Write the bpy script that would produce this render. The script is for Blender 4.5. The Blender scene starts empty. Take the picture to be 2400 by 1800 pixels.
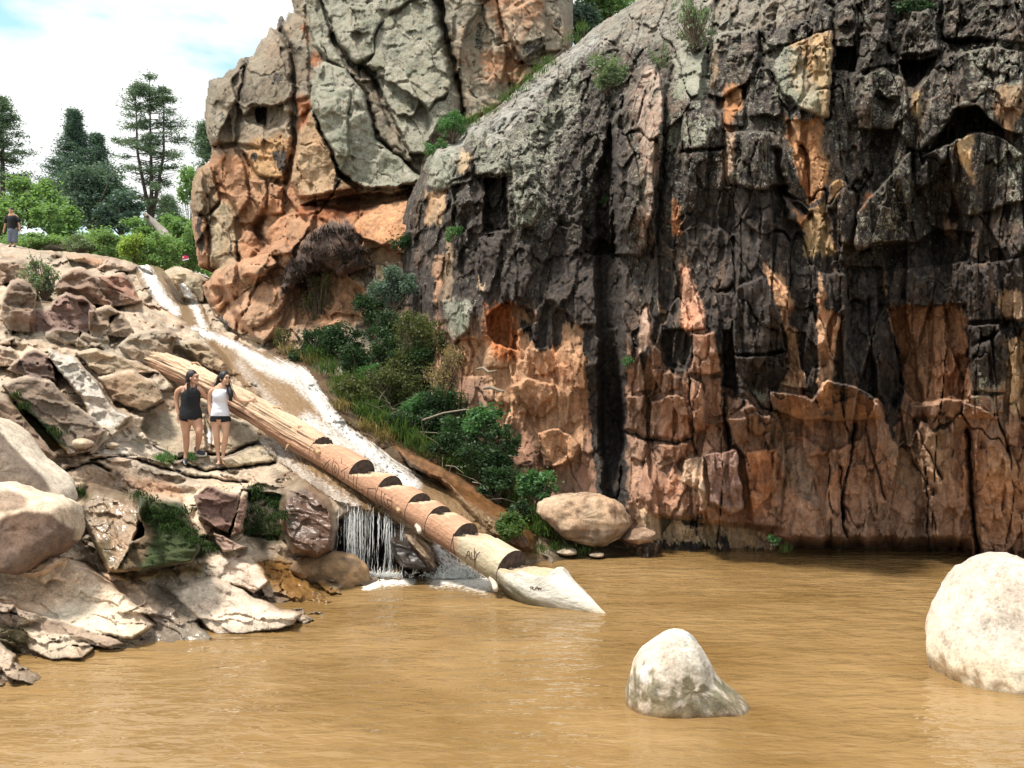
import bpy, bmesh, math, random
import numpy as np
from mathutils import Vector, Matrix
from mathutils.bvhtree import BVHTree
R = math.radians
scene = bpy.context.scene
# ------------------------------------------------------------------ camera
F, HOR, CH = 2078.0, 960.0, 2.3          # focal length in photo pixels, horizon row, camera height over the pond
cam_d = bpy.data.cameras.new('camera'); cam = bpy.data.objects.new('camera', cam_d)
scene.collection.objects.link(cam); scene.camera = cam
cam.location = (0, 0, CH); cam.rotation_euler = (R(90), 0, 0)
cam_d.sensor_width = 36; cam_d.lens = 36*F/2400; cam_d.shift_y = (HOR-900)/2400
cam_d.clip_start = .1; cam_d.clip_end = 4000
# ------------------------------------------------------------------ light
SUN_DIR = Vector((-.36, -.10, .92)).normalized()      # towards the sun
sun_el = math.asin(SUN_DIR.z); sun_az = math.atan2(SUN_DIR.x, SUN_DIR.y)
world = bpy.data.worlds.new('World'); scene.world = world; world.use_nodes = True
wt = world.node_tree; wt.nodes.clear()
def wn(t, **k):
    n = wt.nodes.new(t)
    for a, b in k.items(): setattr(n, a, b)
    return n
wo = wn('ShaderNodeOutputWorld'); wb = wn('ShaderNodeBackground')
sky = wn('ShaderNodeTexSky', sky_type='NISHITA', sun_disc=False)
sky.sun_elevation = sun_el; sky.sun_rotation = sun_az; sky.altitude = 1500; sky.dust_density = .6
tc = wn('ShaderNodeTexCoord')
# broken cumulus over the blue: thin bright cloud with a few gaps
mp = wn('ShaderNodeMapping'); mp.inputs['Scale'].default_value = (1.0, 1.0, 2.6); mp.inputs['Location'].default_value = (3.1, .4, .55)
ns = wn('ShaderNodeTexNoise'); ns.inputs['Scale'].default_value = 2.6; ns.inputs['Detail'].default_value = 9; ns.inputs['Roughness'].default_value = .55
rp = wn('ShaderNodeValToRGB'); rp.color_ramp.elements[0].position = .39; rp.color_ramp.elements[1].position = .48
mx = wn('ShaderNodeMix', data_type='RGBA'); 
mx.inputs[7].default_value = (7.8, 7.9, 7.8, 1)
sc_ = wn('ShaderNodeMix', data_type='RGBA', blend_type='MULTIPLY'); sc_.inputs[0].default_value = 1; sc_.inputs[7].default_value = (2.5, 2.6, 2.0, 1)
wt.links.new(tc.outputs['Generated'], mp.inputs[0]); wt.links.new(mp.outputs[0], ns.inputs['Vector'])
wt.links.new(ns.outputs['Fac'], rp.inputs[0]); wt.links.new(rp.outputs[0], mx.inputs[0])
wt.links.new(sky.outputs[0], sc_.inputs[6]); wt.links.new(sc_.outputs[2], mx.inputs[6])
wt.links.new(mx.outputs[2], wb.inputs[0]); wb.inputs[1].default_value = .11
wt.links.new(wb.outputs[0], wo.inputs[0])
sd = bpy.data.lights.new('sun', 'SUN'); sun = bpy.data.objects.new('sun', sd); scene.collection.objects.link(sun)
sd.energy = 4.6; sd.angle = R(11.0); sd.color = (1, .95, .86)
sun.rotation_euler = (-SUN_DIR).to_track_quat('-Z', 'Y').to_euler(); sun.location = (-20, -5, 40)
scene.view_settings.view_transform = 'Standard'; scene.view_settings.look = 'None'
scene.view_settings.exposure = .42; scene.view_settings.gamma = 1; scene.view_settings.use_curve_mapping = False
scene.cycles.max_bounces = 5; scene.cycles.diffuse_bounces = 3; scene.cycles.glossy_bounces = 2
scene.cycles.transmission_bounces = 2; scene.cycles.transparent_max_bounces = 4
scene.cycles.use_denoising = True

# ------------------------------------------------------------------ helpers
def P(px, py, d):                      # photo pixel at depth d -> place in the world
    return Vector(((px-1200)/F*d, d, CH+(HOR-py)/F*d))
CROP = {'A': (0, 0), 'B': (0, 500), 'C': (0, 1000), 'D': (400, 0), 'E': (600, 500), 'F': (600, 900),
        'G': (1000, 0), 'H': (1600, 0), 'I': (1600, 600), 'J': (1100, 600)}
def c(k, *pts):
    if k == 'P': return [tuple(map(float, p)) for p in pts]
    if k == 'K': return [(1200+x*.5425, 1150+y*.5425) for x, y in pts]
    ox, oy = CROP[k]; s = 800/2212
    return [(ox+x*s, oy+y*s) for x, y in pts]
def tag(o, label=None, cat=None, group=None, kind=None):
    if label: o['label'] = label
    if cat: o['category'] = cat
    if group: o['group'] = group
    if kind: o['kind'] = kind
    return o
def link(name, me, mat=None, parent=None, smooth=True):
    o = bpy.data.objects.new(name, me); scene.collection.objects.link(o)
    if mat: me.materials.append(mat)
    if smooth and len(me.polygons): me.polygons.foreach_set('use_smooth', np.ones(len(me.polygons), bool))
    if parent: o.parent = parent
    return o
def empty(name, loc=(0, 0, 0)):
    o = bpy.data.objects.new(name, None); scene.collection.objects.link(o); o.location = loc; o.empty_display_size = .2
    return o
def put(child, parent):                # parent without moving
    child.parent = parent
    child.matrix_parent_inverse = Matrix.Translation(-parent.location)
    return child
def quads_mesh(name, V, Q):
    me = bpy.data.meshes.new(name); V = np.asarray(V, np.float32); Q = np.asarray(Q, np.int32); k = Q.shape[1]
    me.vertices.add(len(V)); me.vertices.foreach_set('co', V.ravel())
    me.loops.add(Q.size); me.loops.foreach_set('vertex_index', Q.ravel())
    me.polygons.add(len(Q)); me.polygons.foreach_set('loop_start', np.arange(len(Q), dtype=np.int32)*k)
    me.update(calc_edges=True)
    return me
def set_col(me, name, arr):            # arr (n,3) or (n,4)
    a = np.ones((len(arr), 4), np.float32); a[:, :arr.shape[1]] = arr
    at = me.color_attributes.new(name, 'FLOAT_COLOR', 'POINT'); at.data.foreach_set('color', a.ravel())

# ---- numpy noise
_rng = np.random.default_rng(7)
_perm = _rng.permutation(256).astype(np.int64); _perm = np.concatenate([_perm, _perm, _perm])
_g3 = _rng.normal(size=(256, 3)); _g3 /= np.linalg.norm(_g3, axis=1)[:, None]; _g3 = _g3.astype(np.float32)
def perlin(x, y, z):
    x = np.asarray(x, np.float32); y = np.asarray(y, np.float32); z = np.asarray(z, np.float32)
    x, y, z = np.broadcast_arrays(x, y, z)
    xi = np.floor(x).astype(np.int64); yi = np.floor(y).astype(np.int64); zi = np.floor(z).astype(np.int64)
    xf = x-xi; yf = y-yi; zf = z-zi
    u = xf*xf*xf*(xf*(xf*6-15)+10); v = yf*yf*yf*(yf*(yf*6-15)+10); w = zf*zf*zf*(zf*(zf*6-15)+10)
    xi &= 255; yi &= 255; zi &= 255
    def g(i, j, k):
        h = _perm[_perm[_perm[(xi+i) & 255]+((yi+j) & 255)]+((zi+k) & 255)]
        q = _g3[h]
        return q[..., 0]*(xf-i)+q[..., 1]*(yf-j)+q[..., 2]*(zf-k)
    a = g(0, 0, 0)*(1-u)+g(1, 0, 0)*u; b = g(0, 1, 0)*(1-u)+g(1, 1, 0)*u
    cc = g(0, 0, 1)*(1-u)+g(1, 0, 1)*u; d = g(0, 1, 1)*(1-u)+g(1, 1, 1)*u
    return ((a*(1-v)+b*v)*(1-w)+(cc*(1-v)+d*v)*w)*1.6
def fbm(x, y, z=0., o=4, lac=2.1, gain=.5, ridge=False):
    s = 0; a = 1.; f = 1.; t = 0
    for i in range(o):
        n = perlin(x*f+i*17.3, y*f+i*9.1, np.asarray(z)*f+i*5.7)
        if ridge: n = 1-2*np.abs(n)
        s = s+a*n; t += a; a *= gain; f *= lac
    return s/t
def cells(x, y, seed=0):
    """cellular noise: nearest, second nearest distance, a random vector per cell and the offset to its centre"""
    x = np.asarray(x, np.float32); y = np.asarray(y, np.float32)
    xi = np.floor(x).astype(np.int64); yi = np.floor(y).astype(np.int64)
    tab = np.random.default_rng(100+seed).random((256, 6)).astype(np.float32)
    f1 = np.full(x.shape, 9e9, np.float32); f2 = f1.copy(); rid = np.zeros(x.shape, np.int64); dx = f1.copy(); dy = f1.copy()
    for i in (-1, 0, 1):
        for j in (-1, 0, 1):
            h = _perm[(_perm[(xi+i) & 255]+yi+j) & 255]
            px = xi+i+.1+.8*tab[h, 0]-x; py = yi+j+.1+.8*tab[h, 1]-y
            d = np.hypot(px, py); m = d < f1
            f2 = np.where(m, f1, np.minimum(f2, d)); f1 = np.where(m, d, f1)
            rid = np.where(m, h, rid); dx = np.where(m, -px, dx); dy = np.where(m, -py, dy)
    return f1, f2, tab[rid, 2:6], dx, dy
def sst(a, b, x): t = np.clip((x-a)/(b-a), 0, 1); return t*t*(3-2*t)
def sdist(U, V, poly):                 # signed distance, positive inside
    U = U.astype(np.float32); V = V.astype(np.float32); ins = np.zeros(U.shape, bool); d = np.full(U.shape, 1e9, np.float32)
    n = len(poly)
    for i in range(n):
        x0, y0 = poly[i]; x1, y1 = poly[(i+1) % n]; ex, ey = x1-x0, y1-y0; L = ex*ex+ey*ey+1e-9
        t = np.clip(((U-x0)*ex+(V-y0)*ey)/L, 0, 1)
        d = np.minimum(d, (U-x0-t*ex)**2+(V-y0-t*ey)**2)
        if y0 != y1:
            cr = ((V >= y0) != (V >= y1)) & (U < (x0+(V-y0)*ex/(y1-y0))); ins ^= cr
    d = np.sqrt(d); return np.where(ins, d, -d)
def ldist(U, V, line):                 # distance to an open line and the running length along it
    d = np.full(U.shape, 1e9, np.float32); al = np.zeros(U.shape, np.float32); sg = np.zeros(U.shape, np.float32); acc = 0
    for (x0, y0), (x1, y1) in zip(line[:-1], line[1:]):
        ex, ey = x1-x0, y1-y0; L = math.hypot(ex, ey)+1e-6
        t = np.clip(((U-x0)*ex+(V-y0)*ey)/(L*L), 0, 1); q = np.hypot(U-x0-t*ex, V-y0-t*ey); m = q < d
        al = np.where(m, acc+t*L, al); sg = np.where(m, ((U-x0)*ey-(V-y0)*ex)/L, sg); d = np.where(m, q, d); acc += L
    return d, al, sg
def tps(ctrl, sx=1.0, lam=.02):
    C = np.array(ctrl, float); X = C[:, :2]/300.; X[:, 0] *= sx; n = len(C)
    r2 = ((X[:, None]-X[None])**2).sum(-1); K = .5*r2*np.log(r2+1e-12)+np.eye(n)*lam
    A = np.zeros((n+3, n+3)); A[:n, :n] = K; A[:n, n] = 1; A[:n, n+1:] = X; A[n, :n] = 1; A[n+1:, :n] = X.T
    w = np.linalg.solve(A, np.concatenate([C[:, 2], [0, 0, 0]]))
    def f(U, V):
        U = np.asarray(U, np.float32); V = np.asarray(V, np.float32)
        x = U/300*sx; y = V/300; s = w[n]+w[n+1]*x+w[n+2]*y
        for i in range(n):
            q = (x-X[i, 0])**2+(y-X[i, 1])**2
            s = s+w[i]*.5*q*np.log(q+1e-12)
        return s
    return f

# ------------------------------------------------------------------ materials
def mat_new(name):
    m = bpy.data.materials.new(name); m.use_nodes = True; m.node_tree.nodes.clear(); return m, m.node_tree
class NB:
    def __init__(s, nt): s.nt = nt
    def n(s, t, ins=None, **k):
        n = s.nt.nodes.new(t)
        for a, b in k.items(): setattr(n, a, b)
        for a, b in (ins or {}).items():
            if isinstance(b, bpy.types.NodeSocket): s.nt.links.new(b, n.inputs[a])
            else: n.inputs[a].default_value = b
        return n
    def noise(s, vec, sc, det=6, ro=.55, dist=0):
        return s.n('ShaderNodeTexNoise', {'Vector': vec, 'Scale': sc, 'Detail': det, 'Roughness': ro, 'Distortion': dist}).outputs['Fac']
    def ramp(s, v, a, b, c0=(0, 0, 0, 1), c1=(1, 1, 1, 1)):
        r = s.n('ShaderNodeValToRGB', {0: v}); e = r.color_ramp.elements; e[0].position = a; e[1].position = b; e[0].color = c0; e[1].color = c1
        return r.outputs[0]
    def mix(s, f, a, b, bt='MIX'): return s.n('ShaderNodeMix', {0: f, 6: a, 7: b}, data_type='RGBA', blend_type=bt).outputs[2]
    def m(s, op, a, b=0., cl=False): return s.n('ShaderNodeMath', {0: a, 1: b}, operation=op, use_clamp=cl).outputs[0]
    def attr(s, name): return s.n('ShaderNodeAttribute', attribute_name=name)
    def pos(s): return s.n('ShaderNodeNewGeometry').outputs['Position']
def C4(r, g=None, b=None):
    if g is None: r, g, b = r
    return (r, g, b, 1)
def rock_mat(name, bump=.5, streak=1., fine=1.0):
    m, nt = mat_new(name); b = NB(nt); tcn = b.n('ShaderNodeTexCoord').outputs['Object']
    col = b.attr('Col').outputs['Color']; mk = b.n('ShaderNodeSeparateColor', {0: b.attr('Msk').outputs['Color']})
    lich, wet, blk = mk.outputs[0], mk.outputs[1], mk.outputs[2]
    n1 = b.noise(tcn, 1.7, 3, .6); n2 = b.noise(tcn, 9, 4, .65); n3 = b.noise(tcn, 42*fine, 2, .7)
    mott = b.m('ADD', b.m('MULTIPLY', n1, .7), b.m('ADD', b.m('MULTIPLY', n2, .8), b.m('MULTIPLY', n3, .7)))   # ~1.1
    f = b.m('ADD', b.m('MULTIPLY', b.m('SUBTRACT', mott, 1.1), 1.75), 1.0)
    fr = b.n('ShaderNodeCombineXYZ', {0: f, 1: f, 2: f}).outputs[0]
    colm = b.mix(1., col, fr, 'MULTIPLY')
    # iron tint drifting through the stone
    nt1 = b.ramp(b.noise(tcn, .9, 3, .6), .42, .66)
    colm = b.mix(b.m('MULTIPLY', nt1, .35), colm, b.mix(1., colm, C4(1.25, .84, .62), 'MULTIPLY'))
    # vertical mineral streaks
    mp = b.n('ShaderNodeMapping', {'Vector': tcn, 'Scale': (7., 7., .55)}).outputs[0]
    st = b.ramp(b.noise(mp, 1.0, 4, .62), .46, .6)
    colm = b.mix(b.m('MULTIPLY', st, .28*streak), colm, b.mix(1., colm, C4(.45, .4, .38), 'MULTIPLY'))
    # black varnish in streaks and blotches
    bn = b.m('ADD', b.m('MULTIPLY', b.noise(mp, .8, 4, .65), .55), b.m('MULTIPLY', b.noise(tcn, 3.3, 6, .7), .45))
    bf = b.n('ShaderNodeMapRange', {0: b.m('ADD', bn, b.m('SUBTRACT', blk, .5)), 1: .47, 2: .56}).outputs[0]
    dk = b.mix(b.ramp(n2, .35, .7), C4(.012, .010, .011), C4(.085, .062, .048))
    colm = b.mix(bf, colm, dk)
    # lichen: two sizes of crust
    l1 = b.noise(tcn, 6.5, 5, .72); l2 = b.noise(tcn, 26, 3, .7)
    lf = b.n('ShaderNodeMapRange', {0: b.m('ADD', b.m('ADD', b.m('MULTIPLY', l1, .6), b.m('MULTIPLY', l2, .4)), b.m('MULTIPLY', b.m('SUBTRACT', lich, .5), .5)), 1: .52, 2: .585}).outputs[0]
    lc = b.mix(b.ramp(n1, .4, .6), C4(.29, .30, .22), C4(.42, .40, .32))
    lc = b.mix(b.ramp(n3, .35, .65), b.mix(1., lc, C4(.5, .5, .5), 'MULTIPLY'), lc)
    colm = b.mix(b.m('MULTIPLY', lf, .85), colm, lc)
    # dark pits and hairline cracks
    colm = b.mix(wet, colm, b.mix(1., colm, C4(.55, .5, .45), 'MULTIPLY'))
    h = b.m('ADD', b.m('MULTIPLY', n2, .5), b.m('ADD', b.m('MULTIPLY', n3, .16), b.m('MULTIPLY', n1, .8)))
    bp = b.n('ShaderNodeBump', {'Height': h, 'Strength': bump, 'Distance': .11})
    rg = b.m('SUBTRACT', .92, b.m('MULTIPLY', wet, .72))
    pr = b.n('ShaderNodeBsdfPrincipled', {'Base Color': colm, 'Roughness': rg, 'Normal': bp.outputs[0], 'Specular IOR Level': .35})
    nt.links.new(pr.outputs[0], b.n('ShaderNodeOutputMaterial').inputs[0]); return m
def plain_mat(name, col, rough=.7, var=.25, scale=20, bump=0., spec=.4, sss=0):
    m, nt = mat_new(name); b = NB(nt); tcn = b.n('ShaderNodeTexCoord').outputs['Object']
    n = b.noise(tcn, scale, 5, .6)
    colm = b.mix(b.ramp(n, .3, .7), C4(*[x*(1-var) for x in col]), C4(*[min(1, x*(1+var)) for x in col]))
    d = {'Base Color': colm, 'Roughness': rough, 'Specular IOR Level': spec}
    if bump: d['Normal'] = b.n('ShaderNodeBump', {'Height': n, 'Strength': bump, 'Distance': .02}).outputs[0]
    pr = b.n('ShaderNodeBsdfPrincipled', d)
    nt.links.new(pr.outputs[0], b.n('ShaderNodeOutputMaterial').inputs[0]); return m
def leaf_mat(name, c0, c1, trans=.35, rough=.55):
    m, nt = mat_new(name); b = NB(nt); a = b.attr('Col').outputs['Fac']
    col = b.mix(a, C4(*c0), C4(*c1))
    pr = b.n('ShaderNodeBsdfPrincipled', {'Base Color': col, 'Roughness': rough, 'Specular IOR Level': .3})
    tr = b.n('ShaderNodeBsdfTranslucent', {0: b.mix(1., col, C4(1.3, 1.4, .7), 'MULTIPLY')})
    ms = b.n('ShaderNodeMixShader', {0: trans, 1: pr.outputs[0], 2: tr.outputs[0]})
    nt.links.new(ms.outputs[0], b.n('ShaderNodeOutputMaterial').inputs[0]); return m

# ------------------------------------------------------------------ relief engine
class Relief:
    """a rock face as a dense grid of rays from the viewpoint, each with its own true distance"""
    def __init__(s, u0, u1, v0, v1, step, ctrl, sx=1.0, warp=5., seed=0):
        s.us = np.arange(u0, u1+.1, step, dtype=np.float32); s.vs = np.arange(v0, v1+.1, step, dtype=np.float32); s.step = step
        s.U, s.V = np.meshgrid(s.us, s.vs); s.base = tps(ctrl, sx)
        s.D = s.base(s.U, s.V).astype(np.float32); s.B = s.D.copy(); s.seed = seed
        w = warp
        s.Uw = s.U+w*fbm(s.U/34, s.V/34, seed, 4)*1.6; s.Vw = s.V+w*fbm(s.U/34, s.V/34, seed+40, 4)*1.6
        s.wu = 5*fbm(s.U/11, s.V/16, seed+80, 3); s.wv = 7*fbm(s.U/11, s.V/16, seed+90, 3)+13*fbm(s.U/5, s.V/60, seed+95, 2); s.col = np.zeros(s.U.shape+(3,), np.float32)+.3; s.msk = np.zeros(s.U.shape+(3,), np.float32)
    def box(s, poly, pad=30):
        x = [p[0] for p in poly]; y = [p[1] for p in poly]
        i0 = max(0, int((min(y)-pad-s.vs[0])/s.step)); i1 = min(len(s.vs), int((max(y)+pad-s.vs[0])/s.step)+1)
        j0 = max(0, int((min(x)-pad-s.us[0])/s.step)); j1 = min(len(s.us), int((max(x)+pad-s.us[0])/s.step)+1)
        return (slice(i0, max(i0, i1)), slice(j0, max(j0, j1)))
    def block(s, poly, lift=.3, a=.004, b=0., rad=14, anchor='bottom', round_=2., over=None):
        """a block standing proud: a flat face through its foot, rounded towards its outline"""
        sl = s.box(poly); 
        if s.U[sl].size == 0: return
        d = sdist(s.Uw[sl], s.Vw[sl], poly)
        pb = max(poly, key=lambda p: p[1]) if anchor == 'bottom' else (sum(p[0] for p in poly)/len(poly), sum(p[1] for p in poly)/len(poly))
        d0 = float(s.base(np.array([pb[0]]), np.array([pb[1]]))[0])-lift
        pl = d0+a*(pb[1]-s.V[sl])+b*(s.U[sl]-pb[0])
        t = np.clip(d/(rad*.45), 0, 1); w = np.sqrt(1-(1-t)**2)
        first = np.where((d > 0).any(0), s.V[sl][np.argmax(d > 0, axis=0), 0], 0)       # rounded over its upper edge only
        an = (d > 0).any(0)
        if an.any():
            xi_ = np.arange(len(first)); first = np.interp(xi_, xi_[an], first[an]); first = np.convolve(np.pad(first, 6, mode='edge'), np.ones(13)/13, 'valid')
        tt = np.clip((s.Vw[sl]-first[None])/(rad*1.5), 0, 1); wt_ = 1-(1-tt)**2
        w = w*wt_; s.last = (sl, d, tt)
        D = s.D[sl]; s.D[sl] = np.where(d > 0, D+(np.minimum(pl+(D-s.B[sl])*.35, D+.6)-D)*w, D)
    def bump(s, poly, lift, rad=14):
        sl = s.box(poly); d = sdist(s.Uw[sl], s.Vw[sl], poly); t = np.clip(d/rad, 0, 1); w = np.sqrt(1-(1-t)**2)
        s.D[sl] -= lift*np.where(d > 0, w, 0)
    def slab(s, poly, lift, gx=0., gy=0., rad=5):
        """shift a polygon forward with a tilt (gx, gy metres per 100 px), keeping the detail on it"""
        sl = s.box(poly); d = sdist(s.Uw[sl], s.Vw[sl], poly); w = sst(0, rad, d)
        cx = sum(p[0] for p in poly)/len(poly); cy = sum(p[1] for p in poly)/len(poly)
        s.D[sl] -= w*(lift+gx*(s.U[sl]-cx)/100+gy*(s.V[sl]-cy)/100)
    def groove(s, line, depth=.12, width=4):
        sl = s.box(line, width*3+10); d, _, _ = ldist(s.Uw[sl], s.Vw[sl], line); s.D[sl] += depth*np.exp(-(d/width)**2)
        k = np.exp(-(d/(width*.8))**2)
        s.msk[sl][..., 2] = np.maximum(s.msk[sl][..., 2], k*.8)
    def plates(s, cx, cy, amp, tilt, seed, shear=0., edge=.05, ew=.05, mask=1., warp=.35):
        """fractured plates: every cell has its own offset and tilt, with cracks between"""
        x = s.U/cx+shear*s.V/cy; y = s.V/cy
        x = x+warp*fbm(s.U/cx*1.3, s.V/cy*1.3, seed, 3); y = y+warp*fbm(s.U/cx*1.3, s.V/cy*1.3, seed+50, 3)
        f1, f2, rv, dx, dy = cells(x, y, seed)
        off = amp*(rv[..., 0]-.5)*2+tilt*((rv[..., 1]-.5)*dx*2+(rv[..., 2]-.5)*dy*2)
        e = f2-f1; ek = sst(-.05, .25, fbm(s.U/90, s.V/140, seed+7, 3)); ww = ew*(.5+1.2*ek)
        s.D += mask*(off*sst(0, ww*1.6, e)+edge*ek*(1-sst(0, ww, e)))
        return rv[..., 3], e
    def paint(s, poly, rgb, feather=8, k=1., warpk=1.):
        sl = s.box(poly, 40); 
        if s.U[sl].size == 0: return
        d = sdist(s.U[sl]+(s.Uw[sl]-s.U[sl])*warpk*1.6+s.wu[sl]*warpk, s.V[sl]+(s.Vw[sl]-s.V[sl])*warpk*1.6+s.wv[sl]*warpk, poly)
        w = (k*sst(-feather, feather, d))[..., None]; s.col[sl] = s.col[sl]*(1-w)+np.array(rgb, np.float32)*w
    def mask(s, poly, ch, val, feather=10, k=1.):
        sl = s.box(poly, 60)
        if s.U[sl].size == 0: return
        d = sdist(s.U[sl]+(s.Uw[sl]-s.U[sl])*1.6+s.wu[sl]*1.4, s.V[sl]+(s.Vw[sl]-s.V[sl])*1.6+s.wv[sl]*1.4, poly)
        w = k*sst(-feather, feather, d); s.msk[sl][..., ch] = s.msk[sl][..., ch]*(1-w)+val*w
    def world(s, D=None):
        D = s.D if D is None else D
        return np.stack([(s.U-1200)/F*D, D, CH+(HOR-s.V)/F*D], -1)
    def noise(s, sc, amp, o=5, st=(1, 1, 1), ridge=False, mask=1., seed=0):
        W = s.world(); s.D += mask*amp*fbm(W[..., 0]*sc*st[0]+seed, W[..., 1]*sc*st[1], W[..., 2]*sc*st[2], o, ridge=ridge)
    def at(s, px, py):
        j = np.clip((np.asarray(px)-s.us[0])/s.step, 0, len(s.us)-1).round().astype(int)
        i = np.clip((np.asarray(py)-s.vs[0])/s.step, 0, len(s.vs)-1).round().astype(int)
        return s.D[i, j]
    def pt(s, px, py, lift=0.): return P(px, py, float(s.at(px, py))-lift)
    def build(s, name, mat, keep=None, back=0., mats=None, matidx=None):
        W = s.world(); nr, nc = s.U.shape; idx = np.arange(nr*nc).reshape(nr, nc)
        Q = np.stack([idx[:-1, :-1], idx[1:, :-1], idx[1:, 1:], idx[:-1, 1:]], -1)
        if keep is not None:
            k = keep[:-1, :-1] & keep[1:, :-1] & keep[1:, 1:] & keep[:-1, 1:]
        else: k = np.ones(Q.shape[:2], bool)
        Qs = Q[k]; used = np.zeros(nr*nc, bool); used[Qs.ravel()] = True
        V = W.reshape(-1, 3); col = s.col.reshape(-1, 3); msk = s.msk.reshape(-1, 3)
        newi = np.cumsum(used)-1; Vn = V[used]; Cn = col[used]; Mn = msk[used]; Qn = newi[Qs]
        if back:                        # give the patch a rim running back so that it has real thickness
            e = np.concatenate([Qn[:, [0, 1]], Qn[:, [1, 2]], Qn[:, [2, 3]], Qn[:, [3, 0]]])
            key = np.sort(e, 1); kk = key[:, 0].astype(np.int64)*len(Vn)+key[:, 1]
            _, inv, cnt = np.unique(kk, return_inverse=True, return_counts=True); be = e[cnt[inv] == 1]
            bv = np.unique(be); mp = -np.ones(len(Vn), np.int64); mp[bv] = np.arange(len(bv))
            cen = Vn.mean(0); prev = None; base_n = len(Vn)
            rings = []
            n = len(bv); jit = fbm(Vn[bv, 0]*1.3, Vn[bv, 2]*1.3, 3., 3)[:, None]
            for q, (f_, sh) in enumerate(((.12, .0), (.4, .03), (1., .12))):
                dirv = Vn[bv]-cen; dirv[:, 1] = 0
                ring = Vn[bv]-dirv*sh*f_; ring[:, 1] += back*f_; ring = ring+np.array([[.25, .2, .25]])*jit*f_
                rings.append(ring)
            allV = [Vn]+rings; qs = [Qn]; a0 = be[:, 0]; a1 = be[:, 1]
            cur0, cur1 = a0, a1
            for q in range(3):
                o = base_n+q*n; n0 = o+mp[a0]; n1 = o+mp[a1]
                qs.append(np.stack([cur1, cur0, n0, n1], -1)); cur0, cur1 = n0, n1
            Vn = np.concatenate(allV); Qn = np.concatenate(qs)
            Cn = np.concatenate([Cn]+[Cn[bv]]*3); Mn = np.concatenate([Mn]+[Mn[bv]]*3)
        me = quads_mesh(name, Vn, Qn); set_col(me, 'Col', np.clip(Cn, .004, 1)); set_col(me, 'Msk', np.clip(Mn, 0, 1))
        s.mesh = me
        o = link(name, me, mat); s.obj = o; return o
GRYL = (.225, .185, .135); ORG = (.39, .215, .12); TAN = (.40, .275, .165); PALE = (.60, .49, .37); BRN = (.17, .105, .07)
PNK = (.33, .195, .13); DK = (.05, .04, .035); CRM = (.66, .55, .42); RUST = (.30, .11, .045); PUR = (.20, .125, .105)
M_rock = rock_mat('weathered_sandstone', .55)
M_slope = rock_mat('water_worn_sandstone', .2, .5)
# =================================================================== rear crag
r1 = Relief(400, 1420, -320, 950, 2.4, [
 (440, 640, 27), (440, 300, 28.5), (460, 180, 29.5), (620, 20, 30), (640, -150, 31), (560, 400, 26.6), (560, 560, 26.3), (500, 760, 25), (640, 500, 25.6),
 (600, 700, 24.6), (700, 600, 23.6), (780, 560, 22.6), (850, 650, 22.3), (900, 800, 21), (800, 780, 20.9), (700, 780, 21.4), (770, 870, 19.7), (640, 800, 22.2), (560, 762, 23.5), (860, 900, 19.2),
 (850, 450, 25.2), (760, 250, 26), (900, 200, 27.0), (900, 0, 28.5), (1000, 500, 22.8), (1000, 350, 24.5), (1080, 300, 26), (1200, 150, 26.8), (1300, 0, 27.8),
 (1340, 120, 27.5), (1200, 400, 25), (1400, 500, 25), (1100, 700, 22), (1000, 900, 20.5), (1200, -150, 29), (1400, 0, 29.5)], warp=5, seed=1)
q = r1
idv, e1 = q.plates(150, 210, .42, .55, 11, shear=.25, edge=.22, ew=.035)
idw, e2 = q.plates(62, 88, .16, .3, 12, shear=-.3, edge=.10, ew=.05)
idx_, e3 = q.plates(25, 33, .045, .10, 13, edge=.03, ew=.06)
q.noise(.55, .35, 4, seed=3); q.noise(2.2, .10, 5, ridge=True); q.noise(7, .035, 3)
nz = fbm(q.U/160, q.V/160, 2.2, 4)[..., None]
q.col[:] = np.array(GRYL)*(1.1+.5*nz)
q.col[:] = q.col*(.8+.45*idv[..., None])*(.85+.35*idw[..., None])
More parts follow.
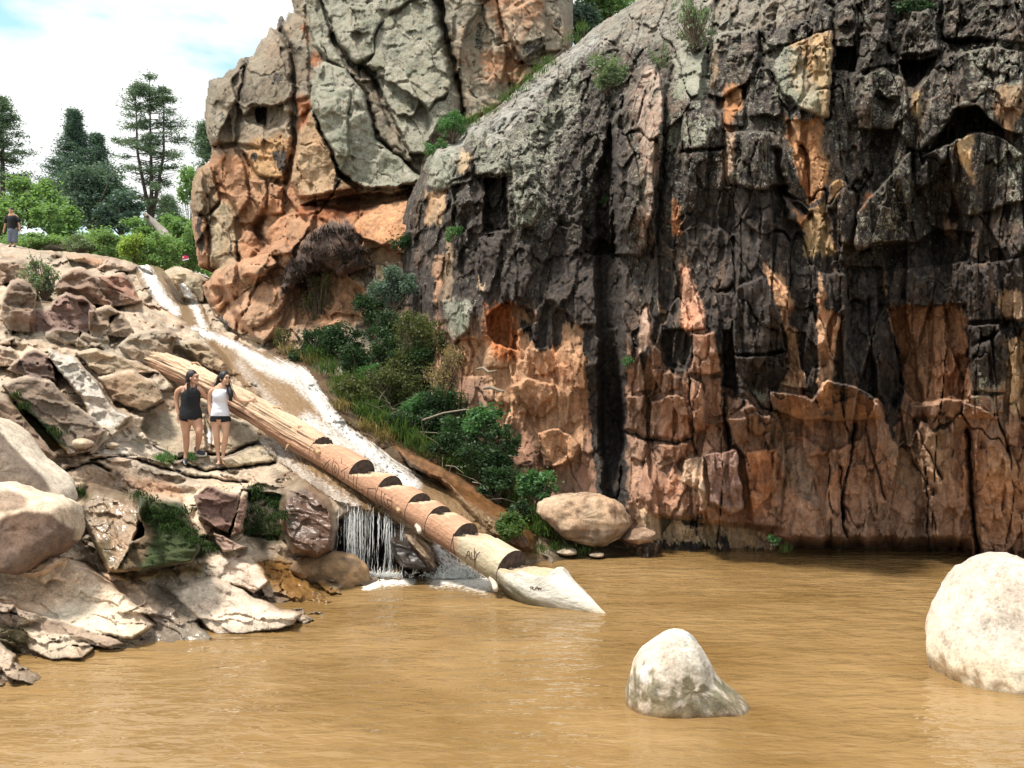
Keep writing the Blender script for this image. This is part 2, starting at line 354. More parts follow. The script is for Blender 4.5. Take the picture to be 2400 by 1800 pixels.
# the big lichened slabs
slabs = [
 (c('D', (960, -60), (1745, -60), (1780, 200), (1850, 480), (1900, 730), (1820, 745), (1740, 820), (1640, 1010), (1540, 1000), (1400, 700), (1320, 470), (1150, 385), (1060, 250)), .9, 0, .1),
 (c('D', (860, -60), (960, -60), (1050, 250), (1100, 350), (1170, 480), (1010, 390), (930, 300), (890, 150)), .75, 0, 0),
 (c('D', (1000, 395), (1130, 440), (1180, 500), (1260, 600), (1300, 760), (1330, 900), (1440, 980), (1560, 1080), (1640, 1160), (1600, 1195), (1450, 1225), (1260, 1228), (1190, 1190), (1080, 1110), (1040, 980), (960, 820), (910, 680), (920, 560), (950, 440)), 1.9, 0, -.15),
 (c('D', (930, 690), (960, 830), (1040, 980), (1090, 1130), (1210, 1230), (1050, 1250), (900, 1290), (830, 1290), (775, 1180), (820, 960), (830, 850)), 1.35, .1, -.1),
 (c('D', (1180, 490), (1310, 500), (1420, 800), (1600, 1060), (1500, 1050), (1340, 900), (1290, 700)), .6, 0, 0),
 (c('D', (1160, 1480), (1250, 1390), (1400, 1310), (1600, 1290), (1630, 1440), (1570, 1560), (1500, 1650), (1240, 1560)), .7, 0, .3),
 # towers on the left
 (c('D', (225, 700), (240, 525), (330, 490), (440, 440), (480, 430), (430, 760), (420, 930), (280, 945), (215, 820)), .5, -.1, 0),
 (c('D', (440, 370), (540, 350), (580, 250), (650, 165), (700, 220), (770, 330), (800, 420), (800, 640), (700, 690), (540, 700), (470, 760), (430, 700), (480, 430)), .8, 0, .1),
 (c('D', (700, 90), (790, 60), (870, 0), (900, 300), (905, 640), (815, 660), (800, 400), (760, 280), (720, 200)), .35, 0, 0),
 (c('D', (810, 660), (910, 680), (900, 780), (820, 900)), -.2, 0, 0),
 (c('D', (430, 780), (540, 790), (620, 840), (740, 800), (800, 900), (800, 1000), (730, 1150), (640, 1170), (560, 1140), (480, 1000), (420, 930)), .45, 0, 0),
 (c('D', (270, 955), (420, 950), (490, 1100), (520, 1300), (440, 1400), (350, 1250), (280, 1080)), .65, -.1, 0),
 (c('D', (500, 1150), (620, 1170), (640, 1250), (620, 1350), (570, 1370), (520, 1280)), .75, 0, 0),
 (c('D', (640, 1180), (740, 1200), (730, 1400), (610, 1400)), .6, 0, 0),
 (c('D', (130, 1200), (180, 1080), (260, 1060), (290, 1150), (330, 1300), (240, 1400), (130, 1380)), .7, -.1, 0),
 (c('D', (150, 1400), (240, 1400), (260, 1659), (240, 1880), (150, 1850)), .7, -.1, 0),
 (c('D', (240, 1400), (340, 1290), (420, 1400), (440, 1659), (420, 1850), (250, 1880)), .95, 0, 0),
 (c('D', (420, 1560), (500, 1480), (620, 1560), (700, 1700), (640, 1800), (460, 1790)), .8, 0, 0),
 (c('D', (620, 1500), (700, 1400), (840, 1350), (960, 1350), (900, 1500), (780, 1659), (640, 1659)), .8, 0, .2),
]
for pl, l, gx, gy in slabs: q.slab(pl, l*.85, gx, gy, rad=7)
# underside beneath the pear slab and the dark slots
q.slab(c('D', (830, 1330), (930, 1290), (1240, 1250), (1450, 1240), (1630, 1180), (1620, 1290), (1400, 1330), (1150, 1390), (960, 1350)), -1.5, 0, 0, 9)
for l, dp, w in ((c('D', (715, 200), (790, 350), (800, 640), (805, 900), (745, 1190)), .9, 7), (c('D', (480, 430), (445, 700), (430, 940)), .3, 4),
     (c('D', (1050, 255), (1110, 350), (1170, 400), (1310, 480), (1330, 560)), .9, 9), (c('D', (1180, 500), (1270, 610), (1310, 760), (1340, 900), (1450, 990), (1640, 1150)), .5, 5),
     (c('D', (1730, 0), (1790, 260), (1850, 500), (1905, 730)), 1.6, 11), (c('D', (280, 950), (440, 940), (560, 970)), .4, 6),
     (c('D', (740, 1190), (620, 1160), (540, 1120), (480, 1000)), .25, 4), (c('D', (600, 1420), (560, 1500), (620, 1640), (560, 1659)), 1.0, 12),
     (c('D', (1320, 480), (1420, 560), (1540, 530), (1700, 640)), .15, 4), (c('D', (930, 700), (920, 560)), .3, 5)):
    q.groove(l, dp, w)
q.slab(c('D', (545, 700), (630, 690), (620, 830), (560, 800)), -.9, 0, 0, 5)
# second crag right of the slot
q.slab(c('G', (90, -60), (958, -60), (955, 290), (860, 370), (700, 480), (480, 690), (250, 800), (230, 690), (180, 420), (130, 200)), .8, -.2, 0, 8)
for pl, l, gx, gy in ((c('G', (330, -60), (450, -60), (520, 290), (520, 400), (500, 560), (460, 520), (420, 300)), .25, 0, 0),
     (c('G', (490, 90), (760, -60), (780, 300), (600, 415), (560, 390), (510, 290)), .5, .1, 0), (c('G', (510, 470), (640, 400), (700, 420), (690, 480), (560, 570)), .3, 0, 0),
     (c('G', (600, 415), (770, 330), (900, 310), (800, 400), (700, 470)), -.4, 0, 0)): q.slab(pl, l, gx, gy, 6)
# lower bulging rock over the creek
q.slab(c('E', (-180, 290), (-60, 300), (60, 200), (200, 150), (300, 380), (230, 560), (200, 700), (120, 800), (50, 900), (-20, 820), (-120, 700), (-190, 560), (-260, 420)), 1.0, -.2, -.25, 16)
q.bump(c('B', (1310, 480), (1400, 360), (1600, 290), (1800, 330), (1690, 440), (1500, 560), (1420, 640), (1330, 600)), .8, 34)
q.bump(c('B', (1490, 620), (1560, 500), (1700, 440), (1850, 470), (1880, 560), (1820, 640), (1700, 720), (1560, 760)), .7, 30)
q.bump(c('D', (820, 1620), (900, 1500), (1050, 1440), (1180, 1440), (1230, 1560), (1280, 1740), (1100, 1790), (1000, 1720), (880, 1800), (760, 1900), (700, 1860)), 1.0, 34)
q.slab(c('E', (230, 480), (320, 400), (450, 360), (560, 380), (700, 480), (730, 640), (700, 720), (560, 700), (400, 760), (240, 740)), -.5, 0, 0, 14)
O1, O2 = ORG, TAN
for pl, cl, fe in ((c('D', (130, 1150), (270, 960), (430, 960), (560, 1000), (800, 900), (900, 660), (1000, 900), (1090, 1130), (1300, 1250), (1620, 1250), (1640, 1659), (130, 1950)), O1, 26),
     (c('D', (930, 690), (960, 830), (1040, 980), (1090, 1130), (1210, 1230), (1050, 1250), (900, 1270), (775, 1180), (820, 960), (830, 850)), TAN, 6),
     (c('D', (140, 1080), (250, 1060), (300, 1250), (260, 1400), (140, 1400)), (.30, .22, .14), 8), (c('D', (240, 1300), (400, 1300), (440, 1500), (440, 1880), (250, 1880)), (.37, .29, .19), 8),
     (c('D', (510, 900), (720, 870), (790, 1000), (740, 1180), (520, 1140)), (.42, .25, .12), 10),
     (c('D', (810, 640), (910, 650), (910, 780), (830, 860)), RUST, 8), (c('D', (930, 330), (1010, 380), (950, 440), (910, 400)), RUST, 5), (c('D', (840, 170), (890, 150), (890, 280)), RUST, 4),
     (c('D', (1160, 1480), (1250, 1390), (1400, 1310), (1600, 1290), (1630, 1440), (1500, 1650), (1240, 1560)), (.50, .27, .14), 8),
     (c('D', (830, 1320), (1000, 1330), (1300, 1350), (1000, 1440), (800, 1380)), RUST, 8),
     (c('G', (330, -60), (760, -60), (760, 50), (560, 380), (640, 420), (680, 480), (560, 570), (480, 520), (420, 400), (520, 290)), O1, 12), (c('G', (340, 340), (480, 330), (500, 520), (380, 540)), O1, 14),
     (c('G', (150, 220), (200, 400), (240, 650), (260, 780), (230, 700), (170, 420)), TAN, 5), (c('G', (310, 780), (400, 690), (470, 680), (330, 780)), O1, 4),
     (c('G', (490, 90), (640, 100), (620, 300), (600, 400), (520, 290)), (.40, .28, .19), 8),
     (c('E', (240, 420), (450, 340), (720, 480), (730, 700), (400, 780), (240, 740)), O1, 12), (c('E', (680, 180), (880, 260), (900, 360), (740, 400)), TAN, 8),
     (c('B', (1310, 480), (1400, 360), (1600, 290), (1850, 300), (1950, 600), (1900, 850), (1600, 800), (1400, 660)), (.42, .25, .15), 14)):
    q.paint(pl, cl, fe)
q.col *= (.86+.25*fbm(q.U/38, q.V/38, 9, 4))[..., None]
q.msk[..., 0] = .42+.1*nz[..., 0]
for pl in (slabs[0][0], slabs[1][0], slabs[2][0]): q.mask(pl, 0, .64, 10); q.paint(pl, (.185, .165, .125), 6); q.mask(pl, 2, .34, 10)
q.mask(slabs[3][0], 0, .2, 6); q.mask(c('D', (130, 1150), (270, 980), (560, 1000), (900, 700), (1090, 1130), (1640, 1250), (1640, 1900), (130, 1950)), 0, .18, 20)
q.msk[..., 2] += 0
for pl in (slabs[2][0],): q.mask(pl, 0, .70, 6)
q.mask(c('G', (90, -60), (958, -60), (955, 290), (250, 800)), 0, .5, 10)
q.msk[..., 2] = .14+.42*sst(.12, .36, fbm(q.U/55, q.V/75, 21., 5))*(q.V < 480)
q.mask(c('D', (1540, -60), (1745, -60), (1900, 730), (1640, 1010), (1500, 880), (1660, 700)), 2, .44, 26)
for pl in (c('D', (640, 960), (760, 940), (760, 1120), (700, 1130)), c('D', (520, 980), (570, 990), (560, 1060), (520, 1050)), c('D', (540, 620), (600, 690), (640, 690), (600, 830), (550, 780)), c('D', (660, 480), (710, 480), (700, 540), (660, 530)),
     c('B', (1330, 700), (1420, 640), (1560, 830), (1640, 900), (1900, 960), (1900, 1100), (1500, 900)),
     c('D', (150, 1350), (200, 1350), (230, 1600), (180, 1659)), c('D', (290, 1150), (330, 1300), (420, 1659), (380, 1659))): q.mask(pl, 2, .62, 8)
mass = c('D', (820, 1620), (900, 1500), (1050, 1430), (1180, 1440), (1230, 1560), (1280, 1740), (1240, 1700), (1160, 1800), (1000, 1780), (880, 1900), (800, 1850), (720, 1960), (680, 1800))
q.paint(mass, (.10, .065, .05), 6); q.mask(mass, 2, .5, 6); q.mask(mass, 0, .1, 6)
q.mask(c('E', (720, 270), (790, 360), (780, 440), (720, 420)), 2, .7, 6)
sil = c('A', (1270, 1659), (1265, 1600), (1240, 1450), (1230, 1300), (1240, 1180), (1270, 1100), (1355, 1040), (1370, 960), (1345, 900), (1325, 800), (1325, 680), (1340, 600), (1355, 515),
        (1440, 495), (1480, 445), (1525, 440), (1550, 375), (1640, 355), (1660, 300), (1690, 250), (1725, 235), (1750, 170), (1790, 190), (1805, 110), (1825, 95), (1850, 130), (1868, 70), (1900, 85), (1885, 0), (1870, -120), (1900, -600))
sil = sil+[(1344, -360), (1343, 110), (1330, 190), (1430, 400), (1430, 980), (700, 980)]+[(800, 930), (745, 880), (700, 858), (655, 838), (600, 806), (548, 776), (505, 745), (482, 700), (472, 672)]+c('B', (1400, 350), (1290, 352))
dk = sdist(q.U+3*fbm(q.U/20, q.V/20, 5, 3), q.V+3*fbm(q.U/20, q.V/20, 8, 3), sil)
sk = np.clip(dk, 0, 26)/26; q.D += 1.6*(1-np.sqrt(1-(1-sk)**2))*(q.V < 720)
rear = q.build('rear_crag', M_rock, keep=dk > 0, back=7.)
tag(rear, kind='structure')

# =================================================================== main cliff: middle buttress and the black wall
r2 = Relief(930, 3160, -370, 1345, 2.4, [(3160, 1300, 10.3), (3160, 700, 10.2), (3160, 0, 12.5), (3160, -350, 17), (2400, -370, 21), 
 (930, 380, 24.0), (930, 700, 22.5), (930, 950, 20), (1000, 380, 20.6), (1000, 700, 18.9), (1000, 950, 18), (1100, 700, 17.4), (1150, 980, 16.2), (1250, 1100, 15.7), (1380, 1100, 15.7), (1420, 1280, 14.8), (1300, 1250, 15.2),
 (1430, 1000, 16.2), (1430, 600, 16.8), (1430, 300, 18.4), (1200, 400, 18.0), (1060, 380, 19.2), (1100, 340, 20), (1250, 230, 20.8), (1380, 100, 22), (1480, 10, 23), (1480, -150, 28), (1100, 550, 17.8), (1250, 600, 17.0), (1250, 850, 16.4),
 (930, 0, 30), (1100, 0, 30), (930, 1300, 17), (1480, 1150, 14.4), (1480, 800, 14.9), (1500, 500, 15.5), (1500, 250, 16.9), (1600, 60, 19.4), (1700, 20, 19.4), (1800, 0, 18.4), (1700, 1290, 13.9), (1700, 1000, 13.9),
 (1700, 800, 13.6), (1700, 500, 14.3), (1700, 250, 15.6), (1940, 90, 15.9), (1940, 500, 14.2), (1950, 900, 13.5), (1950, 1200, 13.5), (2100, 1315, 13.5), (2200, 900, 13.2), (2200, 500, 13.6), (2200, 100, 14.8),
 (2400, 1300, 12.9), (2400, 800, 12.6), (2400, 300, 13.2), (2400, 0, 14.6), (2700, 1300, 11.8), (2700, 700, 11.5), (2700, 0, 13.6), (1500, 1310, 14.1), (1600, 1310, 13.9), (2000, -250, 20), (2400, -250, 19), (1700, -250, 25)], warp=5, seed=2)
q = r2
low = sst(1040, 1180, q.V+60*fbm(q.U/120, q.V/120, 3., 2)); right = sst(1440, 1500, q.U); mid = (1-right)
top = 1-sst(300, 900, q.V)
ia, ea = q.plates(105, 250, .34, .42, 21, shear=-.12, edge=.22, ew=.03, mask=(right*(1-.45*low)+.6*mid))
ib, eb = q.plates(46, 120, .14, .2, 22, shear=.1, edge=.08, ew=.04, mask=1-.4*low)
ic, ec = q.plates(21, 34, .035, .07, 23, edge=.025, ew=.07)
# vertical fluting
fl = fbm(q.U/17, q.V/210, 4., 4); q.D += .12*fl*(.25+.8*mid)*(1-.5*low)
q.plates(75, 420, .26, .3, 26, shear=-.15, edge=.25, ew=.03, mask=right*(1-.3*low)); fl2 = fbm(q.U/60+.002*q.V, q.V/420, 7., 3, ridge=True); q.D += -.22*fl2*(1-.6*low)
rm = sst(1560, 1440, q.U)*sst(750, 500, q.V)+sst(260, 120, q.V)*right; rm = np.clip(rm, 0, 1); q.noise(1.3, .30, 5, ridge=True, mask=rm, seed=8); q.noise(3.5, .10, 4, mask=rm, seed=12); q.plates(40, 60, .16, .35, 27, shear=.5, edge=.12, ew=.06, mask=rm); q.noise(.5, .3, 3, seed=5); q.noise(2.3, .10, 5, st=(1, 1, .45), ridge=True); q.noise(8, .035, 3, st=(1, 1, .6))
# colour zones: black varnish above, bare orange-brown below
lv = 870+130*fbm(q.U/38, q.V/700, 1.5, 4)+40*sst(1500, 1700, q.U)-np.where(q.U < 1430, 110, 0)
z = sst(-60, 60, q.V-lv)
q.col[:] = np.array(PNK)*(.9+.4*fbm(q.U/150, q.V/200, 6, 3))[..., None]
q.col[:] = q.col*(.72+.55*ib[..., None])*(.8+.35*ia[..., None])
q.col[:] = q.col*z[..., None]+np.array((.115, .078, .056))*(1-z)[..., None]
q.msk[..., 2] = (.585+.18*fbm(q.U/60, q.V/150, 12., 3))*(1-z)+.13*z
q.msk[..., 0] = (.47-.17*sst(300, 850, q.V))*(1-z)+.12*z
BK = dict
def orange(pl, cl=(.47, .235, .12), fe=6, lift=None, k=.86):
    q.paint(pl, cl, fe, k); q.mask(pl, 2, .16, fe); q.mask(pl, 0, .12, fe)
def black(pl, fe=6, v=.85, li=.25): q.mask(pl, 2, v, fe); q.mask(pl, 0, li, fe); q.paint(pl, (.07, .052, .042), fe)
# ---- blocks of the upper right wall (poly, lift, gx, gy)
blk = [
 (c('H', (150, 230), (300, 200), (500, 190), (490, 400), (420, 540), (260, 640), (160, 620), (170, 420)), .7, 0, -.2), (c('H', (420, 460), (560, 420), (640, 620), (650, 750), (430, 760)), .45, 0, 0),
 (c('H', (275, 860), (400, 840), (600, 860), (680, 1000), (705, 1190), (600, 1210), (480, 1240), (300, 1190)), 1.0, 0, -.25), (c('H', (660, 300), (800, 240), (975, 185), (975, 400), (950, 780), (870, 755), (760, 700), (640, 600), (575, 460), (590, 390)), 1.0, .15, -.1),
 (c('H', (660, 780), (910, 770), (900, 1000), (885, 1290), (820, 1330), (765, 1200), (715, 1000)), -.15, .1, 0), (c('H', (1130, 500), (1300, 430), (1460, 520), (1455, 740), (1370, 850), (1140, 840)), .8, 0, -.1),
 (c('H', (1140, 210), (1340, 190), (1400, 420), (1300, 430), (1150, 470)), .5, 0, 0), (c('H', (1415, 250), (1480, 70), (1600, 50), (1680, 330), (1560, 350), (1405, 365)), .8, 0, -.2), (c('H', (1400, 390), (1600, 370), (1660, 360), (1500, 590), (1440, 560)), -1.1, 0, 0),
 (c('H', (1380, 830), (1500, 600), (1690, 350), (1850, 340), (1790, 690), (1740, 800), (1550, 980), (1470, 960)), .6, 0, -.1), (c('H', (1120, 1370), (1280, 1200), (1490, 960), (1475, 1560), (1230, 1590), (1110, 1640)), 1.1, -.1, -.25),
 (c('H', (1500, 1030), (1680, 930), (1900, 850), (2080, 880), (2212, 1000), (2212, 1300), (1900, 1400), (1600, 1380), (1500, 1200)), .45, 0, 0), (c('H', (1760, 700), (1900, 680), (2080, 850), (1880, 850), (1740, 930), (1560, 1010), (1650, 880)), -.9, 0, 0),
 (c('H', (1780, 340), (2000, 300), (2212, 330), (2212, 880), (2060, 840), (1900, 700), (1790, 690)), .65, 0, 0), (c('H', (1680, 0), (1800, -60), (2212, -60), (2212, 280), (2000, 260), (1880, 240), (1700, 260)), .5, 0, 0),
 (c('H', (980, -40), (1160, -40), (1170, 160), (1100, 260), (985, 270)), .2, 0, 0), (c('H', (985, 300), (1130, 300), (1130, 470), (980, 460)), -.9, 0, 0),
 (c('H', (0, 660), (150, 640), (260, 720), (260, 960), (0, 980)), .4, 0, 0), (c('H', (0, 990), (260, 960), (280, 1200), (600, 1240), (700, 1450), (400, 1500), (0, 1500)), .2, 0, -.2),
 (c('H', (265, 580), (320, 555), (400, 570), (405, 830), (330, 830), (265, 800)), .35, 0, 0), (c('H', (490, 200), (500, 60), (650, -60), (820, -60), (960, 100), (960, 190), (700, 290), (560, 310)), .6, 0, -.1),
 (c('H', (640, 1250), (740, 1290), (840, 1360), (780, 1470), (680, 1430)), .5, 0, 0), (c('H', (940, 1200), (1020, 1150), (1100, 1200), (1120, 1400), (1090, 1659), (990, 1640), (930, 1380)), .4, 0, 0),
 (c('H', (1000, 1560), (1200, 1600), (1500, 1570), (1640, 1480), (1900, 1500), (1850, 1700), (1100, 1780)), -.5, 0, 0),
 # middle of the wall
 (c('I', (320, 420), (345, 200), (520, 130), (600, 290), (640, 420), (668, 610), (500, 640), (330, 640)), .8, 0, -.15), (c('I', (330, 645), (560, 640), (668, 625), (670, 740), (620, 860), (460, 880), (360, 760)), .45, 0, -.6),
 (c('I', (540, 40), (600, 120), (700, 230), (720, 300), (690, 400), (745, 500), (770, 690), (830, 880), (640, 850), (680, 700), (665, 530), (620, 400), (590, 280)), .25, .3, 0),
 (c('I', (870, 100), (1060, 110), (1060, 340), (1030, 400), (1000, 560), (970, 780), (920, 940), (870, 900), (870, 540)), .5, .2, 0), (c('I', (560, 870), (700, 880), (830, 920), (940, 800), (1160, 850), (1270, 930), (1290, 1050), (1170, 1068), (870, 1072), (700, 1050), (580, 1000)), 1.0, 0, -.9),
 (c('I', (1330, 330), (1840, 300), (1870, 600), (1860, 930), (1780, 940), (1500, 950), (1400, 820), (1400, 620)), -.75, 0, 0), (c('I', (1470, 960), (1650, 950), (1740, 900), (1880, 960), (2080, 1050), (1860, 1060), (1700, 1040), (1480, 1060)), .25, 0, -.3),
 (c('I', (1850, 450), (2060, 440), (2110, 700), (2100, 890), (1870, 880)), .65, 0, -.1), (c('I', (1870, 900), (2090, 890), (2080, 1020), (1880, 1040)), .35, 0, -.4), (c('I', (1840, 60), (2212, 0), (2212, 420), (1850, 430)), .45, 0, 0),
 (c('I', (1050, 60), (1300, 60), (1320, 320), (1200, 500), (1280, 900), (1180, 920), (1060, 600)), -.25, 0, 0), (c('I', (1200, 400), (1340, 350), (1400, 620), (1440, 900), (1380, 1000), (1290, 900)), -.4, 0, 0),
 (c('J', (1400, 60), (1440, 120), (1500, 340), (1530, 470), (1400, 500), (1360, 370), (1380, 200)), .35, .2, -.1), (c('J', (1440, 500), (1600, 490), (1640, 760), (1560, 775), (1420, 765), (1450, 640)), .5, .2, -.2),
 (c('J', (1240, 480), (1400, 460), (1440, 560), (1400, 740), (1270, 720), (1220, 600)), -.3, 0, 0), (c('J', (1640, 480), (1700, 480), (1740, 760), (1760, 960), (1650, 900)), -.45, 0, 0),
 # lower left blocks
 (c('J', (1100, 400), (1160, 330), (1190, 560), (1240, 620), (1265, 730), (1225, 880), (1080, 890), (1090, 700)), .5, -.2, -.3), (c('J', (1250, 760), (1310, 740), (1370, 790), (1365, 870), (1230, 900)), .35, 0, -.3),
 (c('J', (1420, 790), (1500, 800), (1540, 960), (1540, 1140), (1450, 1145), (1430, 900)), .4, -.3, 0), (c('J', (1500, 790), (1640, 780), (1660, 1100), (1690, 1260), (1560, 1290), (1545, 1000)), .15, .2, 0),
 (c('J', (1175, 940), (1290, 900), (1400, 910), (1440, 1150), (1340, 1205), (1290, 1180), (1160, 1185)), .4, 0, -.25), (c('J', (1020, 900), (1160, 900), (1170, 1180), (1020, 1120)), .3, -.2, 0), (c('J', (1010, 1190), (1140, 1180), (1175, 1250), (1165, 1350), (1040, 1320)), .35, 0, -.3),
 (c('J', (1180, 1215), (1330, 1220), (1440, 1200), (1400, 1310), (1210, 1400)), .25, 0, -.3), (c('J', (1380, 1310), (1530, 1290), (1530, 1600), (1470, 1500), (1380, 1480)), .45, -.6, 0), (c('J', (1530, 1280), (1740, 1245), (1790, 1640), (1700, 1690), (1560, 1600)), .6, .15, 0),
 (c('J', (1670, 1050), (1790, 1040), (1830, 1200), (1700, 1240)), .4, 0, -.2), (c('J', (1740, 990), (1830, 960), (1990, 1050), (1960, 1130), (1850, 1170), (1780, 1090)), .45, 0, -.3), (c('J', (1780, 1260), (2000, 1240), (1990, 1500), (1830, 1700), (1800, 1500)), .2, 0, 0),
 # fluted buttress and its cave
 (c('G', (370, 1145), (520, 1140), (545, 1500), (360, 1512)), -1.2, 0, 0), (c('G', (300, 1020), (360, 830), (520, 900), (560, 1130), (370, 1135), (310, 1160)), .5, 0, 0), (c('G', (540, 1050), (700, 1000), (760, 1300), (730, 1480), (580, 1470)), .35, 0, -.1),
 (c('G', (0, 1030), (60, 960), (180, 940), (290, 1020), (300, 1180), (200, 1200), (80, 1250), (0, 1200)), .4, 0, 0), (c('G', (1215, 750), (1340, 600), (1420, 400), (1500, 400), (1540, 640), (1530, 1000), (1480, 1300), (1400, 1659), (1210, 1659)), .8, -.15, 0),
 (c('G', (1000, 300), (1300, 150), (1330, 600), (1200, 800), (1190, 1659), (1010, 1659)), -.35, 0, 0),
 (c('E', (1430, 150), (1610, 150), (1560, 400), (1520, 530), (1440, 510), (1420, 380)), .3, .2, 0), (c('E', (1750, 180), (1790, 200), (1790, 400), (1740, 560), (1690, 540), (1720, 400)), .2, .2, 0),
 (c('E', (1490, 660), (1620, 560), (1800, 620), (1830, 700), (1700, 760), (1700, 900), (1560, 850), (1490, 780)), -.9, 0, 0), (c('E', (1210, 560), (1300, 530), (1420, 600), (1390, 760), (1280, 850), (1210, 760)), .4, 0, 0),
 (c('E', (1490, 880), (1600, 800), (1690, 900), (1640, 1000), (1490, 1010)), .15, 0, 0), (c('E', (1790, 880), (1900, 850), (1950, 1000), (1900, 1060), (1800, 1050)), .3, 0, -.1), (c('E', (2050, 870), (2140, 900), (2140, 1150), (2060, 1140)), .3, 0, 0),
 (c('E', (1660, 1120), (1760, 1060), (1940, 1100), (1950, 1250), (1860, 1330), (1700, 1300)), .4, 0, -.3), (c('E', (1820, 1420), (1960, 1380), (2100, 1480), (2070, 1600), (1940, 1659), (1860, 1640)), .7, 0, -.4), (c('E', (1300, 800), (1480, 820), (1480, 1060), (1320, 1060)), -.3, 0, 0),
]
rb_ = np.random.default_rng(4)
for pl, l, gx, gy in blk: q.slab(pl, l*.95, gx+rb_.uniform(-.28, .28), gy+rb_.uniform(-.28, .12), rad=5)
q.slab(c('P', (1392, 420), (1430, 260), (1447, 330), (1462, 700), (1468, 1000), (1470, 1250), (1420, 1290), (1398, 1000)), -1.1, 0, 0, 18)          # the dark corner
# undercut at the waterline
uc = sst(1255, 1290, q.V+14*fbm(q.U/60, 0, 2., 3))*sst(1780, 1850, q.U)*(1-sst(2240, 2290, q.U)); q.D += uc*1.3
uc2 = sst(1205, 1222, q.V-.10*(q.U-1560))*sst(1520, 1560, q.U)*(1-sst(1800, 1850, q.U)); q.D += uc2*.45
q.slab(c('K', (540, -10), (640, 100), (780, 130), (1010, 130), (1100, 170), (1250, 220), (1240, 290), (900, 280), (640, 245), (560, 200), (530, 100)), -.15, 0, 0, 14)
for l, dp, w in ((c('I', (1110, 1090), (1090, 1300), (1040, 1500), (1030, 1700)), .3, 4), (c('I', (1180, 1120), (1260, 1400), (1310, 1580)), .12, 3), (c('I', (1500, 1060), (1560, 1200), (1680, 1450)), .12, 3), (c('I', (1470, 1230), (1500, 1350), (1590, 1480)), .1, 3),
     (c('K', (1970, -260), (1990, 100), (2020, 290)), .5, 6), (c('K', (1790, -100), (1795, 60), (1800, 260)), .12, 3), (c('K', (1420, -100), (1430, 150), (1450, 200)), .2, 4), (c('I', (1590, 400), (1610, 680)), .1, 3), (c('I', (1700, 350), (1740, 740)), .12, 4),
     (c('H', (0, 985), (150, 980), (260, 960)), .2, 4), (c('H', (600, 980), (650, 1250), (820, 1400)), .5, 8), (c('H', (970, 80), (975, 400), (950, 780)), .4, 6), (c('H', (1680, 260), (1780, 270), (2000, 265)), .3, 5),
     (c('J', (1020, 1140), (1170, 1190), (1340, 1215), (1450, 1180)), .2, 4), (c('J', (1420, 780), (1430, 960), (1450, 1180), (1470, 1290)), .15, 3), (c('G', (1210, 700), (1205, 1100), (1210, 1659)), .35, 6), (c('G', (1600, 420), (1540, 700), (1530, 1200), (1470, 1659)), .3, 5),
     (c('I', (260, 830), (430, 870), (520, 980), (600, 1010)), .15, 3), (c('J', (1650, 900), (1660, 1100), (1690, 1250)), .2, 4), (c('E', (1380, 780), (1410, 900), (1380, 1050)), .15, 4)):
    q.groove(l, dp, w)
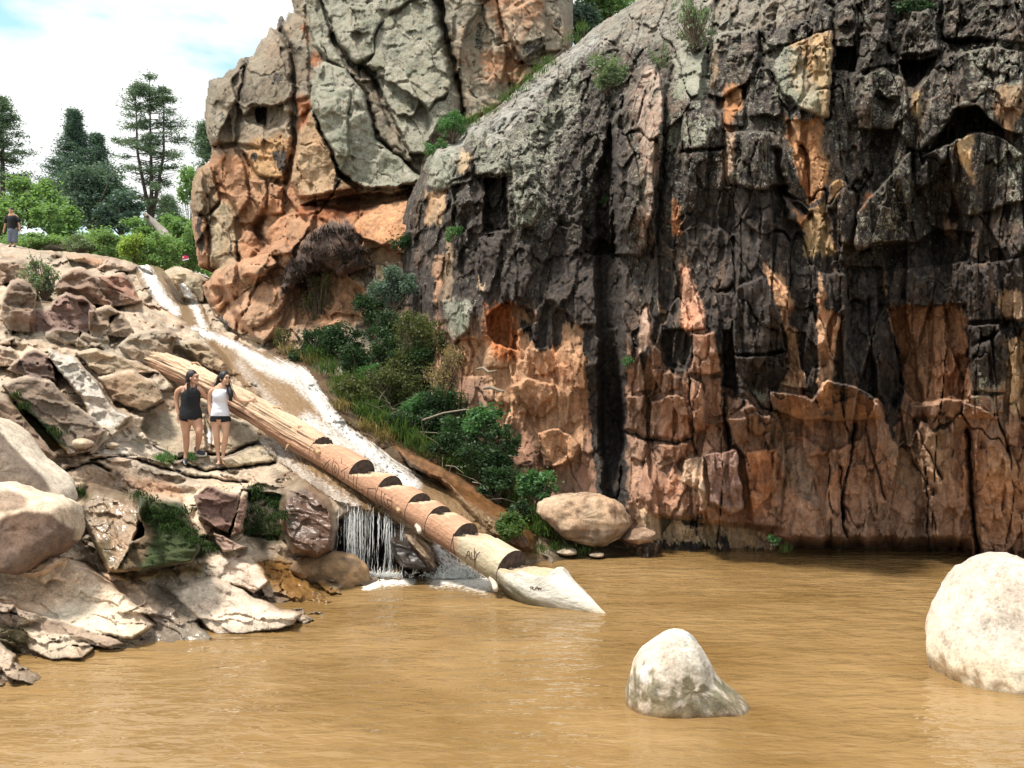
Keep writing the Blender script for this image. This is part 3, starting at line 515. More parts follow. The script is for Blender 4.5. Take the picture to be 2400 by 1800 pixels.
# ---- colour patches
for pl, cl in ((c('I', (540, 40), (600, 120), (640, 130), (700, 230), (720, 300), (690, 400), (700, 470), (750, 500), (770, 690), (830, 880), (640, 850), (680, 700), (670, 530), (620, 400), (590, 280), (540, 130)), (.52, .31, .18)),
     (c('I', (870, 100), (920, 190), (920, 350), (1030, 400), (1000, 560), (970, 780), (920, 940), (870, 900), (880, 700), (870, 540)), (.50, .31, .19)),
     (c('I', (1330, 340), (1700, 330), (1720, 300), (1830, 380), (1870, 600), (1860, 930), (1700, 950), (1500, 950), (1430, 850), (1400, 620), (1340, 520)), (.42, .23, .13)),
     (c('I', (-10, 50), (60, 120), (130, 350), (140, 480), (0, 490)), (.46, .25, .16)), (c('I', (60, 500), (200, 500), (250, 760), (60, 770)), (.44, .25, .17)),
     (c('I', (2060, 520), (2130, 560), (2212, 480), (2212, 1050), (2120, 1000), (2110, 700)), (.52, .35, .20)), (c('I', (1295, 60), (1325, 240), (1305, 240)), TAN), (c('I', (2100, 200), (2200, 240), (2230, 400), (2080, 400), (2020, 300)), (.40, .27, .17)),
     (c('H', (700, 280), (975, 190), (970, 400), (945, 770), (870, 750), (770, 700), (700, 520)), (.38, .27, .15)), (c('H', (660, 780), (910, 770), (900, 1000), (950, 1040), (940, 1180), (880, 1290), (820, 1330), (765, 1200), (715, 1000)), (.47, .25, .12)),
     (c('H', (820, 1370), (920, 1310), (940, 1460), (990, 1659), (780, 1659), (800, 1400)), (.40, .27, .14)), (c('H', (270, 570), (330, 555), (400, 570), (390, 650), (330, 760), (290, 860), (262, 780)), (.36, .17, .07)),
     (c('H', (1740, 930), (1890, 860), (1870, 1050), (1890, 1200), (1820, 1080)), (.52, .36, .20)), (c('H', (1490, 610), (1545, 610), (1530, 740), (1490, 720)), (.40, .29, .15)), (c('H', (650, 1300), (760, 1380), (800, 1400), (780, 1470), (680, 1430)), (.42, .2, .09)),
     (c('H', (1700, 1420), (1780, 1440), (1760, 1560), (1690, 1500)), (.42, .28, .2)), (c('H', (1180, 1280), (1230, 1250), (1160, 1360)), RUST), (c('H', (205, 300), (240, 290), (230, 500), (190, 560)), (.42, .33, .22)), (c('H', (280, 900), (330, 860), (330, 1080), (290, 1200), (270, 1000)), (.42, .31, .22)),
     (c('H', (2040, 560), (2212, 540), (2212, 720), (2120, 900), (2020, 720)), (.30, .2, .12)), (c('H', (950, 1170), (1040, 1170), (1000, 1280), (950, 1300)), (.40, .25, .12)),
     (c('J', (1380, 60), (1440, 120), (1500, 340), (1530, 470), (1400, 500), (1370, 400)), (.48, .27, .18)), (c('J', (1100, 420), (1165, 330), (1185, 560), (1100, 640)), (.42, .29, .22)), (c('J', (1230, 280), (1270, 420), (1240, 440)), TAN),
     (c('E', (1440, 150), (1610, 160), (1560, 400), (1520, 530), (1440, 510), (1425, 380)), (.56, .43, .29)), (c('E', (1780, 180), (1800, 200), (1790, 400), (1740, 560), (1690, 540), (1720, 400), (1750, 300)), (.52, .33, .21)),
     (c('E', (1150, 280), (1210, 260), (1190, 560), (1160, 600)), (.40, .25, .16)), (c('E', (1230, 100), (1290, 80), (1260, 560), (1210, 560)), (.33, .24, .16)), (c('G', (330, 1160), (370, 1150), (360, 1500), (330, 1659), (300, 1400)), (.5, .36, .25)),
     (c('G', (455, 1230), (500, 1240), (510, 1480), (470, 1400)), (.32, .16, .09)), (c('G', (860, 1430), (900, 1430), (900, 1659), (850, 1659)), (.42, .26, .15)), (c('G', (930, 860), (1000, 860), (980, 1080), (900, 1080)), (.3, .21, .12)),
     (c('G', (1580, 1300), (1640, 1350), (1660, 1500), (1600, 1520)), (.42, .2, .1)), (c('G', (0, 1250), (130, 1240), (120, 1400), (0, 1480)), (.48, .32, .19)), (c('G', (200, 960), (290, 1000), (290, 1180), (220, 1140)), (.42, .32, .2))): orange(pl, cl)
orange(c('E', (1490, 660), (1640, 540), (1830, 700), (1960, 690), (2120, 720), (2140, 900), (2150, 1150), (2130, 1500), (2080, 1659), (1920, 1659), (1800, 1440), (1560, 1300), (1480, 1050), (1300, 1060), (1300, 820), (1480, 800)), (.44, .26, .15), 12)
orange(c('E', (1490, 560), (1640, 540), (1700, 760), (1690, 980), (1560, 940), (1480, 800)), (.40, .14, .045), 16)
q.paint(c('J', (1780, 1260), (2000, 1240), (1990, 1500), (1930, 1659), (1800, 1659)), (.40, .2, .11), 14); q.paint(c('J', (1530, 1280), (1740, 1245), (1790, 1640), (1560, 1600)), (.24, .15, .12), 9); q.paint(c('J', (1380, 1310), (1530, 1290), (1530, 1600), (1380, 1480)), (.47, .35, .25), 7)  # last patch: a left-facing block side, its light painted in as a paler tone
q.paint(c('J', (2000, 1230), (2212, 1200), (2250, 1600), (2150, 1580), (2050, 1400)), (.27, .2, .155), 14)
q.paint(c('I', (1900, 1350), (2212, 1300), (2400, 1900), (1800, 1900), (1860, 1500)), (.42, .26, .165), 26); q.paint(c('I', (1300, 1200), (1700, 1100), (1760, 1500), (1400, 1500)), (.30, .19, .12), 26)
q.paint(c('K', (540, 60), (640, 110), (780, 130), (1010, 150), (1100, 200), (1250, 250), (1240, 290), (560, 240)), (.46, .34, .22), 8)
q.mask(c('K', (560, 205), (900, 235), (1200, 262), (1300, 300), (1260, 330), (560, 300)), 2, .6, 8)
q.mask(c('K', (760, 100), (830, 110), (810, 200), (770, 180)), 2, .55, 8); q.mask(c('K', (880, 160), (930, 150), (940, 240), (870, 240)), 2, .55, 8)
for pl in (c('I', (320, 420), (345, 200), (520, 130), (600, 290), (640, 420), (668, 600), (660, 780), (600, 870), (450, 880), (340, 740)), c('I', (770, 100), (870, 90), (870, 900), (800, 880), (760, 560)), c('I', (1060, 380), (1320, 300), (1400, 620), (1440, 900), (1360, 1180), (1290, 950), (1160, 900), (1060, 620)),
     c('J', (1240, 420), (1400, 470), (1450, 620), (1400, 760), (1270, 720)), c('J', (1640, 480), (1700, 480), (1780, 960), (1650, 800)), c('G', (370, 1150), (520, 1145), (540, 1500), (365, 1505)), c('P', (1340, 420), (1460, 300), (1470, 1260), (1410, 1290), (1385, 1000)),
     c('I', (1840, 460), (2060, 440), (2110, 800), (1870, 870)), c('E', (1850, 300), (2212, 200), (2212, 1500), (2150, 1100), (2120, 720), (1830, 690)), c('E', (1700, 700), (1990, 700), (1960, 860), (1840, 900)),
     c('H', (300, 1220), (640, 1250), (780, 1480), (780, 1640), (0, 1640), (0, 1400)), c('H', (1400, 390), (1600, 370), (1500, 590)), c('H', (985, 300), (1130, 300), (1130, 470), (980, 460))): black(pl)
q.mask(c('P', (1060, 430), (1130, 350), (1230, 270), (1330, 220), (1440, 230), (1450, 700), (1150, 720), (1060, 560)), 2, .74, 34); q.mask(c('P', (1100, 400), (1230, 290), (1330, 230), (1430, 250), (1430, 520), (1180, 560)), 0, .44, 30)
# light crust on the tops and along the ridge
ridge = c('G', (0, 1030), (60, 950), (270, 800), (480, 660), (700, 460), (900, 320), (960, 280), (1080, 170), (1340, 0), (1480, 0), (1400, 120), (1290, 200), (1080, 330), (900, 470), (700, 700), (560, 900), (420, 960), (300, 900), (200, 1000), (60, 1040))
q.paint(ridge, (.27, .26, .24), 14); q.mask(ridge, 0, .52, 14); q.mask(ridge, 2, .485, 14)
tops = c('P', (1380, -60), (1560, -40), (1760, -60), (1930, -60), (1900, 20), (1840, 60), (1760, 70), (1690, 110), (1650, 120), (1610, 150), (1560, 100), (1470, 120), (1400, 80))
q.paint(tops, (.20, .18, .15), 16); q.mask(tops, 2, .47, 16); q.mask(tops, 0, .5, 12)
for pl, v in ((c('G', (300, 850), (560, 900), (900, 500), (1000, 420), (1000, 700), (800, 1100), (760, 1480), (560, 1480), (520, 1130), (310, 1150)), .62), (c('G', (1600, 360), (1800, 340), (1820, 600), (1620, 640)), .85), (c('G', (1540, 800), (1760, 740), (1900, 800), (1800, 960), (1540, 960)), .62),
     (c('H', (560, 300), (760, 300), (900, 600), (940, 770), (760, 710), (620, 600)), .7), (c('H', (1140, 480), (1460, 430), (1450, 720), (1200, 800)), .5), (c('H', (1120, 1380), (1480, 1000), (1470, 1560), (1120, 1620)), .5), (c('H', (1800, 300), (2200, 280), (2212, 640), (1900, 640)), .55),
     (c('H', (2080, 960), (2212, 900), (2212, 1500), (2100, 1300)), .6), (c('G', (1420, 400), (1500, 400), (1540, 640), (1420, 1500), (1340, 1400)), .5), (c('E', (1210, 560), (1410, 560), (1390, 760), (1250, 850)), .75), (c('G', (0, 1030), (180, 940), (180, 1250), (0, 1200)), .75),
     (c('I', (1870, 800), (2100, 800), (2090, 1020), (1880, 1000)), .6), (c('I', (420, 850), (560, 880), (560, 960), (480, 950)), .7)): q.mask(pl, 0, v, 14)
q.paint(c('G', (1330, 600), (1420, 400), (1520, 420), (1540, 700), (1500, 1100), (1440, 1600), (1370, 1600), (1420, 1100)), (.34, .24, .19), 10, .9); q.mask(c('G', (1380, 600), (1420, 420), (1520, 440), (1530, 760), (1490, 1100), (1430, 1600), (1370, 1600)), 2, .46, 10)
q.msk[..., 2] = np.where(q.V > 1285+6*fbm(q.U/12, 0, 3, 3), np.maximum(q.msk[..., 2], .5), q.msk[..., 2]); q.msk[..., 1] = sst(1270, 1300, q.V)*.7
# silhouette of the ridge
sil2 = c('G', (-200, 1300), (0, 1030), (60, 955), (200, 925), (262, 815), (480, 672), (700, 465), (900, 325), (960, 288), (1080, 178), (1340, 10), (1420, -60), (1500, -120), (1700, -360), (1750, -420))
sil2 = [(930, 1400), (930, 520)]+sil2[1:]+[(3200, -420), (3200, 1400)]
dk = sdist(q.U+4*fbm(q.U/22, q.V/22, 5, 3), q.V+4*fbm(q.U/22, q.V/22, 8, 3), sil2)
sk = np.clip(dk, 0, 40)/40; q.D += 1.3*(1-np.sqrt(1-(1-sk)**2))*(q.U < 1520)*(q.V < 700)
cliff = q.build('cliff', M_rock, keep=dk > 0, back=9.)
tag(cliff, kind='structure')
# =================================================================== left rock slope, creek bed and planted bank
SC = [(-300, 1700, 6.9), (0, 1700, 7.3), (300, 1700, 7.9), (800, 1700, 8.6), (1400, 1600, 9.6), (1400, 1480, 11), (-300, 1600, 7.45), (0, 1572, 7.81), (200, 1522, 8.5), (320, 1500, 8.85), (500, 1466, 9.45), (650, 1447, 9.8), (740, 1438, 10.0), (600, 1400, 10.6), (700, 1380, 11.1),
 (850, 1372, 11.6), (940, 1352, 12.2), (1100, 1350, 12.25), (1260, 1313, 13.5), (1400, 1313, 13.5), (150, 1400, 8.9), (150, 1300, 9.3), (300, 1400, 9.3), (480, 1380, 10.0), (0, 1400, 8.6), (0, 1300, 9.2), (-300, 1350, 8.6), (-300, 1100, 11), (0, 1150, 10.6), (150, 1150, 11.5),
 (250, 1325, 10.4), (450, 1320, 11.0), (600, 1290, 11.6), (300, 1110, 12.6), (300, 1070, 13.4), (400, 1095, 14.4), (470, 1110, 14.6), (540, 1095, 14.9), (620, 1100, 14.5), (450, 1150, 13.6), (560, 1130, 13.8), (640, 1260, 12.2), (500, 1250, 12.0), (760, 1300, 12.1), (700, 1150, 12.8), (800, 1180, 12.7),
 (500, 1000, 16.2), (430, 950, 16.9), (100, 960, 14.5), (0, 1050, 12), (-300, 850, 16), (200, 850, 18), (0, 800, 19), (100, 700, 24), (300, 720, 23.5), (400, 800, 20), (450, 760, 23), (0, 650, 29), (0, 575, 38), (-300, 560, 37), (150, 592, 38), (300, 612, 34), (450, 635, 32), (250, 680, 28), (340, 650, 31),
 (430, 740, 26), (480, 790, 23), (560, 830, 21.2), (640, 870, 19.3), (720, 900, 18.2), (650, 960, 16.9), (780, 980, 16.3), (860, 1060, 15), (760, 1060, 14.6), (960, 1140, 14), (1060, 1200, 13.5), (1200, 1270, 13.5), (920, 1180, 13.4), (1000, 1260, 12.8), (1250, 1300, 13.5),
 (700, 820, 22.0), (740, 905, 18.6), (790, 920, 18.2), (850, 960, 17.7), (900, 1000, 17), (1000, 1080, 16), (1100, 1130, 15.5), (1200, 1180, 15), (1300, 1250, 14.6), (1450, 1300, 13.9), (750, 760, 24.6), (850, 800, 21.9), (900, 850, 19.6), (1000, 900, 18.4), (1100, 950, 17.7), (1000, 800, 20.2), (1100, 1050, 16.3), (900, 700, 22.6),
 (800, 680, 26), (600, 700, 27.5), (700, 720, 27), (1200, 1050, 16.8), (1300, 1100, 16.6)]
r3 = Relief(-330, 1520, 545, 1720, 2.2, SC, warp=4, seed=3)
q = r3; q.wv = 5*fbm(q.U/13, q.V/13, 93, 3)
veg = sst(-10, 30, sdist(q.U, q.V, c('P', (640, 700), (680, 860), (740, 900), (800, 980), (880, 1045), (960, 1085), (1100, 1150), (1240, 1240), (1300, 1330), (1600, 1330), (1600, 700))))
flow = sst(-6, 14, sdist(q.U, q.V, c('P', (300, 620), (350, 620), (440, 700), (500, 770), (560, 800), (680, 860), (740, 920), (800, 1000), (900, 1060), (1100, 1160), (1240, 1240), (1290, 1320), (1060, 1330), (920, 1200), (840, 1180), (740, 1160), (620, 1060), (600, 900), (500, 800), (400, 740))))
near = np.clip(14/q.D, .4, 1.6)
ja, ea = q.plates(170, 90, .4, .6, 31, shear=-.7, edge=.18, ew=.02, mask=(1-veg)*(1-flow)*.45, warp=.5)
jb, eb = q.plates(80, 50, .07, .16, 32, shear=-.6, edge=.07, ew=.022, mask=(1-flow)*(1-.5*veg), warp=.5)
jc, ec = q.plates(30, 18, .018, .035, 33, shear=-.6, edge=.015, ew=.05, mask=(1-flow), warp=.5)
gm = np.clip(-np.gradient(q.B, 2.2, axis=0), 0, .12); ma = (1-flow)*(1-veg)
for per, slp, am, sd_ in ((60, .42, .28, 5.), (24, .5, .07, 9.)):
    ph = (q.V-slp*q.U+per*1.6*fbm(q.U/170, q.V/110, sd_, 3)+per*.5*fbm(q.U/40, q.V/30, sd_+3, 3))/per
    fr = ph-np.floor(ph); rnd = fbm(np.floor(ph)*3.7, q.U/120, sd_, 2)
    saw = np.where(fr < .72, fr/.72, (1-fr)/.28); saw = saw*saw*(3-2*saw)*.5+saw*.5
    q.D += ma*am*gm*per*(saw-.5)*np.clip(.75+1.4*rnd, 0, 1.5)
    if per == 60: bed = fr
q.noise(.6, .35, 4, seed=1); q.noise(2.4, .03, 4); q.noise(7, .010, 3)
# pale water-worn stone
q.col[:] = np.array((.52, .43, .325))*(1+.35*fbm(q.U/130, q.V/70, 4, 4))[..., None]*(.86+.26*jb[..., None])
q.msk[..., 0] = .12; q.msk[..., 2] = .12
bp_ = (sst(.05, .3, fbm(q.U/75+q.V/150, q.V/34, 14., 4))*.75)[..., None]; q.col[:] = q.col*(1-bp_)+np.array((.30, .225, .165))*bp_
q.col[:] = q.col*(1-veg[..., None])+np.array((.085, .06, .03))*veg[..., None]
FACE = (.23, .17, .125)  # brown of the block fronts: varnish, with part of their shade painted in
def face(pl, lift, a=.0035, b=0., rad=12, cl=FACE, paint=6, rd=2.):
    if max(p[1] for p in pl) < 1150:
        lift *= .6; mx_, my_ = sum(p[0] for p in pl)/len(pl), sum(p[1] for p in pl)/len(pl); pl = [(mx_+(x-mx_)*1.10, my_+(y-my_)*1.10) for x, y in pl]; rad *= .55
    q.block(pl, lift, a, b, rad*.8, round_=rd)
    if cl:
        sl, d, tt = q.last; dd = d+q.wu[sl]*.8
        w = (sst(-1, paint, dd)*sst(.25, .95, tt+.03*q.wv[sl]))[..., None] if cl[0] < .45 else sst(-1, paint*1.5, dd)[..., None]
        q.col[sl] = q.col[sl]*(1-w)+np.array(cl, np.float32)*w*(1+.25*q.wv[sl][..., None]/7)
# far terraces first, near boulders last
face(c('B', (430, 260), (600, 260), (700, 300), (640, 350), (460, 300)), .4, .002, cl=(.45, .3, .2)); face(c('B', (640, 352), (720, 290), (880, 350), (850, 380), (700, 385)), .6, .002, cl=(.48, .38, .3))
face(c('B', (1050, 375), (1100, 352), (1250, 372), (1330, 420), (1310, 560), (1180, 540), (1120, 450)), .9, .0, cl=(.50, .42, .29), rad=16); face(c('B', (870, 330), (980, 340), (990, 400), (930, 360)), .4, .001, cl=CRM)
face(c('B', (0, 300), (110, 300), (200, 340), (190, 440), (60, 450), (-200, 470), (-200, 300)), .8, .003, cl=(.36, .27, .2)); face(c('B', (400, 400), (500, 350), (700, 430), (900, 560), (720, 600), (500, 560), (380, 500)), .7, .004, cl=(.30, .20, .145), rad=16)
face(c('B', (640, 400), (820, 390), (900, 560), (700, 480)), .5, .004, cl=(.38, .22, .16), rad=10)
face(c('B', (10, 640), (60, 450), (150, 435), (190, 450), (230, 520), (215, 640), (212, 760), (60, 740)), .9, .003, cl=(.24, .17, .125), rad=18)
face(c('B', (335, 620), (360, 545), (430, 530), (540, 545), (600, 600), (585, 700), (560, 775), (440, 760), (215, 765), (220, 610)), .9, .003, cl=(.27, .18, .15), rad=12)
face(c('B', (580, 620), (700, 600), (760, 640), (705, 680), (700, 800), (590, 775)), .8, .003, cl=(.33, .24, .17)); face(c('B', (700, 690), (800, 650), (860, 760), (840, 800), (705, 795)), .7, .003, b=.002, cl=(.34, .25, .18))
face(c('B', (300, 760), (380, 730), (505, 760), (497, 850), (420, 840), (310, 800)), .6, .003, cl=(.33, .26, .2)); face(c('B', (512, 770), (700, 800), (690, 870), (497, 862)), .5, .003, cl=(.34, .27, .2))
face(c('B', (830, 800), (900, 760), (1110, 750), (1130, 800), (1100, 900), (1000, 1000), (870, 935), (780, 860)), .0, .004, cl=(.33, .26, .19), rad=16)
face(c('B', (1110, 800), (1200, 830), (1285, 905), (1270, 980), (1110, 900)), .0, .004, cl=(.35, .28, .2)); face(c('B', (1280, 800), (1460, 940), (1490, 1040), (1300, 980), (1200, 840)), .3, .006, cl=(.42, .31, .2), rad=18)
face(c('B', (0, 860), (90, 870), (120, 945), (100, 985), (-200, 990), (-200, 850)), .6, .003, cl=(.42, .33, .25))
face(c('B', (115, 945), (200, 870), (330, 930), (350, 1085), (200, 1060), (60, 1010)), .9, .003, cl=(.20, .14, .115), rad=14)
face(c('B', (500, 905), (620, 880), (900, 960), (1000, 1030), (820, 1025), (650, 1040), (560, 960)), .4, .005, cl=(.40, .30, .2), rad=14); face(c('B', (655, 1065), (860, 1020), (1010, 1100), (1050, 1210), (900, 1270), (740, 1205)), .6, .004, cl=(.36, .26, .17), rad=16)
face(c('B', (325, 890), (500, 950), (640, 1110), (720, 1240), (830, 1300), (750, 1370), (600, 1360), (540, 1210), (420, 1060), (340, 960)), .5, .006, cl=(.62, .57, .50), rad=16)
face(c('B', (40, 1110), (200, 1060), (340, 1100), (430, 1210), (560, 1290), (650, 1400), (560, 1520), (430, 1545), (300, 1390), (150, 1250)), 1.1, .003, cl=(.215, .16, .12), rad=16)
face(c('B', (-200, 1180), (0, 1200), (90, 1235), (200, 1380), (345, 1550), (270, 1610), (150, 1560), (0, 1440), (-200, 1400)), .9, .003, cl=(.25, .175, .125), rad=14)
face(c('B', (970, 1290), (1150, 1290), (1340, 1310), (1345, 1560), (1150, 1590), (1000, 1500), (930, 1390)), -.25, .009, cl=(.50, .41, .30), rad=12); face(c('B', (1340, 1310), (1600, 1350), (1720, 1430), (1700, 1480), (1460, 1570), (1345, 1560)), -.2, .009, cl=(.47, .38, .27), rad=10)
face(c('B', (1460, 1590), (1700, 1480), (1770, 1500), (1780, 1620), (1500, 1670)), .1, .006, cl=(.49, .4, .28), rad=8)
face(c('B', (620, 1560), (730, 1440), (830, 1400), (1000, 1500), (1120, 1560), (1100, 1600), (960, 1580)), .3, .006, cl=(.60, .53, .44), rad=14)
# ledges the two women stand on
for l in (c('C', (590, 215), (800, 190), (1000, 250), (1200, 320), (1440, 345), (1600, 362)), c('C', (1200, 250), (1330, 285), (1460, 275), (1780, 235)), c('C', (380, 300), (600, 230), (700, 280)), c('B', (1000, 1510), (1150, 1590), (1340, 1560), (1470, 1570), (1600, 1510), (1740, 1480))): q.groove(l, .3, 4)
# moss boulder, cube block and the wet bulges
face(c('C', (490, 520), (600, 350), (760, 400), (850, 430), (960, 460), (900, 700), (760, 930), (700, 945), (620, 780), (560, 650)), .9, .006, cl=(.50, .41, .31), rad=26)
face(c('C', (860, 430), (1000, 420), (1190, 470), (1250, 640), (1300, 780), (1250, 880), (900, 935), (720, 945), (830, 760), (930, 700), (900, 560)), 1.0, .004, cl=(.11, .075, .04), rad=18)
face(c('C', (1265, 440), (1340, 375), (1545, 435), (1535, 560), (1480, 690), (1380, 645), (1290, 590)), 1.0, .002, cl=(.185, .12, .10), rad=6); face(c('C', (1548, 435), (1600, 395), (1600, 500), (1560, 680), (1490, 715), (1530, 570)), .9, .002, b=-.004, cl=(.16, .10, .08), rad=6)
face(c('C', (1380, 660), (1500, 720), (1610, 790), (1450, 810), (1400, 760)), .7, .003, cl=(.28, .19, .15), rad=6)
q.slab(c('C', (1600, 400), (1850, 440), (1830, 760), (1560, 720)), -.5, 0, 0, 10)
face(c('F', (160, 660), (300, 560), (430, 640), (500, 780), (530, 920), (500, 1080), (400, 1135), (240, 1100), (165, 980), (150, 820)), .9, .004, cl=(.20, .12, .085), rad=46)
q.slab(c('F', (530, 860), (640, 800), (800, 850), (1000, 1000), (1170, 1200), (1180, 1250), (520, 1250), (500, 1100)), -.8, 0, 0, 14)
face(c('F', (860, 900), (1000, 950), (1120, 1060), (1180, 1180), (1170, 1235), (1050, 1215), (950, 1200), (880, 1120), (850, 1000)), 1.0, .004, cl=(.18, .12, .075), rad=34)
face(c('F', (900, 400), (1150, 500), (1500, 700), (1740, 870), (1810, 990), (1795, 1070), (1720, 1090), (1560, 1010), (1400, 860), (1200, 640), (1000, 540)), .35, .005, cl=(.30, .155, .07), rad=40)
# boulders on the left edge
face(c('C', (-250, -60), (0, -10), (60, 70), (160, 190), (300, 290), (440, 420), (460, 495), (330, 475), (200, 500), (60, 420), (-250, 340)), .9, .004, cl=(.25, .19, .145), rad=22)
q.paint(c('C', (-250, -120), (20, 0), (90, 60), (320, 260), (440, 400), (460, 490), (380, 460), (300, 340), (160, 215), (60, 110), (-250, 0)), (.58, .5, .4), 5)
if 0: face(c('C', (-300, 330), (0, 375), (110, 415), (210, 460), (330, 480), (480, 510), (545, 660), (540, 730), (450, 815), (330, 890), (240, 940), (130, 905), (0, 880), (-300, 840)), .6, .003, cl=(.60, .51, .40), rad=40)
if 0: q.paint(c('C', (-300, 580), (0, 600), (60, 565), (140, 545), (330, 560), (440, 640), (495, 700), (440, 800), (330, 880), (240, 925), (130, 890), (0, 860), (-300, 820)), (.235, .165, .12), 4)
if 0: q.paint(c('C', (-200, 400), (60, 410), (200, 470), (190, 520), (60, 555), (-200, 560)), (.27, .21, .16), 6)
# pale slabs by the water
face(c('C', (-300, 860), (0, 890), (230, 950), (440, 830), (560, 880), (820, 1080), (900, 1170), (1000, 1290), (860, 1380), (640, 1345), (480, 1300), (180, 1200), (0, 1140), (-300, 1100)), .30, .0052, cl=(.60, .50, .38), rad=22)
face(c('C', (100, 1290), (240, 1240), (330, 1235), (560, 1290), (740, 1375), (860, 1395), (640, 1440), (540, 1380), (300, 1340)), .15, .003, cl=(.30, .22, .16), rad=8)
face(c('C', (170, 1400), (280, 1370), (420, 1395), (560, 1380), (630, 1425), (540, 1505), (330, 1510), (190, 1450)), .15, .005, cl=(.52, .42, .31), rad=12); face(c('C', (-250, 1360), (0, 1370), (110, 1480), (60, 1580), (-250, 1600)), .15, .005, cl=(.46, .36, .27), rad=12)
face(c('C', (1080, 1060), (1240, 990), (1400, 970), (1650, 1090), (1800, 1170), (1960, 1200), (1900, 1290), (1760, 1330), (1400, 1360), (1250, 1210)), .22, .0055, cl=(.60, .49, .38), rad=16)
face(c('C', (1330, 880), (1450, 820), (1700, 880), (1750, 1000), (1650, 1080), (1480, 1010)), .25, .0055, cl=(.56, .45, .36), rad=12); face(c('C', (1900, 1230), (1990, 1205), (2045, 1260), (1960, 1290)), .12, .005, cl=CRM, rad=6)
face(c('C', (990, 1190), (1200, 1200), (1400, 1370), (1330, 1420), (1000, 1440), (880, 1420), (1010, 1300)), .15, .008, cl=(.50, .45, .38), rad=14)
q.paint(c('C', (0, 1130), (180, 1190), (100, 1290), (60, 1340), (-200, 1330), (-200, 1120)), (.27, .2, .155), 7)
# moss, algae, wet streaks
for pl, cl, fe in ((c('C', (850, 440), (990, 410), (1000, 480), (1170, 480), (1240, 640), (1350, 720), (1430, 790), (1300, 860), (1000, 930), (900, 935), (1000, 700), (930, 620)), (.035, .048, .015), 9),
     (c('C', (1600, 400), (1700, 380), (1830, 450), (1800, 620), (1860, 740), (1700, 800), (1600, 740), (1640, 560)), (.06, .05, .03), 14), (c('C', (800, 340), (1100, 330), (1200, 470), (900, 430)), (.40, .26, .17), 10), (c('C', (440, 400), (560, 360), (560, 460), (470, 500)), (.10, .085, .04), 6),
     (c('C', (620, 740), (700, 720), (760, 900), (680, 900)), (.13, .10, .04), 8), (c('B', (50, 1140), (120, 1200), (300, 1390), (430, 1560), (360, 1550), (200, 1380), (60, 1220)), (.16, .12, .04), 5), (c('B', (260, 1400), (330, 1420), (430, 1550), (360, 1545)), (.40, .22, .05), 5),
     (c('B', (120, 1180), (260, 1330), (400, 1440), (440, 1540), (330, 1470), (180, 1300)), (.035, .05, .02), 6), (c('C', (980, 180), (1100, 170), (1140, 220), (1080, 250)), (.20, .24, .08), 5),
     (c('C', (0, 1280), (170, 1290), (200, 1420), (100, 1460), (0, 1380)), (.16, .13, .07), 8), (c('C', (720, 930), (900, 940), (1100, 920), (1330, 880), (1300, 960), (900, 1000), (780, 1000)), (.32, .22, .10), 8),
     (c('C', (1660, 880), (1800, 850), (2000, 960), (2212, 1060), (2212, 1200), (2000, 1180), (1800, 1080)), (.42, .25, .09), 12), (c('C', (1000, 1000), (1150, 1080), (1250, 1250), (1340, 1340), (1100, 1400), (900, 1420), (1060, 1250)), (.50, .46, .40), 10)):
    q.paint(pl, cl, fe)
q.mask(c('C', (540, 330), (780, 280), (900, 430), (950, 560), (820, 800), (760, 930), (640, 800), (580, 640), (500, 540)), 1, 1., 14); q.mask(c('C', (1000, 1000), (1150, 1080), (1250, 1250), (1420, 1360), (1000, 1440), (860, 1420), (1050, 1250)), 1, 1., 12)
q.mask(c('C', (1660, 860), (1900, 850), (2212, 1000), (2212, 1260), (1800, 1100)), 1, .9, 12); q.mask(c('F', (120, 560), (560, 560), (560, 1140), (120, 1140)), 1, .8, 20); q.mask(c('F', (800, 400), (1900, 900), (1900, 1180), (800, 1240)), 1, .75, 20)
q.mask(c('B', (330, 900), (640, 1100), (830, 1300), (600, 1370)), 1, .5, 12)
q.mask(c('F', (150, 850), (500, 850), (520, 1120), (180, 1120)), 2, .42, 26); q.mask(c('F', (520, 860), (860, 860), (1180, 1200), (1180, 1260), (500, 1250)), 2, .75, 20)
q.paint(c('F', (860, 380), (1150, 480), (1500, 680), (1760, 860), (1830, 1000), (1800, 1090), (1700, 1100), (1500, 980), (1350, 820), (1180, 640), (980, 540)), (.25, .125, .05), 10)
q.paint(c('P', (640, 800), (700, 830), (760, 880), (800, 960), (860, 1010), (930, 1060), (1000, 1110), (960, 1100), (880, 1070), (800, 1010), (740, 930), (700, 880), (620, 830)), (.12, .075, .04), 10)
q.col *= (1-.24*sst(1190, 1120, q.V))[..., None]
q.paint(c('P', (486, 1004), (497, 1004), (499, 1040), (486, 1044)), (.8, .8, .8), 3, 1., .2); q.paint(c('P', (622, 1015), (636, 1020), (640, 1062), (626, 1066), (618, 1040)), (.72, .74, .76), 4)
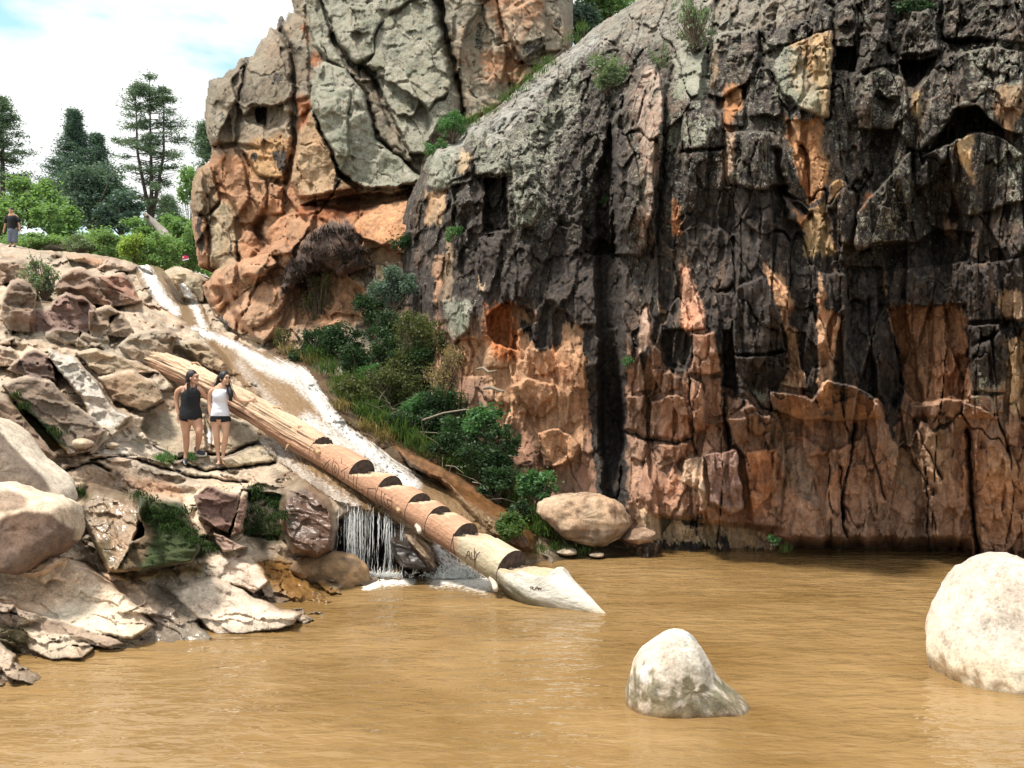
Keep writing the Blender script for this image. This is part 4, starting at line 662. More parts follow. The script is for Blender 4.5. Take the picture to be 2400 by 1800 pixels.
# below the creek the bed is dark and brown
q.col[:] = q.col*(1-.55*flow[..., None])+np.array((.22, .14, .07))*.55*flow[..., None]; q.msk[..., 1] = np.maximum(q.msk[..., 1], flow)
wl = q.world()[..., 2]; dm = np.exp(-np.clip(wl-.0, 0, 9)/.07)*(wl < .5)
q.col *= (1-.45*dm)[..., None]; q.msk[..., 1] = np.maximum(q.msk[..., 1], dm)
rl = c('B', (-900, 180), (0, 190), (100, 205), (230, 235), (350, 240), (600, 260), (720, 280), (800, 300), (870, 325), (980, 345), (1050, 372), (1100, 352), (1160, 338), (1250, 372), (1320, 400), (1400, 520), (1480, 600))
sil3 = [(-400, 1760)]+rl+[(720, 660), (900, 640), (1050, 760), (1180, 880), (1300, 1050), (1420, 1180), (1560, 1200), (1560, 1760)]
dk = sdist(q.U+3*fbm(q.U/22, q.V/22, 5, 3), q.V+3*fbm(q.U/22, q.V/22, 8, 3), sil3)
sk = np.clip(dk, 0, 22)/22; q.D += 2.0*(1-np.sqrt(1-(1-sk)**2))*(q.U < 640)*(q.V < 680)
slope = q.build('rock_slope', M_slope, keep=dk > 0, back=5.)
tag(slope, kind='structure')

# =================================================================== ground behind, pond
M_soil = plain_mat('grassy_soil', (.10, .11, .045), .95, .4, 1.5, .5)
gx = np.linspace(-160, 160, 81); gy = np.concatenate([np.linspace(-12, 60, 37), np.linspace(65, 420, 30), [700, 1200, 2500]])
GX, GY = np.meshgrid(gx, gy)
hl = np.where(GY < 36, -2.0, 0)+np.where(GY >= 36, 6.4+np.clip(GY-38, 0, 40)*.17+np.clip(GY-78, 0, 300)*.02, 0)
hl = np.where((GY >= 30) & (GX > -2) & (GY < 60), np.maximum(hl, 7+.3*(GX+2)), hl)+.5*fbm(GX/9, GY/9, 1., 3)
sx = np.where(GY > 500, 20., 1.)
V = np.stack([GX*sx, GY, hl], -1).reshape(-1, 3); ii = np.arange(GX.size).reshape(GX.shape)
me = quads_mesh('ground', V, np.stack([ii[:-1, :-1], ii[:-1, 1:], ii[1:, 1:], ii[1:, :-1]], -1).reshape(-1, 4))
ground = tag(link('ground', me, M_soil), kind='structure')

m, nt = mat_new('muddy_water'); b = NB(nt); pos = b.pos()
mp = b.n('ShaderNodeMapping', {'Vector': pos, 'Scale': (1., 2.3, 1.)}).outputs[0]
w1 = b.noise(mp, 2.1, 2, .5, .5); w2 = b.noise(mp, 5.5, 2, .5, .8); w3 = b.noise(mp, 1.0, 2, .5)
h = b.m('ADD', b.m('ADD', b.m('MULTIPLY', w1, .6), b.m('MULTIPLY', w2, .22)), b.m('MULTIPLY', w3, .5))
bp = b.n('ShaderNodeBump', {'Height': h, 'Strength': .42, 'Distance': .16})
silt = b.ramp(b.noise(pos, .45, 5, .6), .38, .62)
fo = b.attr('Foam').outputs['Fac']; fn = b.m('ADD', b.noise(pos, 15, 6, .75), b.m('MULTIPLY', b.m('SUBTRACT', fo, .75), .6)); ff = b.ramp(fn, .42, .62)
cw = b.mix(silt, C4(.185, .108, .038), C4(.28, .175, .074)); cw = b.mix(ff, cw, C4(.78, .74, .66))
rgh = b.m('ADD', .02, b.m('MULTIPLY', ff, .6))
pr = b.n('ShaderNodeBsdfPrincipled', {'Base Color': cw, 'Roughness': rgh, 'Normal': bp.outputs[0], 'IOR': 1.33, 'Specular IOR Level': .5})
nt.links.new(pr.outputs[0], b.n('ShaderNodeOutputMaterial').inputs[0]); M_water = m
wx = np.arange(-16, 16.01, .06); wy = np.arange(1.5, 17, .045); WX, WY = np.meshgrid(wx, wy)
WZ = .010*fbm(WX*1.3, WY*2.6, 0, 3)+.006*fbm(WX*4, WY*8, 3, 2)
up = 1200+WX/WY*F; vp = HOR+CH/WY*F
fm = np.zeros(WX.shape)
for l, wd in ((c('F', (720, 1290), (860, 1270), (1000, 1265)), 24), (c('F', (1160, 1250), (1300, 1250), (1480, 1290)), 40), (c('F', (700, 1330), (760, 1320)), 8)):
    dd, _, _ = ldist(up.astype(np.float32), vp.astype(np.float32), l); fm = np.maximum(fm, np.exp(-(dd/wd)**2))
WZ = WZ+.012*fm*fbm(WX*9, WY*9, 1, 3)
ii = np.arange(WX.size).reshape(WX.shape)
me = quads_mesh('pond_water', np.stack([WX, WY, WZ], -1).reshape(-1, 3), np.stack([ii[:-1, :-1], ii[:-1, 1:], ii[1:, 1:], ii[1:, :-1]], -1).reshape(-1, 4))
set_col(me, 'Foam', np.repeat(fm.reshape(-1, 1), 3, 1)); pond = tag(link('pond_water', me, M_water), kind='structure')
# =================================================================== creek and falls
m, nt = mat_new('rushing_water'); b = NB(nt); fl = b.attr('Flow'); sp = b.n('ShaderNodeSeparateColor', {0: fl.outputs['Color']}); foam = sp.outputs[2]
v = b.n('ShaderNodeCombineXYZ', {0: b.m('MULTIPLY', sp.outputs[0], 26.), 1: b.m('MULTIPLY', sp.outputs[1], 95.), 2: 0.}).outputs[0]
pos = b.pos()
n = b.m('ADD', b.m('MULTIPLY', b.noise(v, 1., 4, .65, .8), .6), b.m('MULTIPLY', b.noise(pos, 16, 4, .7), .4))
ff = b.n('ShaderNodeMapRange', {0: b.m('ADD', n, b.m('SUBTRACT', foam, .5)), 1: .42, 2: .70}).outputs[0]
cw = b.mix(ff, C4(.24, .15, .075), C4(.82, .81, .79))
bp = b.n('ShaderNodeBump', {'Height': n, 'Strength': .7, 'Distance': .12})
pr = b.n('ShaderNodeBsdfPrincipled', {'Base Color': cw, 'Roughness': b.m('ADD', .12, b.m('MULTIPLY', ff, .5)), 'Normal': bp.outputs[0], 'IOR': 1.33})
nt.links.new(pr.outputs[0], b.n('ShaderNodeOutputMaterial').inputs[0]); M_creek = m
M_drop = plain_mat('falling_water', (.80, .81, .80), .3, .1, 30)
water_polys = [
 c('P', (314, 624), (345, 618), (378, 626), (402, 650), (430, 662), (462, 690), (482, 725), (500, 778), (452, 778), (430, 752), (410, 742), (380, 722), (345, 688), (322, 655)),
 c('P', (458, 764), (500, 776), (560, 798), (600, 820), (665, 838), (722, 862), (750, 905), (778, 948), (820, 1000), (870, 1032), (930, 1078), (1000, 1120), (1080, 1162), (1170, 1225), (1190, 1262), (1120, 1258), (1060, 1240),
   (1075, 1290), (1130, 1345), (1090, 1362), (1030, 1352), (1022, 1300), (1000, 1270), (940, 1240), (905, 1212), (860, 1200), (815, 1192), (770, 1165), (700, 1118), (640, 1075), (606, 1035), (596, 960), (560, 892), (520, 850), (490, 812), (470, 785))]
foam_lines = [(c('P', (338, 626), (356, 660), (380, 698), (408, 730)), 26, 1.1), (c('P', (428, 668), (446, 695), (462, 730), (478, 768)), 19, 1.05), (c('P', (458, 772), (500, 788), (560, 812), (605, 838), (650, 862)), 20, 1.05),
 (c('P', (560, 818), (600, 850), (640, 872), (690, 890), (725, 925)), 30, .9), (c('P', (650, 862), (715, 885), (748, 930), (778, 975), (820, 1015), (865, 1055), (915, 1095), (965, 1135)), 42, 1.05), (c('P', (720, 985), (760, 1010), (820, 1050), (880, 1100)), 44, .9),
 (c('P', (560, 850), (600, 900), (650, 960), (700, 1010)), 40, .72), (c('P', (610, 1035), (680, 1090), (750, 1140), (830, 1185)), 44, .78), (c('P', (940, 1130), (1010, 1165), (1090, 1210), (1160, 1245)), 40, .55), (c('P', (1030, 1290), (1050, 1320), (1090, 1352)), 44, .95), (c('P', (700, 1080), (790, 1130), (900, 1190)), 30, .55)]
j0 = int(round((290-r3.us[0])/2.2)); j1 = int(round((1300-r3.us[0])/2.2)); i0 = int(round((604-r3.vs[0])/2.2)); i1 = int(round((1372-r3.vs[0])/2.2))
wq = Relief.__new__(Relief); wq.step = 2.2; wq.us = r3.us[j0:j1]; wq.vs = r3.vs[i0:i1]; wq.U = r3.U[i0:i1, j0:j1]; wq.V = r3.V[i0:i1, j0:j1]
D = r3.D[i0:i1, j0:j1].copy()
for _ in range(5):
    E = np.pad(D, 2, mode='edge'); D = (E[:-4, 2:-2]+E[4:, 2:-2]+E[2:-2, :-4]+E[2:-2, 4:]+2*E[2:-2, 2:-2])/6
main = c('P', (325, 632), (372, 702), (450, 765), (560, 812), (660, 870), (745, 940), (815, 1015), (910, 1095), (1090, 1205), (1200, 1290))
_, al, sg = ldist(wq.U, wq.V, main); side, al2, sg2 = ldist(wq.U, wq.V, c('P', (600, 1000), (700, 1090), (830, 1190), (850, 1300)))
fo = np.zeros(D.shape, np.float32)
for l, w_, k in foam_lines:
    d, a_, _ = ldist(wq.U+4*fbm(wq.U/14, wq.V/14, 1, 3), wq.V+4*fbm(wq.U/14, wq.V/14, 5, 3), l); fo = np.maximum(fo, k*np.exp(-(d/w_)**2*1.1))
D = np.minimum(D, r3.D[i0:i1, j0:j1]-.03)-.05-.05*fo-(.02+.12*fo)*fbm(al/16, sg/5, 2., 4)-.03*fo*fbm(wq.U/5, wq.V/5, 8., 3)
wq.D = D; wq.col = np.stack([al/300, sg/300, fo*.49+.12], -1); wq.msk = wq.col*0
kd = np.maximum(sdist(wq.U+3*fbm(wq.U/12, wq.V/12, 3, 3), wq.V+3*fbm(wq.U/12, wq.V/12, 6, 3), water_polys[0]), sdist(wq.U+5*fbm(wq.U/14, wq.V/14, 3, 3), wq.V+5*fbm(wq.U/14, wq.V/14, 6, 3), water_polys[1]))
wq.D = wq.D+np.clip(6-kd, 0, 6)*.02
creek = wq.build('creek_water', M_creek, keep=kd > 0); wq.mesh.color_attributes['Col'].name = 'Flow'; tag(creek, kind='structure')

def tubes(name, paths, mat, parent=None, sides=5):
    """paths: list of (points, radii); one mesh"""
    Vs, Qs, n0 = [], [], 0; ang = np.arange(sides)/sides*2*np.pi
    for pts, rad in paths:
        pts = np.array([tuple(p) for p in pts], float); k = len(pts); rad = np.broadcast_to(np.asarray(rad, float), (k,))
        T = np.gradient(pts, axis=0); T /= np.linalg.norm(T, axis=1)[:, None]+1e-9
        ref = np.array([0, 0, 1.]) if abs(T[0, 2]) < .8 else np.array([1., 0, 0])
        S = np.cross(T, ref); S /= np.linalg.norm(S, axis=1)[:, None]+1e-9; Uv = np.cross(S, T)
        ring = pts[:, None]+rad[:, None, None]*(np.cos(ang)[None, :, None]*S[:, None]+np.sin(ang)[None, :, None]*Uv[:, None])
        Vs.append(ring.reshape(-1, 3)); a = (np.arange(k-1)[:, None]*sides+np.arange(sides)[None]).ravel(); bb = (np.arange(k-1)[:, None]*sides+(np.arange(sides)[None]+1) % sides).ravel()
        Qs.append(np.stack([a, bb, bb+sides, a+sides], -1)+n0)
        if sides == 4 or sides > 5:
            pass
        n0 += k*sides
    me = quads_mesh(name, np.concatenate(Vs), np.concatenate(Qs)); return link(name, me, mat, parent)
rng = np.random.default_rng(5); paths = []
for k in range(190):
    px = rng.choice([rng.normal(824, 5), rng.normal(843, 7), rng.normal(870, 16), rng.normal(912, 5), rng.normal(838, 24), rng.normal(960, 50) if k % 3 == 0 else rng.normal(828, 5)]); y0 = 1188+rng.normal(0, 7)+max(0, (px-870)*.5); d = 12.25+rng.normal(0, .08)-max(0, (px-850))*.0015
    top = P(px, y0, d); fall = top.z-.01; nseg = rng.integers(1, 4); t = 0
    for _ in range(nseg):
        t0 = t+rng.random()*.3*rng.random(); t1 = min(1., t0+rng.random()*.75+.06); t = t1
        if t0 >= 1: break
        tt = np.linspace(t0, t1, 7); x = top.x+.05*np.sin(px)*tt+.006*np.sin(tt*40+px); y = top.y-.16*tt**.6
        paths.append((np.stack([x, y, top.z-fall*tt], -1), np.array([.001, .5, 1, .7, 1, .6, .05])*(.0012+.0038*rng.random()**3)))
falls = tubes('waterfall', paths, M_drop); tag(falls, kind='stuff'); tag(falls, 'thin white strands of water dropping past the brown boulder below the log', 'waterfall')
paths = []
for k in range(900):
    if k % 3: px, py, d = rng.normal(1065, 34), 1338+rng.normal(0, 10), 12.0
    else: px, py, d = rng.normal(865, 45), 1346, 12.05
    p = P(px, min(py, 1352), d); p.z = max(.01, p.z*rng.random()); v0 = rng.normal(0, .05, 3); v0[2] = abs(v0[2])+.02
    paths.append(([p, p+Vector(v0)*.5, p+Vector(v0)*.8], [.001, .003+.006*rng.random(), .001]))
spray = tubes('splash_spray', paths, M_drop); tag(spray, 'white spray where the falls hit the brown pond', 'water spray', kind='stuff')

# =================================================================== notched log
A = [(350, 840, 18.1, .22), (372, 848, None, .225), (430, 874, None, .228), (500, 908, None, .235), (597, 962, None, .240), (720, 1036, None, .25), (847, 1112, None, .272), (975, 1190, None, .272), (1088, 1264, None, .272), (1195, 1334, None, .278), (1255, 1368, None, .335), (1292, 1388, None, .345), (1325, 1403, None, .255), (1365, 1417, None, .15), (1405, 1434, None, .05), (1425, 1447, None, .004)]
inv = lambda x: 1/(1/17.6+(x-372)/1028*(1/10.1-1/17.6))
ctr = np.array([tuple(P(x, y, d or inv(x))) for x, y, d, r_ in A]); rr = np.array([a[3] for a in A]); xs = np.array([a[0] for a in A], float)
seg = np.r_[0, np.cumsum(np.linalg.norm(np.diff(ctr, axis=0), axis=1))]; L = seg[-1]
sN = np.interp([755, 847, 915, 980, 1028, 1090, 1199], xs, seg)
st = np.unique(np.round(np.r_[np.linspace(0, L, 760), sN-.003, sN+.003], 4)); NS, NT = len(st), 112
cx = np.stack([np.interp(st, seg, ctr[:, i]) for i in range(3)], -1)
for i in range(3):
    k = np.ones(41)/41; pad = np.pad(cx[:, i], 20, mode='reflect', reflect_type='odd'); cx[:, i] = np.convolve(pad, k, 'valid')
rad = np.interp(st, seg, rr)*np.interp(np.interp(st, seg, xs), [1150, 1250], [.87, .96]); pad = np.pad(rad, 12, mode='edge'); rad = np.convolve(pad, np.ones(25)/25, 'valid')
T = np.gradient(cx, st, axis=0); T /= np.linalg.norm(T, axis=1)[:, None]; Uv = np.array([0, 0, 1.])-T*T[:, 2:3]; Uv /= np.linalg.norm(Uv, axis=1)[:, None]; Sv = np.cross(T, Uv)
S_, TH = np.meshgrid(st, np.linspace(0, 2*np.pi, NT, endpoint=False), indexing='ij'); px_ = np.interp(S_, seg, xs)
ct, sn = np.cos(TH), np.sin(TH); spl = 1-sst(700, 790, px_)          # splintered upper half
Rr = rad[:, None]*(1+.06*fbm(ct*1.2, sn*1.2, S_*.5, 3))
grv = fbm(ct*8+.3*S_, sn*8, S_*.6, 4); Rr += spl*((.045+.055*(sn > .1))*grv+.03*np.abs(fbm(ct*14, sn*14, S_*1.1+9, 3)))+(1-spl)*(.004*fbm(ct*9, sn*9, S_*2, 3))
Rr += .09*np.exp(-((px_-1290)/14)**2)*np.exp(-((TH-1.5)/.7)**2); Rr *= 1+.10*sst(1200, 1260, px_)*fbm(ct*1.5, sn*1.5, S_*2.2, 3)
Rr -= spl*.10*sst(.15, .5, fbm(ct*2.2, sn*2.2, S_*.8+3, 3))*(sn > 0)
endf = np.exp(-S_/.25); Rr *= 1+.25*endf*fbm(ct*9, sn*9, 1., 3)
xc = Rr*ct; yc = Rr*sn; hm = np.full(st.shape, 9.); fa = np.zeros(st.shape)
for k, s0 in enumerate(sN):
    s1 = sN[k+1] if k < 6 else s0+.75; al_ = abs(math.atan2(T[np.argmin(abs(st-s0)), 2], math.hypot(*T[np.argmin(abs(st-s0)), :2])))
    w = (st > s0) & (st < s1-.004); c0 = (.10, .02, .08, .11, .12, .07, .03)[k]; hm = np.where(w, c0+math.tan(al_)*(.85, 1, 1.1, 1.15, 1.1, .95, 1.)[k]*(st-s0), hm)
hmn = hm[:, None]+(.05*fbm(ct*3, S_*2.4, 1., 3)+.03*fbm(ct*9, S_*2, 5., 3))*(hm[:, None] < 5)*np.clip((S_-sN[0])*0+1, 0, 1)
cut = yc > hmn; yc = np.minimum(yc, hmn)
Vv = cx[:, None]+xc[..., None]*Sv[:, None]+yc[..., None]*Uv[:, None]
ragged = sst(.55, 0, S_)*.35*fbm(ct*6, sn*6, 4., 3); Vv = Vv+ragged[..., None]*T[:, None]
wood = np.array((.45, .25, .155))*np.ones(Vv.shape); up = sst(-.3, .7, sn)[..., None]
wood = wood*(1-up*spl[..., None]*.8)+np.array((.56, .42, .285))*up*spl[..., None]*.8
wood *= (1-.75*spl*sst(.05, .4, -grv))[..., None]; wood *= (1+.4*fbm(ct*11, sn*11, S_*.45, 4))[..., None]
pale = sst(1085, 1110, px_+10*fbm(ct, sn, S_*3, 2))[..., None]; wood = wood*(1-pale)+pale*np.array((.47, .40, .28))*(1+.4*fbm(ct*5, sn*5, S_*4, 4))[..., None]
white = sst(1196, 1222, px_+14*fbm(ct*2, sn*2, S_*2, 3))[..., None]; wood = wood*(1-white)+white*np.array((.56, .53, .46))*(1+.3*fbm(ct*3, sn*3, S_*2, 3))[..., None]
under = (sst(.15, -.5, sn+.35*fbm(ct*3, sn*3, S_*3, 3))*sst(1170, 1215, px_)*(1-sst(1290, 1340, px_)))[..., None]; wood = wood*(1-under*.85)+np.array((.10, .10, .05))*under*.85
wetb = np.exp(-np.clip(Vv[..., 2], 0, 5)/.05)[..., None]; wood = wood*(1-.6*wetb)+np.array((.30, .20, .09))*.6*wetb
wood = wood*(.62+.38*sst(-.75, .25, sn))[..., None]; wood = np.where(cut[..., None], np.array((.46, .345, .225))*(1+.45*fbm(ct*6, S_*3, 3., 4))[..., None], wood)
idx = np.arange(NS*NT).reshape(NS, NT); a = idx[:-1]; bq = idx[1:]
Q = np.stack([a, np.roll(a, -1, 1), np.roll(bq, -1, 1), bq], -1); fk = np.zeros(NS-1, bool)
jrow = [int(np.searchsorted(st, s0, side='right'))-1 for s0 in sN]
for j_ in jrow: fk[j_] = True
topq = (sn[:-1] > -.2)
m, nt = mat_new('bleached_wood'); b = NB(nt); tcn = b.n('ShaderNodeTexCoord').outputs['Object']; col = b.attr('Col').outputs['Color']
gr = b.n('ShaderNodeMapping', {'Vector': tcn, 'Rotation': (0, R(16), R(-47)), 'Scale': (1.2, 22, 22)}).outputs[0]
g1 = b.noise(gr, 1., 4, .65); g2 = b.noise(tcn, 14, 3, .6); f = b.m('ADD', .45, b.m('ADD', b.m('MULTIPLY', g1, .8), b.m('MULTIPLY', g2, .35)))
cm = b.mix(1., col, b.n('ShaderNodeCombineXYZ', {0: f, 1: f, 2: f}).outputs[0], 'MULTIPLY')
bp = b.n('ShaderNodeBump', {'Height': b.m('ADD', g1, b.m('MULTIPLY', g2, .4)), 'Strength': .6, 'Distance': .03})
pr = b.n('ShaderNodeBsdfPrincipled', {'Base Color': cm, 'Roughness': .75, 'Normal': bp.outputs[0], 'Specular IOR Level': .3}); nt.links.new(pr.outputs[0], b.n('ShaderNodeOutputMaterial').inputs[0]); M_wood = m
M_endgrain = plain_mat('dark_end_grain', (.07, .05, .042), .9, .55, 18, 1.)
log = empty('notched_log', tuple(P(900, 1150, 12.6))); tag(log, 'long fallen log with steps cut into it slanting down into the pond', 'log')
dcl = np.abs(Vv[1:]-Vv[:-1]).sum(-1) > .012; dcl |= np.roll(dcl, -1, 1) | np.roll(dcl, 1, 1); Qm = Q[~(fk[:, None] & dcl)].reshape(-1, 4); Vf = Vv.reshape(-1, 3)
Vf = np.vstack([Vf, cx[0]+T[0]*.25, cx[-1]]); capn = len(Vf)
caps = [(capn-2, idx[0, (j+1) % NT], idx[0, j], idx[0, j]) for j in range(NT)]
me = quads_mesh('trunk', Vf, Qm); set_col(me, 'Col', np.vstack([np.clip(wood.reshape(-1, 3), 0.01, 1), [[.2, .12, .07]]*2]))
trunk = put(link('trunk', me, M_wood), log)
# broken butt end and the faces of the notches
ringv = Vv[0]; dd = np.linspace(0, 1, 7); ev = []; 
for q_ in dd: ev.append(cx[0]+(ringv-cx[0])*(1-q_)+T[0]*(.5*q_*(1-q_)+.06*rng.random((NT, 1))*(q_ > 0)))
ev = np.array(ev).reshape(-1, 3); ei = np.arange(7*NT).reshape(7, NT)
put(link('broken_end', quads_mesh('broken_end', ev, np.stack([ei[:-1], ei[1:], np.roll(ei[1:], -1, 1), np.roll(ei[:-1], -1, 1)], -1).reshape(-1, 4)), plain_mat('rotten_wood', (.20, .11, .06), .95, .5, 14, .8), smooth=False), log)
for i in jrow:
    fv = np.vstack([Vv[i], Vv[i+1]]); n = NT; a = np.arange(n); keepq = dcl[i]
    fq = np.stack([a, np.roll(a, -1), np.roll(a, -1)+n, a+n], -1)[keepq]; fv[:n] += .0; put(link('step_face', quads_mesh('step_face', fv, fq), M_endgrain, smooth=False), log)
bm = bmesh.new(); bm.from_mesh(me); bvh = BVHTree.FromBMesh(bm); bm.free()
def hit(px, py):
    o = Vector((0, 0, CH)); d = (P(px, py, 1)-o).normalized(); h = bvh.ray_cast(o, d); return h[0], h[1]
def zc(ox, oy, s, pts): return [(ox+x*s, oy+y*s) for x, y in pts]
z3 = lambda *p: zc(720, 1040, .1085, p); z4 = lambda *p: zc(1040, 1220, .1627, p)
M_ink = plain_mat('carved_dark', (.085, .04, .022), .9, .3, 40)
def carve(name, strokes, r_):
    for sk_ in strokes:
        paths = []
        fine = []
        for (x0, y0), (x1, y1) in zip(sk_[:-1], sk_[1:]):
            n = max(2, int(math.hypot(x1-x0, y1-y0)/2)); fine += [(x0+(x1-x0)*t/n, y0+(y1-y0)*t/n) for t in range(n)]
        fine.append(sk_[-1]); pts = []
        for x, y in fine:
            h, nn = hit(x, y)
            if h is not None and (not pts or (h-pts[-1]).length < .25): pts.append(h-(h-Vector((0, 0, CH))).normalized()*.0015)
        if len(pts) > 1: paths.append((pts, r_))
        if paths: put(tubes(name, paths, M_ink), log)
carve('carved_letter', [z3((380, 460), (340, 560), (335, 660), (370, 680), (400, 560), (470, 430)), z3((380, 460), (440, 400), (490, 345)), z3((580, 335), (545, 450), (535, 560), (560, 660), (620, 740), (670, 640), (690, 520), (650, 420), (590, 380)), z3((600, 450), (575, 540), (600, 640), (630, 580), (620, 500), (600, 450)),
  z3((880, 515), (800, 550), (730, 600)), z3((800, 600), (815, 700), (780, 770), (720, 795)), z3((750, 310), (745, 420)), z3((1010, 655), (990, 850), (1010, 960), (1060, 1080), (1215, 1090), (1190, 980), (1070, 1000), (1055, 900), (1090, 650), (1010, 655)),
  z3((1480, 975), (1310, 955), (1310, 1100), (1330, 1200), (1400, 1290), (1500, 1305)), z3((1480, 975), (1490, 1090)), z3((1610, 1010), (1600, 1160), (1600, 1260), (1640, 1390), (1740, 1480), (1800, 1430), (1830, 1350), (1830, 1150)),
  z3((1700, 1070), (1665, 1100), (1650, 1200), (1700, 1340), (1740, 1370), (1790, 1330), (1730, 1300), (1730, 1200), (1820, 1230))], .0048)
carve('carved_letter', [z4((310, 550), (350, 440), (370, 440), (385, 570)), z4((325, 500), (380, 500)), z4((400, 455), (405, 560), (448, 560), (440, 470)), z4((450, 440), (475, 500), (520, 450)), z4((475, 500), (450, 590))], .0055)
carve('carved_letter', [z4((1255, 995), (1250, 950), (1295, 960), (1265, 980), (1310, 1000)), z4((1315, 1000), (1330, 955), (1355, 955), (1365, 1000)), z4((1320, 978), (1362, 978)), z4((1375, 1000), (1372, 960), (1402, 1000), (1402, 962))], .0045)
carve('weather_crack', [z4((140, 190), (130, 300), (150, 420), (170, 560)), z4((440, 400), (450, 560), (450, 700)), z3((0, 380), (200, 480), (340, 560))], .006)
hp = [hit(x, y) for x, y in z3((1320, 1050), (1400, 1060), (1500, 1105), (1590, 1165), (1585, 1290), (1480, 1205), (1350, 1160))]
if all(h[0] is not None for h in hp):
    hv = np.array([tuple(h[0]+h[1]*.004) for h in hp]); hv = np.vstack([hv, hv.mean(0)+np.array(hp[3][1])*.002]); hq = np.array([(i, (i+1) % 7, 7, 7) for i in range(7)])[:, :3]
    put(link('rot_hole', quads_mesh('rot_hole', hv, hq), M_ink), log)
def stub(px, py, ex, ey, fwd, r_, cl):
    h, nn = hit(px, py)
    if h is None: return
    e = P(ex, ey, h.y-fwd); v = e-h; pts = [h-v*.3+v*1.3*t for t in np.linspace(0, 1, 9)]; o = tubes('branch_stub', [(pts, r_*np.array([1.5, 1.25, 1.1, 1, .98, .95, .97, .9, .55]))], cl, sides=12); put(o, log)
    bmm = bmesh.new(); bmm.from_mesh(o.data); bmm.verts.ensure_lookup_table(); bmesh.ops.contextual_create(bmm, geom=bmm.verts[-12:]); bmm.to_mesh(o.data); bmm.free()
M_pale = plain_mat('pale_bare_wood', (.54, .47, .37), .8, .15, 25, .4); M_stub = plain_mat('brown_bare_wood', (.45, .28, .16), .8, .3, 25, .4)
stub(1157, 1362, 1163, 1384, .16, .040, M_pale); stub(981, 1236, 984, 1248, .12, .035, M_pale); stub(690, 1010, 696, 1016, .10, .04, M_stub); stub(745, 1058, 749, 1064, .06, .045, M_stub); stub(838, 1056, 842, 1048, .0, .025, M_stub); stub(934, 1194, 936, 1200, .05, .03, M_stub)
paths = []
for px, py, dx_, dy_, ln in [(560, 890, 26, 10, 1), (590, 905, 40, 22, 1), (606, 925, 30, 26, 1), (640, 955, 34, 16, 1), (655, 940, 36, 24, 1), (585, 1005, -14, 10, 1), (680, 1045, -12, 12, 1), (700, 1000, 30, 18, 1), (520, 880, 30, 12, 1), (450, 852, 26, 10, 1), (720, 1090, 14, -8, 1)]:
    h, nn = hit(px, py)
    if h is None: continue
    e = P(px+dx_, py+dy_, h.y-.1); mid_ = (h+e)/2+Vector((0, 0, .05)); paths.append(([h, mid_, e], [.03, .022, .004]))
put(tubes('splinter', paths, M_stub, sides=4), log)['kind'] = 'stuff'

# =================================================================== loose boulders
def boulder(name, outline, d, thick, colf, label, cat='boulder', group=None, amp=.04, n=80, rings=26, seed=0, lean=0., pw=2.4, mat=None, flat=.0):
    pts = [P(x, y, d) for x, y in outline]; pc = np.array([(p.x, p.z) for p in pts]); cxy = pc.mean(0)
    # resample the outline and smooth it
    cl = np.vstack([pc, pc[:1]]); s_ = np.r_[0, np.cumsum(np.hypot(*np.diff(cl, axis=0).T))]; t = np.linspace(0, s_[-1], n, endpoint=False)
    rp_ = np.stack([np.interp(t, s_, cl[:, 0]), np.interp(t, s_, cl[:, 1])], -1)
    for _ in range(2): rp_ = .5*rp_+.25*(np.roll(rp_, 1, 0)+np.roll(rp_, -1, 0))
    Vs = []
    for k in range(2*rings+1):
        ph = math.pi*k/(2*rings); rr_ = math.sin(ph)**(2/pw); yy = -math.copysign(abs(math.cos(ph))**(2/pw), math.cos(ph))*thick
        ring = cxy+(rp_-cxy)*rr_; Vs.append(np.stack([ring[:, 0], d+yy+(ring[:, 1]-cxy[1])*lean, ring[:, 1]], -1))
    Vn = np.array(Vs).reshape(-1, 3); ii = np.arange((2*rings+1)*n).reshape(-1, n)
    nrm = Vn-np.array([cxy[0], d, cxy[1]]); nrm /= np.linalg.norm(nrm, axis=1)[:, None]+1e-6
    X, Y, Z = Vn.T; f1_, f2_, rv, _, _ = cells(X*2.4+Y*1.1+seed, Z*2.4-Y*.9, seed+3)
    Vn = Vn+nrm*(amp*(1.2*fbm(X*1.6+seed, Y*1.6, Z*1.6, 4)+.25*fbm(X*7+seed, Y*7, Z*7, 3, ridge=True)+.5*(rv[:, 0]-.5)*sst(0, .15, f2_-f1_)))[:, None]
    me = quads_mesh(name, Vn, np.stack([ii[:-1], np.roll(ii[:-1], -1, 1), np.roll(ii[1:], -1, 1), ii[1:]], -1).reshape(-1, 4))
    co, mk = colf(Vn[:, 0], Vn[:, 1], Vn[:, 2]); set_col(me, 'Col', np.clip(co, .01, 1)); set_col(me, 'Msk', mk)
    return tag(link(name, me, mat or M_slope), label, cat, group)
def mixc(a, b_, w): return a*(1-w[:, None])+np.array(b_)*w[:, None]
def white_rock(X, Y, Z):
    n_ = fbm(X*3, Y*3, Z*3, 4); co = np.array((.52, .465, .385))*(1+.12*n_)[:, None]
    co = mixc(co, (.44, .46, .48), .7*sst(.18, .32, fbm(X*3.2+4, Y*3.2, Z*4, 3)))
    co = mixc(co, (.62, .48, .38), .6*sst(.1, .4, fbm(X*1.5+9, Y*1.5, Z*2, 3)))
    g = fbm(X*9, Y*9, Z*9, 4); w = sst(.0, .1, g*.9+.22-np.abs(Z-.12)*2.2)*(Z < .42); co = mixc(co, (.13, .115, .055), w*.82)
    w2 = np.exp(-np.clip(Z, 0, 5)/.035); co = mixc(co, (.33, .22, .11), .7*w2); mk = np.zeros(co.shape); mk[:, 1] = w2; return co, mk
